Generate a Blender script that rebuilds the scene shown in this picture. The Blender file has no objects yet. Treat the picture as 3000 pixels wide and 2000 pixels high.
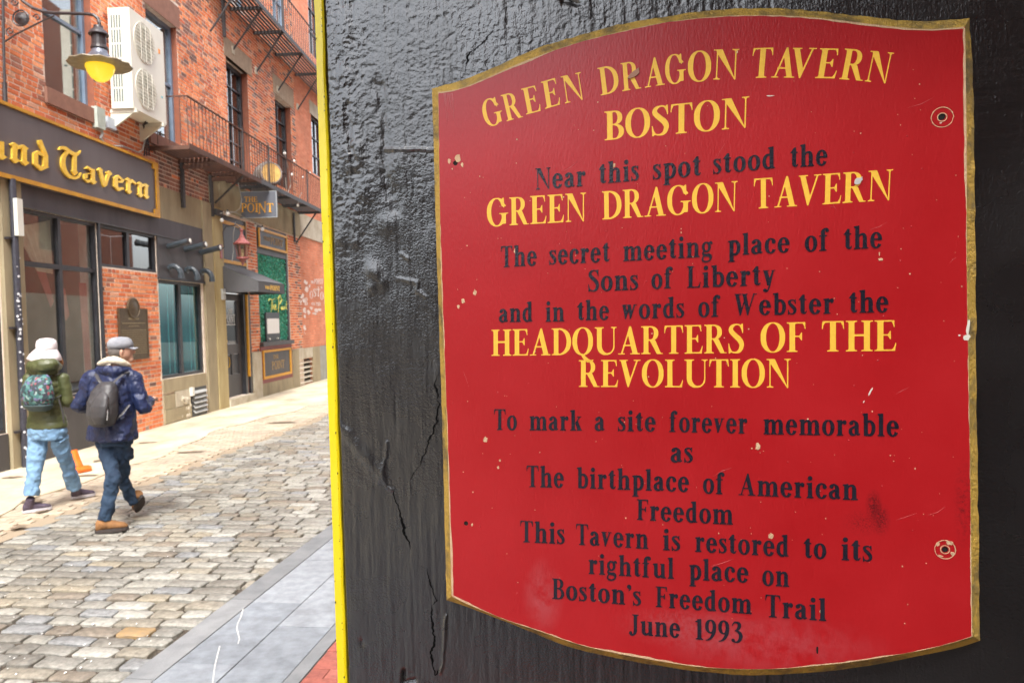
import bpy, bmesh, math, random
import numpy as np
from mathutils import Vector, Matrix
from mathutils.geometry import tessellate_polygon
random.seed(7); RNG = np.random.default_rng(7)
R = math.radians
SC = bpy.context.scene
COL = SC.collection
# ------------------------------------------------------------------ camera
FPX, CAMH, HY, ROLL = 2170.0, 1.85, (1000-932)/2170.0, .0268
_n = np.array([-ROLL, 1, HY]); _n /= np.linalg.norm(_n)
_f = np.array([0, 0, -1.0]); _f = _f - _f.dot(_n)*_n; _f /= np.linalg.norm(_f)
_r = np.cross(_f, _n)
M = np.array([_r, _f, _n]); CAM = np.array([0, 0, CAMH])
cam_d = bpy.data.cameras.new('camera'); cam = bpy.data.objects.new('camera', cam_d); COL.objects.link(cam)
cam_d.sensor_width = 36; cam_d.lens = FPX/3000*36; cam_d.clip_start = .02; cam_d.clip_end = 500
m4 = Matrix.Identity(4)
for i in range(3):
    for j in range(3): m4[i][j] = M[i][j]
m4.translation = Vector(CAM); cam.matrix_world = m4
cam_d.dof.use_dof = True; cam_d.dof.focus_distance = .95; cam_d.dof.aperture_fstop = 15
SC.camera = cam
# ------------------------------------------------------------------ light: overcast day in a narrow lane
SUN_EL, SUN_AZ = R(55), R(170)
w = bpy.data.worlds.new("World"); SC.world = w; w.use_nodes = True
nt = w.node_tree; bg = nt.nodes['Background']
sky = nt.nodes.new('ShaderNodeTexSky'); sky.sky_type = 'NISHITA'; sky.sun_disc = False
sky.sun_elevation = SUN_EL; sky.sun_rotation = SUN_AZ; sky.dust_density = 4; sky.air_density = 1.0; sky.ozone_density = 1
hs = nt.nodes.new('ShaderNodeHueSaturation'); hs.inputs['Saturation'].default_value = .3; hs.inputs['Value'].default_value = 1.55
nt.links.new(sky.outputs[0], hs.inputs['Color']); nt.links.new(hs.outputs[0], bg.inputs[0]); bg.inputs[1].default_value = .15
sd = bpy.data.lights.new('sun', 'SUN'); sd.energy = 1.5; sd.angle = R(12); sd.color = (1, .95, .86)
so = bpy.data.objects.new('sun', sd); COL.objects.link(so)
_sd = Vector((math.sin(SUN_AZ)*math.cos(SUN_EL), math.cos(SUN_AZ)*math.cos(SUN_EL), math.sin(SUN_EL)))
so.rotation_euler = _sd.to_track_quat('Z', 'Y').to_euler(); so.location = (0, 0, 20)
SC.view_settings.view_transform = 'Standard'; SC.view_settings.look = 'None'; SC.view_settings.gamma = 1
SC.view_settings.use_curve_mapping = False; SC.view_settings.exposure = 1.38
SC.cycles.max_bounces = 6; SC.cycles.transparent_max_bounces = 12
# ------------------------------------------------------------------ frames and picking
def ray(px, py): return M @ np.array([(px-1500)/FPX, (1000-py)/FPX, -1])
def ground(px, py, z=0): r = ray(px, py); return CAM + (z-CAMH)/r[2]*r
def atY(px, py, Y): r = ray(px, py); return CAM + Y/r[1]*r      # the point of a pixel's ray at world depth Y
class Frame:      # local (s, d, z): along, out, up
    def __init__(self, o, u):
        self.o = np.array(o, float); self.u = np.array(u, float)/np.linalg.norm(u); self.n = np.array([self.u[1], -self.u[0], 0])
    def P(self, s, d, z): return self.o + self.u*s + self.n*d + np.array([0, 0, 1.])*z
    def q(self, px, py, d=0):
        r = ray(px, py); t = np.dot(self.o+self.n*d-CAM, self.n)/np.dot(r, self.n); p = CAM+t*r
        return float(np.dot(p-self.o, self.u)), float(p[2])
A0, B0 = ground(0, 1384), ground(951, 1110)
FAC = Frame(A0, B0-A0)                                   # left street front, d towards the lane
SGN = Frame((.25, .95, 0), (-.964, .265, 0)); SGN.n = np.array([-.265, -.964, 0]); SGN.u = np.array([.964, -.265, 0])  # black wall, s to the right, d to the viewer
KRB = Frame(ground(357, 2000), (.133, .991, 0))          # kerb line, n to the right
WLD = Frame((0, 0, 0), (1, 0, 0)); WLD.n = np.array([0, 1., 0])
# ------------------------------------------------------------------ materials
def new_mat(name):
    m = bpy.data.materials.new(name); m.use_nodes = True
    return m, m.node_tree, m.node_tree.nodes['Principled BSDF']
def N_(t, ty, **k):
    n = t.nodes.new(ty)
    for a, b in k.items():
        if a.startswith('_'): n.inputs[a[1:].replace('_', ' ')].default_value = b
        else: setattr(n, a, b)
    return n
def mat(name, c1, c2=None, rough=.6, scale=6, bump=0, bscale=40, metal=0, coat=0, stretch=(1, 1, 1), detail=5, contrast=(.35, .65), emit=None, spec=.5, bdist=.004):
    m, t, b = new_mat(name); L = t.links.new
    b.inputs['Roughness'].default_value = rough; b.inputs['Metallic'].default_value = metal
    b.inputs['Coat Weight'].default_value = coat; b.inputs['Specular IOR Level'].default_value = spec
    c1 = tuple(c1)+(1,); b.inputs['Base Color'].default_value = c1
    tc = N_(t, 'ShaderNodeTexCoord'); mp = N_(t, 'ShaderNodeMapping'); mp.inputs['Scale'].default_value = stretch
    gm = N_(t, 'ShaderNodeNewGeometry'); L(gm.outputs['Position'], mp.inputs['Vector'])
    if c2:
        n = N_(t, 'ShaderNodeTexNoise', _Scale=scale, _Detail=detail, _Roughness=.62); L(mp.outputs[0], n.inputs['Vector'])
        r = N_(t, 'ShaderNodeValToRGB'); r.color_ramp.elements[0].position = contrast[0]; r.color_ramp.elements[1].position = contrast[1]
        r.color_ramp.elements[0].color = c1; r.color_ramp.elements[1].color = tuple(c2)+(1,)
        L(n.outputs[0], r.inputs[0]); L(r.outputs[0], b.inputs['Base Color'])
    if bump:
        n2 = N_(t, 'ShaderNodeTexNoise', _Scale=bscale, _Detail=4.0, _Roughness=.6); L(mp.outputs[0], n2.inputs['Vector'])
        bp = N_(t, 'ShaderNodeBump', _Strength=bump, _Distance=bdist); L(n2.outputs[0], bp.inputs['Height']); L(bp.outputs[0], b.inputs['Normal'])
    if emit: b.inputs['Emission Color'].default_value = tuple(emit[:3])+(1,); b.inputs['Emission Strength'].default_value = emit[3]
    return m
def pick_mat(name, cols, rough=.85, bump=.5, bscale=60, var=.25, scale=30):   # one colour of the list per island and per object, plus fine mottling
    m, t, b = new_mat(name); L = t.links.new; b.inputs['Roughness'].default_value = rough
    gm = N_(t, 'ShaderNodeNewGeometry'); oi = N_(t, 'ShaderNodeObjectInfo')
    ad = N_(t, 'ShaderNodeMath', operation='ADD'); fr = N_(t, 'ShaderNodeMath', operation='FRACT')
    L(gm.outputs['Random Per Island'], ad.inputs[0]); L(oi.outputs['Random'], ad.inputs[1]); L(ad.outputs[0], fr.inputs[0])
    r = N_(t, 'ShaderNodeValToRGB'); r.color_ramp.interpolation = 'CONSTANT'
    el = r.color_ramp.elements; el.remove(el[1]); el[0].position = 0; tot = sum(x[1] for x in cols); acc = 0
    for i, (c, wgt) in enumerate(cols):
        e = el[0] if i == 0 else el.new(acc/tot)
        e.color = tuple(c)+(1,); acc += wgt
    L(fr.outputs[0], r.inputs[0])
    n = N_(t, 'ShaderNodeTexNoise', _Scale=scale, _Detail=6.0, _Roughness=.65); L(gm.outputs['Position'], n.inputs['Vector'])
    mr = N_(t, 'ShaderNodeMapRange', _From_Min=.3, _From_Max=.7, _To_Min=1-var, _To_Max=1+var); L(n.outputs[0], mr.inputs[0])
    n3 = N_(t, 'ShaderNodeTexNoise', _Scale=1.3, _Detail=3.0); L(gm.outputs['Position'], n3.inputs['Vector'])
    mr3 = N_(t, 'ShaderNodeMapRange', _From_Min=.3, _From_Max=.7, _To_Min=.82, _To_Max=1.15); L(n3.outputs[0], mr3.inputs[0])
    mm = N_(t, 'ShaderNodeMath', operation='MULTIPLY'); L(mr.outputs[0], mm.inputs[0]); L(mr3.outputs[0], mm.inputs[1])
    vm = N_(t, 'ShaderNodeVectorMath', operation='SCALE'); L(r.outputs[0], vm.inputs[0]); L(mm.outputs[0], vm.inputs['Scale']); L(vm.outputs[0], b.inputs['Base Color'])
    bp = N_(t, 'ShaderNodeBump', _Strength=bump, _Distance=.004); n2 = N_(t, 'ShaderNodeTexNoise', _Scale=bscale, _Detail=5.0); L(gm.outputs['Position'], n2.inputs['Vector'])
    L(n2.outputs[0], bp.inputs['Height']); L(bp.outputs[0], b.inputs['Normal'])
    return m
def glass_mat(name, tint=(.9, .95, .95), rough=.02, ior=1.9):
    m, t, b = new_mat(name); L = t.links.new; t.nodes.remove(b)
    tr = N_(t, 'ShaderNodeBsdfTransparent'); tr.inputs[0].default_value = tuple(tint)+(1,)
    gl = N_(t, 'ShaderNodeBsdfGlossy', _Roughness=rough); gl.inputs[0].default_value = (1, 1, 1, 1)
    f0 = ((ior-1)/(ior+1))**2; lw = N_(t, 'ShaderNodeLayerWeight', _Blend=.5); pw_ = N_(t, 'ShaderNodeMath', operation='POWER'); pw_.inputs[1].default_value = 3.5; L(lw.outputs['Facing'], pw_.inputs[0]); fz = N_(t, 'ShaderNodeMapRange', _To_Min=f0, _To_Max=1.0); L(pw_.outputs[0], fz.inputs[0]); mx = N_(t, 'ShaderNodeMixShader'); o = t.nodes['Material Output']
    L(fz.outputs[0], mx.inputs[0]); L(tr.outputs[0], mx.inputs[1]); L(gl.outputs[0], mx.inputs[2]); L(mx.outputs[0], o.inputs[0])
    return m
# ------------------------------------------------------------------ mesh building
class MB:
    def __init__(s, fr=WLD): s.v = []; s.f = []; s.mi = []; s.fr = fr; s.cur = 0
    def pt(s, p): s.v.append(s.fr.P(*p)); return len(s.v)-1
    def face(s, idx): s.f.append(tuple(idx)); s.mi.append(s.cur)
    def box(s, s0, s1, d0, d1, z0, z1):
        i = len(s.v)
        for p in ((s0, d0, z0), (s1, d0, z0), (s1, d1, z0), (s0, d1, z0), (s0, d0, z1), (s1, d0, z1), (s1, d1, z1), (s0, d1, z1)): s.pt(p)
        for f in ((0, 3, 2, 1), (4, 5, 6, 7), (0, 1, 5, 4), (1, 2, 6, 5), (2, 3, 7, 6), (3, 0, 4, 7)): s.face([i+k for k in f])
        return s
    def hexa(s, P):
        i = len(s.v)
        for p in P: s.pt(p)
        for f in ((0, 3, 2, 1), (4, 5, 6, 7), (0, 1, 5, 4), (1, 2, 6, 5), (2, 3, 7, 6), (3, 0, 4, 7)): s.face([i+k for k in f])
        return s
    def quad(s, *P): s.face([s.pt(p) for p in P]); return s
    def rings(s, R_, cap=True, closed=False):      # list of equal-length loops of world-frame points
        n = len(R_[0]); base = []
        for r in R_:
            base.append(len(s.v))
            for p in r: s.v.append(np.array(p, float))
        for a in range(len(R_)-1):
            for k in range(n):
                s.face((base[a]+k, base[a]+(k+1) % n, base[a+1]+(k+1) % n, base[a+1]+k))
        if closed:
            for k in range(n): s.face((base[-1]+k, base[-1]+(k+1) % n, base[0]+(k+1) % n, base[0]+k))
        elif cap:
            s.face([base[0]+k for k in range(n)][::-1]); s.face([base[-1]+k for k in range(n)])
        return s
    def tube(s, pts, r, n=8, cap=True, world=False, flat=1.0):
        P = [np.array(p, float) if world else s.fr.P(*p) for p in pts]
        rr = r if hasattr(r, '__len__') else [r]*len(P); out = []; ref = None
        for i, p in enumerate(P):
            a = P[max(i-1, 0)]; b = P[min(i+1, len(P)-1)]; t = b-a; t /= np.linalg.norm(t)+1e-9
            if ref is None: ref = np.array([0, 0, 1.]) if abs(t[2]) < .9 else np.array([1., 0, 0])
            x = np.cross(t, ref); x /= np.linalg.norm(x)+1e-9; y = np.cross(x, t); ref = y
            out.append([p+rr[i]*(math.cos(2*math.pi*k/n)*x+flat*math.sin(2*math.pi*k/n)*y) for k in range(n)])
        return s.rings(out, cap)
    def lathe(s, c, prof, n=16, axis=(0, 0, 1), world=False):     # prof: (radius, height along axis)
        c = np.array(c, float) if world else s.fr.P(*c); ax = np.array(axis, float)
        if not world: ax = s.fr.P(*ax)-s.fr.P(0, 0, 0)
        ax /= np.linalg.norm(ax); x = np.cross(ax, [0, 0, 1.]) if abs(ax[2]) < .9 else np.array([1., 0, 0]); x /= np.linalg.norm(x); y = np.cross(ax, x)
        return s.rings([[c+ax*h+max(r, 1e-4)*(math.cos(2*math.pi*k/n)*x+math.sin(2*math.pi*k/n)*y) for k in range(n)] for r, h in prof])
    def prism(s, loops, d0, d1, fn=None):        # loops: polygons (first outer, others holes) of (s, z); filled and extruded d0 -> d1
        fn = fn or (lambda a, z, d: s.fr.P(a, d, z))
        flat = [p for L in loops for p in L]
        def area(L): return sum(L[k-1][0]*L[k][1]-L[k][0]*L[k-1][1] for k in range(len(L)))/2
        def inside(p, L):
            c = False
            for k in range(len(L)):
                (x1, y1), (x2, y2) = L[k-1], L[k]
                if (y1 > p[1]) != (y2 > p[1]) and p[0] < (x2-x1)*(p[1]-y1)/(y2-y1)+x1: c = not c
            return c
        off = []; q = 0
        for L in loops: off.append(q); q += len(L)
        dep = [sum(inside(L[0], K) for K in loops if K is not L) for L in loops]; tri = []
        for a, L in enumerate(loops):
            if dep[a] % 2: continue
            grp = [a]+[b for b, K in enumerate(loops) if dep[b] == dep[a]+1 and inside(K[0], L)]
            ids = [off[b]+k for b in grp for k in range(len(loops[b]))]
            for t in tessellate_polygon([[Vector((p[0], p[1], 0)) for p in loops[b]] for b in grp]): tri.append(tuple(ids[k] for k in t))
        i = len(s.v)
        for p in flat: s.v.append(fn(p[0], p[1], d1))
        for p in flat: s.v.append(fn(p[0], p[1], d0))
        n = len(flat)
        for a, b, c in tri:
            cr = (flat[b][0]-flat[a][0])*(flat[c][1]-flat[a][1])-(flat[b][1]-flat[a][1])*(flat[c][0]-flat[a][0])
            if abs(cr) < 1e-12: continue
            s.face((i+a, i+b, i+c) if cr > 0 else (i+a, i+c, i+b))
        k = 0
        for L in loops:
            m = len(L)
            for a in range(m): s.face((i+k+a, i+n+k+a, i+n+k+(a+1) % m, i+k+(a+1) % m))
            k += m
        return s
    def mesh(s, name, mats, loc=(0, 0, 0), smooth=False):
        me = bpy.data.meshes.new(name); l = np.array(loc, float)
        me.from_pydata([tuple(v-l) for v in s.v], [], s.f)
        for m in (mats if isinstance(mats, (list, tuple)) else [mats]): me.materials.append(m)
        if any(s.mi): me.polygons.foreach_set('material_index', s.mi)
        if smooth: me.polygons.foreach_set('use_smooth', [True]*len(me.polygons))
        me.update()
        if fixn_on and len(s.f) < 6000: fixn(me)
        return me
fixn_on = True
def wl(o):   # world location of an unrotated parent chain
    l = Vector((0, 0, 0))
    while o is not None: l += o.location; o = o.parent
    return l
def part(name, mb, mats, parent, label=None, smooth=False, kind=None, fix=False):
    l = wl(parent); me = mb.mesh(name, mats, l, smooth)
    if fix: fixn(me)
    o = bpy.data.objects.new(name, me); COL.objects.link(o); o.parent = parent
    if label: o['label'] = label
    if kind: o['kind'] = kind
    return o
def fixn(me):
    b = bmesh.new(); b.from_mesh(me); bmesh.ops.recalc_face_normals(b, faces=b.faces); b.to_mesh(me); b.free()
def thing(name, label, cat, loc, group=None):
    o = bpy.data.objects.new(name, None); COL.objects.link(o); o.location = tuple(float(x) for x in loc); o.empty_display_size = .1
    o['label'] = label; o['category'] = cat
    if group: o['group'] = group
    return o
def single(name, mb, mats, label, cat, smooth=False, group=None, kind=None, fix=False):
    v = np.array(mb.v); loc = ((v[:, 0].min()+v[:, 0].max())/2, (v[:, 1].min()+v[:, 1].max())/2, v[:, 2].min())
    me = mb.mesh(name, mats, loc, smooth)
    if fix: fixn(me)
    o = bpy.data.objects.new(name, me); COL.objects.link(o); o.location = loc
    if kind: o['kind'] = kind
    if cat: o['category'] = cat
    if label: o['label'] = label
    if group: o['group'] = group
    return o
def struct(name, mb, mats, smooth=False, label=None):
    o = single(name, mb, mats, label, None, smooth, kind='structure'); return o
def organic(name, mb, m, parent, voxel=.012, it=6, disp=0, dscale=.15, label=None, folds=0):   # closed overlapping pieces fused into one smooth skin
    me = mb.mesh(name+'_src', m); ob = bpy.data.objects.new('tmp', me); COL.objects.link(ob)
    b = bmesh.new(); b.from_mesh(me); bmesh.ops.recalc_face_normals(b, faces=b.faces); b.to_mesh(me); b.free()
    r = ob.modifiers.new('r', 'REMESH'); r.mode = 'VOXEL'; r.voxel_size = voxel
    if it: s_ = ob.modifiers.new('s', 'SMOOTH'); s_.iterations = it; s_.factor = .5
    if disp:
        tx = bpy.data.textures.new(name, 'CLOUDS'); tx.noise_scale = dscale; tx.noise_depth = 3
        d = ob.modifiers.new('d', 'DISPLACE'); d.texture = tx; d.strength = disp; d.mid_level = .5; d.texture_coords = 'LOCAL'
    if folds:
        tm_ = bpy.data.textures.new(name+'_folds', 'MARBLE'); tm_.noise_scale = .11; tm_.turbulence = 9; tm_.noise_depth = 2; tm_.marble_type = 'SOFT'
        d = ob.modifiers.new('f', 'DISPLACE'); d.texture = tm_; d.strength = folds; d.mid_level = .35; d.texture_coords = 'LOCAL'
    dg = bpy.context.evaluated_depsgraph_get(); dg.update()
    me2 = bpy.data.meshes.new_from_object(ob.evaluated_get(dg)); me2.name = name
    bpy.data.objects.remove(ob); bpy.data.meshes.remove(me)
    l = wl(parent); me2.transform(Matrix.Translation(-l))
    me2.polygons.foreach_set('use_smooth', [True]*len(me2.polygons)); me2.materials.clear(); me2.materials.append(m)
    o = bpy.data.objects.new(name, me2); COL.objects.link(o); o.parent = parent
    if label: o['label'] = label
    return o
# ------------------------------------------------------------------ lettering: outlines drawn for this scene, two base-62 digits per coordinate
# each glyph: advance width, then its closed outlines as x, y pairs in 1/400 of the cap height
FONT = {
 'bold': {
  'I': (0.362, [[4,-1,0,3,1,13,23,16,29,21,34,35,35,363,26,381,20,385,2,387,0,397,2,400,7,401,132,401,136,397,135,387,113,383,104,371,104,32,105,27,113,17,134,13,136,3,134,0,129,-1]]),
  'H': (0.8, [[4,-1,0,3,1,13,23,16,29,21,34,35,35,363,29,379,24,384,1,387,1,400,9,401,134,400,136,395,134,387,115,384,110,381,104,371,104,227,106,224,111,223,207,223,214,224,216,229,216,371,210,381,205,384,186,387,185,400,193,401,318,400,319,387,297,384,291,379,286,365,285,40,286,32,295,18,300,15,319,13,319,0,311,-1,186,0,184,5,186,13,205,16,210,19,216,29,216,192,214,195,209,196,113,196,106,195,104,189,104,29,110,19,115,16,134,13,135,0]]),
  'E': (0.66, [[4,-1,0,3,1,13,23,16,29,21,34,35,35,363,29,379,24,384,1,387,1,400,9,401,230,400,232,341,235,328,234,312,231,308,226,309,224,312,218,344,205,373,196,382,113,382,105,373,104,221,106,219,111,217,156,218,165,229,180,260,185,262,190,261,192,163,190,155,185,154,180,156,153,200,105,200,104,32,105,26,113,18,202,19,212,28,231,59,243,101,244,104,249,105,253,101,253,93,243,27,241,0]]),
  'F': (0.62, [[4,-1,0,3,1,13,23,16,29,21,34,35,35,363,29,379,24,384,1,387,1,400,9,401,230,400,232,341,235,328,234,312,231,308,226,309,224,312,218,344,205,373,196,382,113,382,104,371,105,219,156,218,165,229,180,260,188,262,192,259,190,155,185,154,180,156,153,200,111,201,106,200,104,197,104,29,110,19,115,16,134,13,135,0]]),
  'L': (0.65, [[4,-1,0,3,1,13,23,16,29,21,34,35,35,363,26,381,20,385,2,387,0,397,2,400,7,401,132,401,136,397,135,387,113,383,104,371,105,27,113,18,196,17,204,20,213,29,231,59,243,101,244,104,249,105,253,101,253,93,243,27,242,3,241,0,236,-1]]),
  'T': (0.68, [[71,-1,67,3,68,13,89,16,97,23,101,32,101,379,100,381,95,383,41,381,20,341,13,299,12,296,7,295,3,299,3,323,5,333,6,373,9,400,17,401,262,400,266,373,267,336,269,325,269,299,265,295,260,299,252,341,231,381,177,383,172,381,171,379,171,32,175,23,183,16,204,13,204,0]]),
  'N': (0.8, [[273,-6,79,296,63,321,57,324,56,37,64,19,73,15,92,13,93,3,92,0,87,-1,7,0,7,13,23,15,31,18,37,27,40,37,40,368,33,384,2,387,0,392,2,400,97,401,111,398,114,395,259,53,268,35,271,33,272,363,264,381,255,385,236,387,235,397,236,400,241,401,321,400,321,387,305,385,297,382,291,373,288,363,288,5,283,-5]]),
  'D': (0.76, [[4,-1,0,3,1,13,23,16,29,21,34,35,35,363,29,379,24,384,1,387,1,400,132,401,169,393,209,377,239,356,263,329,279,301,293,259,299,219,299,181,296,155,290,128,274,88,253,59,237,43,209,23,169,7,132,-1],[110,21,121,20,135,24,156,34,167,42,191,66,202,83,215,112,224,141,229,179,229,221,226,245,215,288,202,317,189,336,165,360,135,376,119,380,108,377,104,368,104,32,105,27]]),
  'P': (0.64, [[4,-1,0,3,1,13,23,16,29,21,34,35,35,363,29,379,24,384,1,387,1,400,132,401,140,399,159,398,193,387,209,377,224,363,237,344,245,317,245,272,239,253,226,229,212,215,201,207,180,197,156,191,108,190,104,187,104,29,110,19,115,16,134,13,135,0],[106,211,140,210,154,216,170,235,181,269,181,320,173,349,167,361,153,374,145,379,132,382,111,381,104,371]]),
  'R': (0.76, [[4,-1,0,3,1,13,23,16,29,21,34,35,35,363,29,379,24,384,1,387,1,400,132,401,140,399,159,398,193,387,209,377,224,363,237,344,245,317,245,275,239,253,225,228,212,215,193,203,192,200,199,197,205,189,278,16,284,12,310,11,311,0,231,-1,223,2,127,184,121,190,113,191,106,189,104,184,104,29,110,19,115,16,134,13,135,0],[106,211,140,210,154,216,170,235,181,269,181,320,173,349,167,361,153,374,145,379,132,382,111,381,104,371]]),
  'B': (0.68, [[4,-1,0,3,1,13,23,16,29,21,34,35,35,363,26,381,20,385,2,387,0,397,2,400,7,401,129,401,153,398,172,393,188,385,202,373,213,360,221,344,226,325,229,293,221,259,207,236,194,224,172,211,171,208,204,193,215,185,233,164,242,147,248,125,248,91,239,59,229,43,212,26,180,8,156,2,140,1,132,-1],[111,19,129,18,143,21,160,32,175,59,184,99,181,133,175,155,170,165,152,187,130,195,126,200,121,201,108,201,105,200,104,195,104,32,105,27],[106,219,124,218,148,231,159,251,168,285,168,320,159,355,145,374,129,382,111,381,104,371]]),
  'O': (0.8, [[132,-6,100,5,70,24,55,39,33,72,22,93,14,117,6,160,6,240,11,272,22,307,46,349,68,374,89,390,121,403,135,406,185,406,215,398,240,384,264,363,285,333,298,307,312,256,315,237,314,160,309,128,298,93,274,51,252,26,231,10,199,-3,183,-7],[147,11,169,10,183,15,197,27,213,48,223,69,234,101,245,165,245,232,242,256,234,299,223,331,213,352,197,373,183,385,169,390,151,390,137,385,123,373,107,352,97,331,86,299,75,235,75,165,86,101,97,69,113,40,127,23]]),
  'Q': (0.8, [[233,-113,223,-110,201,-99,179,-77,153,-40,137,-8,105,2,89,10,68,26,56,37,35,67,22,93,8,144,5,163,6,240,14,283,25,312,46,349,68,374,100,395,135,406,185,406,199,403,231,390,252,374,265,361,287,328,298,307,312,256,315,237,314,160,309,128,298,93,274,51,252,26,225,7,191,-5,187,-8,217,-38,247,-62,281,-78,295,-78,316,-73,321,-75,322,-80,304,-99,284,-110,271,-113],[160,11,172,10,193,23,213,48,223,69,234,101,242,144,245,168,245,232,234,299,223,331,213,352,197,373,183,385,169,390,153,391,137,385,123,373,107,352,97,331,86,299,78,256,75,232,75,168,86,101,97,69,107,48,129,21,135,18,148,19]]),
  'C': (0.74, [[132,-6,100,5,68,26,46,51,22,93,11,128,6,160,4,200,6,240,11,272,22,307,35,333,56,363,80,384,105,398,135,406,185,406,215,398,252,376,257,378,271,397,281,398,285,395,288,328,299,301,292,293,290,267,287,263,281,264,280,267,274,283,271,286,241,277,239,278,223,331,213,352,193,377,172,390,148,390,128,379,107,352,97,331,86,299,78,256,75,232,75,165,83,112,97,69,107,48,123,27,137,15,151,10,172,10,192,21,207,39,215,53,223,69,236,109,239,113,289,99,297,96,298,93,285,67,264,37,252,26,231,10,215,2,185,-6]]),
  'G': (0.82, [[135,-6,108,2,73,23,49,48,33,72,19,101,11,128,6,160,4,200,6,240,11,272,19,299,33,328,51,355,75,379,108,398,137,406,191,406,220,398,241,387,247,389,265,403,276,404,280,400,284,325,288,317,309,296,314,283,313,280,287,277,284,262,273,261,266,277,247,280,229,333,215,357,200,376,188,385,172,390,156,390,145,387,127,375,107,349,97,328,86,296,80,272,75,235,75,165,80,128,86,104,97,72,107,51,123,29,140,15,156,10,172,10,183,13,197,21,215,42,231,72,242,107,242,147,239,158,234,165,228,168,204,171,203,176,204,184,348,184,349,179,348,171,327,169,319,166,310,149,309,35,308,32,300,28,260,27,225,5,193,-6,164,-8]]),
  'U': (0.78, [[129,-6,111,-1,79,18,57,39,46,56,38,75,29,120,29,368,25,377,17,384,-4,387,-4,400,4,401,132,400,132,387,111,384,102,376,99,365,99,117,107,83,126,51,140,36,156,26,175,20,188,20,212,26,231,37,240,45,258,72,269,107,272,133,272,363,264,381,255,385,236,387,235,397,236,400,241,401,321,400,321,387,305,385,297,382,291,373,288,363,288,107,282,77,277,64,260,36,248,24,231,10,215,2,185,-6]]),
  'J': (0.56, [[47,-19,40,-13,34,-3,20,5,12,19,11,43,20,59,28,64,44,68,60,64,68,59,77,43,77,21,74,13,75,11,79,10,89,13,95,19,101,29,109,59,109,368,105,377,97,384,76,387,75,397,76,400,81,401,209,401,213,397,212,387,191,384,183,377,179,368,179,85,175,64,167,37,157,21,140,4,103,-16,87,-20]]),
  'V': (0.76, [[119,-1,23,381,17,385,2,387,1,400,9,401,124,400,124,387,97,385,96,376,153,149,156,139,159,135,162,139,175,176,244,381,241,385,210,387,209,400,217,401,308,400,309,395,308,387,273,385,268,381,138,3,135,-1]]),
  'A': (0.8, [[4,-1,0,3,2,13,39,15,44,19,71,101,74,115,75,133,85,144,166,403,172,406,188,405,191,400,213,315,284,21,289,15,318,13,319,0,311,-1,178,0,176,5,178,13,207,15,210,19,185,117,108,119,100,117,97,112,68,19,71,15,100,13,100,0],[108,139,175,137,180,140,154,251,151,261,148,265,142,253,113,163,108,144]]),
  'W': (1.12, [[97,-1,93,27,18,379,15,384,1,387,1,400,9,401,127,400,128,389,124,386,89,385,86,384,85,381,128,173,134,147,137,146,176,275,154,379,151,384,137,387,136,397,138,400,143,401,246,400,247,387,233,384,226,360,264,173,270,147,273,146,343,376,345,400,353,401,420,400,421,389,417,386,372,385,368,381,255,5,252,0,232,0,232,13,194,189,188,216,185,220,177,200,119,5,113,-1]]),
  'S': (0.62, [[23,-6,20,-5,19,0,19,51,16,61,16,115,13,128,15,133,23,134,26,131,38,75,62,29,65,26,92,18,108,18,121,21,141,35,149,45,157,64,165,96,165,109,162,120,145,150,136,163,54,248,30,280,25,291,19,320,25,349,33,365,47,382,63,393,84,401,129,406,161,400,183,389,199,406,212,405,214,323,216,312,214,275,204,275,191,328,167,373,153,382,143,385,124,385,105,377,86,357,81,347,78,331,86,312,143,255,183,220,205,189,218,163,226,131,226,99,215,61,205,40,189,19,164,2,140,-4,111,-4,84,-1,52,10,33,-6]]),
  'i': (0.325, [[7,-1,3,3,4,18,20,21,26,29,27,232,24,240,3,256,0,267,4,270,31,276,49,276,97,284,100,282,101,277,102,35,105,27,111,21,127,18,128,3,126,0,121,-1],[52,320,40,325,28,339,24,349,25,373,30,384,47,398,55,401,79,400,90,395,101,384,106,368,106,349,101,336,89,325,76,319]]),
  'l': (0.325, [[7,-1,3,3,4,18,20,21,26,29,27,355,24,363,1,381,0,389,7,395,20,396,31,401,60,402,87,406,97,406,100,405,101,400,102,35,105,27,111,21,127,18,128,3,126,0,121,-1]]),
  'n': (0.67, [[7,-1,3,3,4,18,20,21,26,29,27,232,24,240,1,258,1,269,31,276,49,276,97,284,101,280,103,250,124,267,143,273,169,276,188,273,202,267,218,251,226,237,239,205,240,32,249,21,265,18,265,0,257,-1,140,0,140,18,159,21,165,32,165,224,164,229,153,235,135,239,124,235,110,216,102,203,101,197,102,35,105,27,111,21,127,18,127,0]]),
  'm': (0.995, [[7,-1,3,3,4,18,20,21,26,29,27,232,24,240,1,258,2,269,31,276,49,276,97,284,101,280,103,250,124,267,140,273,164,276,183,273,205,261,225,231,228,232,247,260,276,273,297,276,319,272,335,265,345,254,359,229,370,200,371,32,377,21,393,18,393,0,279,-1,271,0,271,18,288,21,295,29,296,37,296,221,289,233,279,238,271,239,263,238,254,229,235,197,235,35,238,27,244,21,260,18,260,0,252,-1,138,0,137,18,153,21,159,27,162,35,163,211,159,229,157,232,143,238,135,239,128,237,118,227,102,203,101,197,102,35,105,27,111,21,127,18,127,0]]),
  'h': (0.67, [[7,-1,3,3,4,18,20,21,26,29,27,355,24,363,1,381,0,389,7,395,20,396,31,401,60,402,87,406,97,406,100,405,101,400,102,251,105,250,113,260,124,267,143,273,167,276,196,270,204,265,218,251,226,237,240,203,240,32,249,21,265,18,266,3,265,0,260,-1,140,0,140,18,159,21,165,32,165,224,164,229,153,235,135,239,124,235,110,216,102,203,101,197,102,35,105,27,111,21,127,18,127,0]]),
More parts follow.
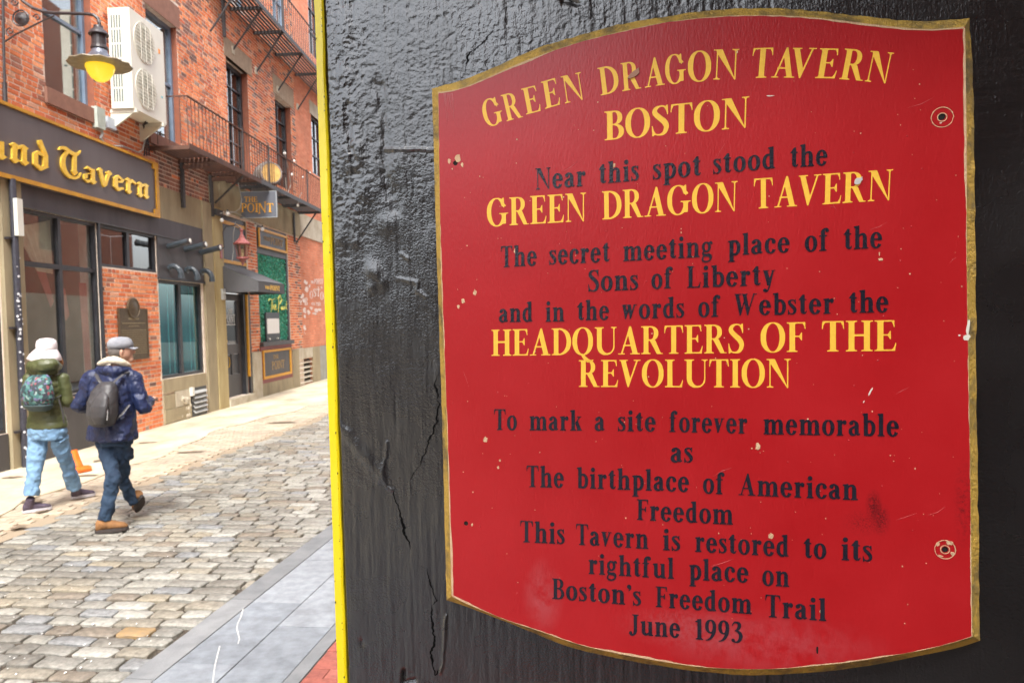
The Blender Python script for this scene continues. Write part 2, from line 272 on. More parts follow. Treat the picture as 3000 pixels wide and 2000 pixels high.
  'r': (0.5, [[7,-1,3,3,4,18,20,21,26,29,27,232,24,240,1,258,1,269,31,276,49,276,97,284,101,280,103,254,124,270,132,273,151,278,164,275,181,259,186,243,186,221,177,204,167,197,156,194,148,194,131,203,119,223,113,217,102,192,102,35,105,27,111,21,127,18,127,0]]),
  'u': (0.67, [[103,-1,84,2,68,8,51,19,41,29,28,53,24,72,24,232,15,244,-4,258,-4,269,28,276,47,276,92,284,97,282,99,77,105,56,110,48,124,40,129,39,140,44,162,67,165,72,165,256,161,262,143,264,143,274,151,276,238,275,240,32,244,26,265,13,265,0,169,-1,166,3,164,28,135,5,111,-1]]),
  'o': (0.6, [[108,-6,84,-1,63,10,43,27,27,48,14,77,8,101,6,123,6,152,11,189,22,219,36,241,53,259,65,267,89,278,103,281,137,281,159,275,183,262,202,243,210,232,218,219,229,187,234,152,234,123,226,77,213,48,196,25,177,10,156,-1,129,-6],[112,21,124,20,129,23,141,35,149,51,160,99,160,125,163,136,160,176,154,208,149,224,136,248,129,254,121,256,111,254,104,248,91,224,83,192,77,141,80,125,80,99,89,59,99,35]]),
  'e': (0.54, [[105,-6,81,0,65,7,43,27,30,45,19,67,11,99,8,117,8,160,11,181,22,216,39,244,56,261,68,270,87,278,100,281,132,281,153,275,173,264,192,245,205,227,210,216,221,179,224,139,222,136,217,135,159,135,154,136,148,142,81,141,80,117,86,72,97,37,111,21,116,21,135,37,148,83,153,83,188,66,201,70,205,64,205,51,191,29,167,7,132,-6],[84,168,143,167,148,168,149,171,146,200,138,232,127,252,119,256,113,256,105,252,94,232,89,216,83,184]]),
  'c': (0.52, [[105,-6,81,0,65,7,43,27,30,45,19,67,11,99,8,117,8,160,11,181,22,216,39,244,56,261,68,270,87,278,100,281,132,281,159,273,180,262,191,252,207,224,208,203,199,184,188,176,172,172,156,176,145,183,137,200,136,221,140,232,138,235,127,252,119,256,113,256,105,251,94,232,89,216,80,160,80,120,82,109,83,91,94,45,103,28,113,20,128,29,135,37,148,74,185,68,201,73,204,72,208,59,189,27,167,7,132,-6]]),
  'b': (0.6, [[105,-3,97,-1,28,-1,23,0,22,3,21,355,13,365,-7,381,-8,389,-1,395,12,396,25,401,52,402,79,406,92,405,94,280,97,278,113,281,135,281,151,278,169,270,180,262,201,241,218,211,223,195,229,165,229,109,220,72,210,48,195,27,184,16,167,5,140,-4],[107,35,124,34,132,39,141,48,154,75,162,115,162,160,159,181,151,208,143,224,135,235,119,244,105,241,97,235,94,227,94,48,97,41]]),
  'd': (0.62, [[92,-3,81,0,56,13,33,37,17,69,11,88,5,125,6,152,14,200,31,236,49,257,63,267,79,275,103,281,121,281,129,279,135,280,136,357,108,381,108,392,113,395,127,396,140,401,167,402,193,406,204,406,207,405,208,400,208,35,210,32,234,21,236,19,237,11,233,7,193,4,185,2,167,2,159,7,143,0,129,-4],[110,35,129,34,136,43,136,235,132,239,121,244,116,243,103,236,94,227,86,211,75,171,74,149,72,141,75,107,86,64,100,42]]),
  'p': (0.6, [[1,-124,-2,-120,-1,-107,17,-102,24,-91,24,229,20,239,-4,258,-5,267,-1,270,28,276,47,276,92,284,103,279,132,281,151,278,169,270,184,259,202,240,218,211,226,184,229,163,229,109,220,72,210,48,199,31,172,7,161,2,140,-4,100,-3,99,-93,105,-102,124,-107,124,-123],[107,35,124,34,132,39,141,48,154,75,162,115,162,160,159,181,151,208,143,224,135,235,119,244,105,241,99,232,99,45,100,39]]),
  'a': (0.58, [[76,-3,47,7,36,15,25,27,17,40,11,59,11,93,19,117,38,139,65,153,76,163,119,178,122,205,122,216,117,232,108,246,103,248,97,246,94,243,98,221,90,203,73,192,49,191,36,197,28,204,22,219,22,227,30,245,36,251,49,258,57,266,65,270,105,278,129,273,162,253,175,241,186,221,195,195,194,37,217,38,222,32,220,27,208,16,185,5,172,5,151,16,119,-1,105,-4],[104,32,124,31,132,35,131,37,122,40,120,43,120,123,119,128,116,129,105,128,92,121,81,107,78,96,78,64,81,53,92,39]]),
  's': (0.46, [[20,-6,16,-3,16,21,14,29,15,91,20,91,23,88,35,51,41,39,54,27,65,21,81,20,97,28,109,43,112,53,112,64,106,88,100,97,38,165,25,184,16,208,16,235,19,245,24,253,33,262,63,273,100,276,116,270,127,262,140,277,153,277,155,197,153,189,148,189,145,192,130,232,108,254,89,254,73,246,65,237,64,224,65,219,69,213,100,188,136,152,159,120,168,91,168,64,162,45,153,31,140,18,111,2,97,-1,73,-1,63,2,44,14,28,-5]]),
  't': (0.4, [[97,5,81,10,65,20,57,29,49,45,45,59,45,253,39,259,15,260,11,264,15,273,79,357,113,359,118,357,120,355,121,278,151,276,153,274,155,269,153,259,124,257,120,253,120,45,124,40,132,40,156,62,161,59,162,53,151,27,138,11,124,4]]),
  'f': (0.42, [[12,-1,8,3,9,18,31,21,37,27,40,35,40,251,39,256,36,257,10,259,8,272,12,276,39,278,40,331,43,347,51,365,65,382,84,395,105,404,140,404,156,400,176,387,183,376,186,357,183,344,177,335,161,327,145,327,137,330,126,341,123,352,122,371,120,373,116,371,112,355,113,278,148,276,152,272,150,259,116,257,113,256,112,251,112,35,115,27,121,21,143,18,144,3,142,0,137,-1]]),
  'v': (0.56, [[73,-1,70,3,74,19,16,259,12,262,1,264,1,274,9,276,119,274,118,264,92,262,88,261,88,259,116,143,119,144,125,157,159,256,158,261,145,264,145,274,153,276,222,275,224,269,222,264,196,262,190,259,99,3,95,-1]]),
  'y': (0.58, [[49,-126,41,-122,28,-120,14,-112,6,-93,9,-77,20,-63,33,-58,44,-58,63,-66,76,-85,81,-84,95,-59,109,8,108,12,104,3,97,-1,74,0,77,19,16,259,12,262,2,264,0,272,2,275,7,276,119,274,118,264,92,262,88,261,88,259,110,168,118,139,121,136,130,155,167,259,164,262,151,264,151,274,223,276,226,272,225,264,201,262,198,259,193,243,125,-53,118,-61,103,-99,91,-112,81,-118]]),
  'w': (0.84, [[65,-1,64,3,66,13,66,27,18,256,15,261,1,264,1,274,105,276,110,275,113,270,127,276,190,275,192,267,185,259,206,160,209,154,215,165,244,256,244,261,240,267,241,274,249,276,316,275,317,267,313,263,279,262,275,259,191,0,167,-1,163,3,168,21,144,133,140,143,137,142,134,133,92,4,87,-1],[107,155,111,153,114,160,128,205,117,259,113,266,108,263,89,262,87,261,85,256]]),
  'k': (0.64, [[1,-1,-2,3,-1,18,15,21,24,32,24,355,21,363,-2,381,-5,389,1,395,17,396,28,401,55,402,81,406,95,406,97,405,99,400,99,32,105,21,124,18,125,3,124,0,119,-1],[140,-1,136,3,137,10,151,13,152,19,122,115,110,131,113,144,109,163,112,171,138,187,176,259,176,261,172,262,148,263,144,267,144,272,146,275,151,276,236,276,240,272,238,264,207,261,169,200,166,189,238,16,241,13,254,11,256,3,254,0,249,-1]]),
  'g': (0.56, [[84,-107,57,-102,33,-91,19,-77,11,-59,8,-43,12,-24,17,-12,41,16,27,32,19,53,20,77,25,89,42,107,30,125,19,152,16,165,16,195,19,213,30,240,40,253,57,267,73,275,84,278,124,278,156,266,175,280,185,284,196,283,208,277,221,264,228,248,223,234,212,228,201,229,183,246,177,244,189,213,192,197,192,168,186,141,175,120,154,99,132,88,116,84,92,84,65,91,57,83,54,72,57,66,68,60,116,55,132,57,156,57,177,51,191,43,202,29,210,13,213,-8,210,-37,193,-70,172,-89,156,-97,127,-105,113,-108],[99,-80,121,-78,137,-73,156,-62,165,-45,164,-27,159,-15,151,-8,63,8,44,-27,44,-53,49,-63,60,-70,73,-75],[102,112,113,114,125,125,135,149,139,168,138,197,130,229,120,245,111,251,105,252,97,251,89,246,81,235,73,213,69,195,70,165,75,141,86,123,94,115]]),
  "'": (0.28, [[47,268,44,270,44,275,61,299,64,309,60,313,41,314,27,323,17,341,16,360,20,371,31,385,44,390,68,390,84,382,92,371,96,357,96,333,93,317,90,304,85,296,69,280,52,269]]),
  '1': (0.52, [[44,-1,40,3,41,16,57,18,65,21,74,37,75,331,73,336,71,337,36,344,33,349,33,355,72,376,74,381,76,400,121,402,137,406,148,400,149,395,150,37,159,21,167,18,183,16,184,3,182,0,177,-1]]),
  '9': (0.6, [[23,-6,19,0,22,5,49,13,60,18,88,43,114,80,136,136,136,139,132,140,124,138,108,138,76,146,49,164,33,187,22,208,14,243,14,301,19,328,33,357,47,377,71,395,92,403,108,406,124,406,140,403,161,395,184,379,199,357,213,328,218,301,221,256,219,245,216,195,207,155,199,131,170,75,154,53,132,31,113,18,73,-1,44,-6],[110,163,121,162,130,171,135,179,146,211,152,251,152,296,143,344,132,372,122,381,116,383,111,382,103,375,94,360,86,331,80,293,80,248,86,211,97,179]]),
  '3': (0.58, [[76,-3,39,5,31,11,19,16,9,32,8,45,14,59,20,65,36,70,47,70,60,65,66,59,72,45,70,29,72,24,81,20,92,20,108,26,119,34,135,64,146,101,146,147,143,157,127,187,113,201,95,211,81,216,73,217,68,224,71,230,85,237,96,248,106,264,119,299,125,336,121,348,106,363,95,368,79,369,60,363,51,355,28,316,22,315,19,323,35,368,40,376,51,387,60,392,87,401,119,401,148,393,161,385,176,371,183,357,186,344,187,315,181,291,165,264,130,235,161,219,191,196,207,168,213,149,216,125,213,99,202,67,184,40,161,18,143,5,119,-3]]),
 },
 'lite': {
  'T': (0.68, [[84,-1,80,3,81,16,103,20,112,32,112,376,110,379,105,380,41,379,20,341,13,299,12,296,7,295,3,299,3,323,5,333,6,373,8,381,8,397,10,400,15,401,260,401,264,397,264,381,266,373,267,336,269,328,269,299,265,295,260,299,252,341,231,379,167,380,162,379,160,376,160,32,166,21,171,19,190,16,192,3,190,0,185,-1]]),
  'H': (0.8, [[4,-1,0,3,1,16,23,18,29,24,34,37,35,360,29,376,24,381,1,384,1,400,9,401,113,400,113,384,92,382,84,374,80,365,82,227,231,225,238,227,240,232,240,365,236,374,228,382,207,384,207,400,215,401,318,400,319,384,297,382,291,376,286,363,285,43,286,35,295,20,300,18,319,16,319,0,212,-1,207,0,206,3,207,16,228,18,236,26,240,35,238,195,89,196,82,195,80,189,80,35,84,26,92,18,113,16,114,3,113,0,108,-1]]),
  'E': (0.66, [[4,-1,0,3,1,16,23,18,29,24,34,37,35,360,29,376,24,381,1,384,1,400,9,401,230,400,232,341,235,328,234,312,231,308,226,309,224,312,218,344,205,373,196,382,95,382,87,377,81,368,81,222,156,220,165,229,180,260,185,262,190,261,192,163,190,155,185,154,180,156,153,200,81,200,80,37,84,26,95,18,201,18,207,21,231,59,243,101,244,104,249,105,253,101,253,93,243,27,241,0]]),
  'P': (0.64, [[4,-1,0,3,1,16,23,18,29,24,34,37,35,360,29,376,24,381,1,384,0,397,2,400,7,401,113,401,124,399,148,398,169,393,201,374,215,360,229,336,234,312,235,280,226,248,212,226,204,218,191,207,175,199,143,191,81,189,80,35,84,26,92,18,113,16,113,0],[82,213,132,212,145,215,167,228,183,251,192,280,192,309,189,325,181,344,173,355,162,365,148,374,127,380,92,380,86,376,81,368]]),
  'O': (0.8, [[132,-6,100,5,70,24,55,39,33,72,22,93,14,117,6,160,6,240,11,272,22,307,46,349,68,374,89,390,121,403,135,406,185,406,215,398,240,384,264,363,285,333,298,307,312,256,315,237,314,160,309,128,298,93,274,51,252,26,231,10,199,-3,183,-7],[152,11,164,10,180,13,191,18,207,28,226,48,245,80,258,115,264,139,269,179,269,224,264,261,253,301,239,331,224,355,205,373,180,387,161,391,140,387,116,374,96,355,83,336,73,315,62,285,56,261,51,221,51,176,56,139,62,115,75,80,95,47,113,28,140,13]]),
  'I': (0.305, [[4,-1,0,3,1,16,23,18,29,24,34,37,35,360,29,376,24,381,1,384,0,397,2,400,7,401,111,401,114,397,113,384,92,382,84,374,80,365,80,37,83,27,92,18,113,16,114,3,113,0,108,-1]]),
  'N': (0.8, [[273,-6,79,296,63,320,60,321,59,35,63,26,71,18,92,16,93,3,92,0,87,-1,7,0,7,16,25,18,33,26,37,35,37,373,36,379,33,382,2,384,0,392,2,400,92,401,100,400,101,387,94,379,97,373,259,45,265,34,268,33,269,365,265,374,257,382,236,384,235,397,236,400,241,401,321,400,321,384,303,382,295,374,291,365,291,5,289,0,283,-5]]),
 },
 'black': {
  'n': (0.58, [[63,-22,41,-4,12,27,14,32,25,41,29,48,29,208,26,216,7,225,4,229,49,274,105,242,116,247,135,262,148,263,155,272,161,274,215,243,217,240,195,213,195,59,198,51,223,38,225,35,216,21,177,-22,172,-20,153,-4,124,27,126,32,140,44,141,51,141,211,137,216,129,216,84,179,83,56,87,50,111,38,113,35,104,21,69,-19]]),
  'a': (0.56, [[167,-22,127,13,120,11,84,-17,79,-17,26,35,28,120,127,167,133,173,132,205,121,208,73,230,68,230,49,218,41,216,43,221,87,270,92,270,140,242,156,242,180,247,185,245,186,243,187,56,191,50,215,38,217,35,208,21,173,-19],[61,35,84,34,129,53,132,56,132,146,129,147,76,128,74,64,41,40,44,36]]),
  'd': (0.58, [[111,-38,42,19,28,24,25,32,19,40,25,45,27,51,28,200,36,204,79,246,87,246,137,228,141,229,89,341,80,389,84,395,119,417,122,413,139,357,195,211,195,51,198,45,205,40,202,35,124,-30],[110,27,113,26,122,32,138,45,141,51,141,181,137,185,81,193,79,192,77,187,78,56,84,47]]),
  'v': (0.6, [[103,-28,105,-8,94,-3,28,235,10,248,12,254,48,301,60,294,94,264,81,249,80,243,124,84,127,84,130,93,159,219,147,237,147,243,193,275,201,278,229,245,238,232,203,195,198,187,151,8,114,-21]]),
  'e': (0.48, [[87,-22,27,43,26,200,28,205,80,264,89,270,159,209,165,203,167,197,143,144,87,130,79,130,78,64,95,42,103,45,143,70,149,67,166,48,159,39,105,-9,90,-21],[78,155,79,152,84,154,125,184,123,189,89,222,81,214,78,205]]),
  'r': (0.46, [[63,-22,41,-4,12,27,14,32,25,41,29,48,29,208,26,216,7,225,4,229,49,274,100,245,105,245,116,260,121,262,149,245,167,232,170,219,175,184,175,180,169,181,143,200,121,206,116,204,84,171,83,56,87,50,111,38,113,35,104,21,69,-19]]),
  'T': (0.95, [[207,-27,172,-17,145,-3,127,10,94,43,83,56,70,80,59,112,54,139,51,165,51,221,59,264,67,288,78,309,94,331,123,363,108,374,87,380,55,379,25,362,20,365,19,371,25,389,38,411,49,419,71,427,108,428,129,422,191,383,241,365,257,362,279,365,300,373,320,384,332,404,337,406,340,403,338,384,330,368,301,331,278,315,275,309,275,104,294,80,285,67,249,26,244,28,204,82,202,88,218,104,221,109,220,314,161,339,153,332,131,301,118,272,109,221,110,184,115,144,129,96,137,80,156,52,169,39,193,23,215,15,231,12,255,13,281,21,306,35,319,48,339,83,343,86,348,83,349,75,333,32,325,21,304,0,287,-11,257,-25,244,-28]]),
 },
}
_gc = {}
def glyph(font, ch):
    if (font, ch) not in _gc:
        adv, t = FONT[font][ch]; out = []
        for L in t:
            v = [q/400 for q in L]
            out.append(list(zip(v[0::2], v[1::2])))
        xs = [p[0] for L in out for p in L]
        _gc[font, ch] = (adv, out, min(xs), max(xs))
    return _gc[font, ch]
def put_text(text, font, quad, place, new_mb, spacing=.06, d0=0, d1=.001):
    """quad: BL, BR, TL, TR as (s, z); each letter mapped bilinearly between baseline and cap line. place(mb) is called per letter"""
    BL, BR, TL, TR = [np.array(p, float) for p in quad]
    pen = 0; items = []
    for ch in text:
        if ch == ' ': pen += .35; continue
        adv, loops, x0, x1 = glyph(font, ch); items.append((loops, pen-x0)); pen += (x1-x0)+spacing
    W = pen-spacing
    for loops, off in items:
        mb = new_mb()
        def fn(x, y, d, off=off):
            t = (x+off)/W; p = (BL*(1-t)+BR*t)*(1-y)+(TL*(1-t)+TR*t)*y
            return mb.fr.P(p[0], d, p[1])
        mb.prism(loops, d0, d1, fn); place(mb)
# ------------------------------------------------------------------ black painted wall with cracks
def vnoise(x, y, seed, n=256):
    g = np.random.default_rng(seed).random((n, n)); xi = np.floor(x).astype(int); yi = np.floor(y).astype(int); fx = x-xi; fy = y-yi
    fx = fx*fx*(3-2*fx); fy = fy*fy*(3-2*fy); a = g[yi % n, xi % n]; b = g[yi % n, (xi+1) % n]; c = g[(yi+1) % n, xi % n]; d = g[(yi+1) % n, (xi+1) % n]
    return (a*(1-fx)+b*fx)*(1-fy)+(c*(1-fx)+d*fx)*fy-.5
def fbm(x, y, seed, o=4):
    return sum(vnoise(x*2**k, y*2**k, seed+k)/2**k for k in range(o))
def sq(px, py, d=0): return SGN.q(px, py, d)
EDGE_L = [sq(985, y)[0] for y in (0, 2000)]
sl_ = (sq(935, 0), sq(985, 0), sq(953, 1000), sq(1003, 2000))
S_IN = .5*(sq(936+22, 0)[0]+sq(1001, 2000)[0])      # boundary yellow strip / black
S_OUT = .5*(sq(934, 0)[0]+sq(968, 2000)[0])
def line_dist(X, Z, pts):
    best = np.full(X.shape, 9.); tt = np.zeros(X.shape)
    for (ax, az), (bx, bz) in zip(pts[:-1], pts[1:]):
        vx, vz = bx-ax, bz-az; t = np.clip(((X-ax)*vx+(Z-az)*vz)/(vx*vx+vz*vz+1e-12), 0, 1)
        best = np.minimum(best, np.hypot(X-ax-vx*t, Z-az-vz*t))
    return best
CR = {
 'a': ([(1446, 85), (1422, 120), (1397, 143), (1377, 156), (1367, 192), (1353, 232)], .0016, -.006),
 'b': ([(1289, 1086), (1273, 1121), (1285, 1159), (1281, 1230), (1260, 1293), (1232, 1357), (1200, 1408)], .0016, -.007),
 'c': ([(1152, 1434), (1158, 1459), (1174, 1510), (1190, 1568), (1206, 1606)], .0014, -.006),
 'd': ([(1225, 1653), (1254, 1667), (1263, 1714), (1281, 1759), (1267, 1772), (1265, 1810), (1276, 1880), (1265, 1912), (1267, 1950), (1276, 1976), (1298, 1945)], .0016, -.007),
 'e': ([(1135, 1295), (1128, 1350), (1122, 1384), (1130, 1425), (1150, 1434)], .0024, .0018),
 'f': ([(1110, 255), (1123, 357), (1130, 446), (1126, 510), (1155, 612)], .007, -.0025),
 'g': ([(1126, 437), (1190, 438), (1275, 441)], .0016, .004),
 'h': ([(1174, 743), (1197, 760)], .0018, .0016), 'i': ([(1165, 815), (1200, 822), (1222, 827), (1220, 850), (1246, 872)], .0018, .0016),
 'j': ([(1308, 1800), (1303, 1850), (1300, 1930), (1290, 1970)], .0014, .003), 'k': ([(1183, 1960), (1181, 2000), (1215, 1990)], .002, -.006),
 'l': ([(1650, 0), (1672, 4), (1692, 14)], .003, -.004), 'm': ([(1019, 310), (1025, 420), (1040, 470)], .004, -.003), 'n': ([(988, 1230), (1060, 1330), (1115, 1390)], .008, .0022),
}
def lin(a, b, st): return np.linspace(a, b, max(2, int(round((b-a)/st))+1))
Sx = np.concatenate([lin(S_IN, S_IN+.62, .0016), lin(S_IN+.625, 1.9, .02)])
Zx = np.concatenate([[0], lin(.15, 1.22, .05), lin(1.24, 2.42, .0017), lin(2.45, 3.2, .05)])
XX, ZZ = np.meshgrid(Sx, Zx)
left = np.clip(1-(XX-S_IN)/.55, 0, 1)
H = .0022*fbm(XX*7, ZZ*3.5, 11, 3) + .0006*fbm(XX*170, ZZ*14, 21, 3) + .0009*fbm(XX*26, ZZ*20, 31, 3)
topz = np.clip((ZZ-1.95)/.12, 0, 1)
wr = fbm(XX*120+1.5*fbm(XX*20, ZZ*20, 5), ZZ*150+2*fbm(XX*16, ZZ*16, 6), 41, 3)
H += topz*.0006*(1-2*np.abs(wr))+np.clip(1-(XX-S_IN)/.09, 0, 1)*np.clip((ZZ-1.85)/.15, 0, 1)*.0009*(1-2*np.abs(wr))
for (px, py, rr, hh) in [(1010, 80, .02, .004), (1005, 230, .014, .003), (1020, 330, .016, .004), (1030, 440, .018, .005), (1045, 460, .012, .003), (1180, 470, .02, .003), (995, 700, .01, .003), (1040, 705, .006, .002), (1085, 790, .009, .004), (1105, 800, .008, .004), (1090, 840, .006, .003), (1120, 830, .008, .003), (1130, 660, .012, .003), (1060, 560, .015, .003), (1340, 1540, .04, .003), (1060, 1880, .005, -.003), (1015, 1940, .006, -.003)]:
    s0, z0 = sq(px, py); H += .55*hh*np.exp(-(((XX-s0)/rr)**2+((ZZ-z0)/(rr*1.4))**2))
for k, (pts, wd, dp) in CR.items():
    P = [sq(*p) for p in pts]; jx = XX+.0022*fbm(XX*90, ZZ*90, 71); jz = ZZ+.0022*fbm(XX*90, ZZ*90, 81)
    d = line_dist(jx, jz, P); wq = wd*(.45+.9*(fbm(XX*60, ZZ*60, 91, 2)+.5)); dp = dp*(0 if k in 'abcd' else .7); H += dp*np.exp(-(d/(wq*1.3))**2) + (.0005*np.exp(-((d-wd*2.6)/(wd*2.2))**2) if dp < 0 else 0)
H[:, -1] = 0
edge = np.clip((XX-S_IN)/.006, 0, 1); H = H*edge-(1-edge)*.003
wm, wt, wb = new_mat('glossy_black_paint'); L = wt.links.new
gm = N_(wt, 'ShaderNodeNewGeometry'); mp = N_(wt, 'ShaderNodeMapping'); mp.inputs['Scale'].default_value = (1, 1, .16); L(gm.outputs['Position'], mp.inputs[0])
n1 = N_(wt, 'ShaderNodeTexNoise', _Scale=260., _Detail=5.0, _Roughness=.6); L(mp.outputs[0], n1.inputs[0])
n2 = N_(wt, 'ShaderNodeTexNoise', _Scale=330., _Detail=3.0); L(gm.outputs['Position'], n2.inputs[0])
ad = N_(wt, 'ShaderNodeMath', operation='ADD'); L(n1.outputs[0], ad.inputs[0]); L(n2.outputs[0], ad.inputs[1])
bp = N_(wt, 'ShaderNodeBump', _Strength=.55, _Distance=.0010); L(ad.outputs[0], bp.inputs['Height']); L(bp.outputs[0], wb.inputs['Normal']); L(bp.outputs[0], wb.inputs['Coat Normal'])
n4 = N_(wt, 'ShaderNodeTexNoise', _Scale=7., _Detail=6.0); L(gm.outputs['Position'], n4.inputs[0])
rp = N_(wt, 'ShaderNodeValToRGB'); rp.color_ramp.elements[0].color = (.004, .004, .005, 1); rp.color_ramp.elements[1].color = (.011, .0105, .011, 1); L(n4.outputs[0], rp.inputs[0]); L(rp.outputs[0], wb.inputs['Base Color'])
mr = N_(wt, 'ShaderNodeMapRange', _From_Min=.3, _From_Max=.7, _To_Min=.15, _To_Max=.38); L(n4.outputs[0], mr.inputs[0]); L(mr.outputs[0], wb.inputs['Roughness'])
wb.inputs['IOR'].default_value = 1.6; wb.inputs['Coat Weight'].default_value = 1.0; wb.inputs['Coat Roughness'].default_value = .14; wb.inputs['Coat IOR'].default_value = 1.7
V = SGN.o[None, :]+SGN.u[None, :]*XX.reshape(-1, 1)+SGN.n[None, :]*H.reshape(-1, 1)+np.array([[0, 0, 1.]])*ZZ.reshape(-1, 1)
ni, nj = XX.shape; idx = np.arange(ni*nj).reshape(ni, nj)
Fq = np.stack([idx[:-1, :-1], idx[:-1, 1:], idx[1:, 1:], idx[1:, :-1]], -1).reshape(-1, 4)
root = thing('tavern_wall', 'glossy black painted wall with wood grain cracks and a yellow edge, behind the red plaque', 'wall', SGN.P((S_IN+.5), 0, 0))
def np_mesh(name, V, Fq, mats, smooth=False):
    me = bpy.data.meshes.new(name); me.vertices.add(len(V)); me.vertices.foreach_set('co', np.ascontiguousarray(V, dtype=np.float32).ravel())
    k = Fq.shape[1]; me.loops.add(Fq.size); me.loops.foreach_set('vertex_index', Fq.ravel().astype(np.int32))
    me.polygons.add(len(Fq)); me.polygons.foreach_set('loop_start', np.arange(0, Fq.size, k, dtype=np.int32))
    if smooth: me.polygons.foreach_set('use_smooth', [True]*len(Fq))
    for m in mats: me.materials.append(m)
    me.update(calc_edges=True); return me
me = np_mesh('panel', V-np.array(root.location), Fq, [wm], True)
o = bpy.data.objects.new('panel', me); COL.objects.link(o); o.parent = root
crackm = mat('crack_shadow', (.004, .004, .004), rough=.95, spec=.1)
def surf(s, z):
    i = int(np.clip(np.searchsorted(Zx, z), 1, len(Zx)-1)); j = int(np.clip(np.searchsorted(Sx, s), 1, len(Sx)-1))
    return float(H[max(i-2, 0):i+2, max(j-2, 0):j+2].max())
rc = random.Random(31)
for key in 'abcdkl':
    P = np.array([sq(*p) for p in CR[key][0]]); seg = np.r_[0, np.cumsum(np.hypot(*np.diff(P, axis=0).T))]; n = int(seg[-1]/.0022)+2; t = np.linspace(0, seg[-1], n)
    X = np.interp(t, seg, P[:, 0]); Z = np.interp(t, seg, P[:, 1]); X += .0022*fbm(t*160, t*0+.5, 300+ord(key), 3)*2; Z += .0012*fbm(t*130, t*0+.5, 320+ord(key), 3)*2
    m_ = MB(SGN); a_, b_ = [], []; thick = 0
    for q in range(n):
        env = min(1, 6*q/n, 6*(n-1-q)/n); wq_ = (.0003+.0017*max(0, .5+fbm(t[q:q+1]*55, t[q:q+1]*0+.5, 340+ord(key), 2)[0]*1.6))*(env+.05)
        h_ = surf(X[q], Z[q])+.0005
        a_.append(m_.pt((X[q]-wq_, h_, Z[q]))); b_.append(m_.pt((X[q]+wq_*rc.uniform(.3, 1.0), h_, Z[q])))
    for q in range(n-1): m_.face((a_[q], b_[q], b_[q+1], a_[q+1]))
    part('crack', m_, crackm, root)
mb = MB(SGN); mb.box(S_OUT+.004, 1.9, -.22, -.016, 0, 3.2); part('wall_body', mb, wm, root)
mb = MB(SGN); mb.box(S_OUT-.02, 1.9, .012, .36, 2.74, 2.90).box(S_OUT-.02, 1.9, .012, .28, 2.66, 2.738); part('shade_ledge', mb, wm, root)  # ledge above the view, added to darken the top of the plaque
yel = mat('yellow_gloss_paint', (.88, .70, .006), (.94, .74, .012), rough=.3, scale=14, bump=.5, bscale=90, coat=.3, stretch=(1, 1, .3))
# the yellow corner bead: slightly uneven, its edges wander
rs = []
for z in np.arange(-.02, 3.22, .02):
    j = .0012*vnoise(np.array([z*37]), np.array([.5]), 3)[0]; k = .0016*vnoise(np.array([z*23]), np.array([.5]), 4)[0]+.0010*vnoise(np.array([z*140]), np.array([.5]), 5)[0]
    a, b = S_OUT+j, S_IN+.0012+k
    rs.append([SGN.P(a, -.02, z), SGN.P(a, -.004, z), SGN.P(a+.003, .0015, z), SGN.P(b-.0025, .0025, z), SGN.P(b, .0008, z), SGN.P(b, -.02, z)])
mb = MB(SGN); mb.rings(rs); part('edge_trim', mb, yel, root)
nk = MB(SGN); rk = random.Random(77)
for k in range(70):
    z = rk.uniform(1.3, 2.4); a = (S_IN-.0012 if rk.random() < .75 else S_OUT+.004)+rk.uniform(-.0006, .0006); r = .0002+.0010*rk.random()**3
    nk.prism([[(a+r*.7*math.cos(t)*(.6+.6*rk.random()), z+r*2*math.sin(t)*(.6+.6*rk.random())) for t in np.linspace(0, 6.283, 8)[:-1]]], .001, .0031)
part('nicks', nk, wm, root, kind='stuff')
# ------------------------------------------------------------------ the red plaque
def ZA(x, y): return (1250+x/2.24, y/2.24)
def ZB(x, y): return (2050+x/2.24, y/2.24)
def ZC(x, y): return (1250+x/2.24, 600+y/2.24)
def ZD(x, y): return (2050+x/2.24, 600+y/2.24)
def ZE(x, y): return (1250+x/2.091, 1250+y/2.091)
def ZF(x, y): return (2050+x/2.0905, 1250+y/2.0905)
TH = .017
outer = [
 [ZA(40, 585), ZA(120, 562), ZA(220, 540), ZA(440, 450), ZA(700, 330), ZA(950, 255), ZA(1200, 180), ZA(1500, 125), ZA(1792, 80), ZB(250, 63), ZB(500, 62), ZB(700, 75), ZB(1000, 105), ZB(1250, 138), ZB(1450, 150), ZB(1620, 145), ZB(1765, 128)],
 [ZB(1765, 128), ZB(1797, 700), ZD(1805, 400), ZD(1815, 1500), ZF(1700, 500), ZF(1714, 1300)],
 [ZF(1714, 1300), ZF(1600, 1342), ZF(1300, 1402), ZF(1080, 1447), ZF(800, 1487), ZF(500, 1507), ZF(300, 1515), ZF(0, 1492), ZE(1450, 1458), ZE(1250, 1427), ZE(1000, 1374), ZE(850, 1332), ZE(700, 1272), ZE(500, 1192), ZE(300, 1112), ZE(125, 1055)],
 [ZE(125, 1055), ZE(100, 0), ZC(60, 0), ZA(40, 585)]]
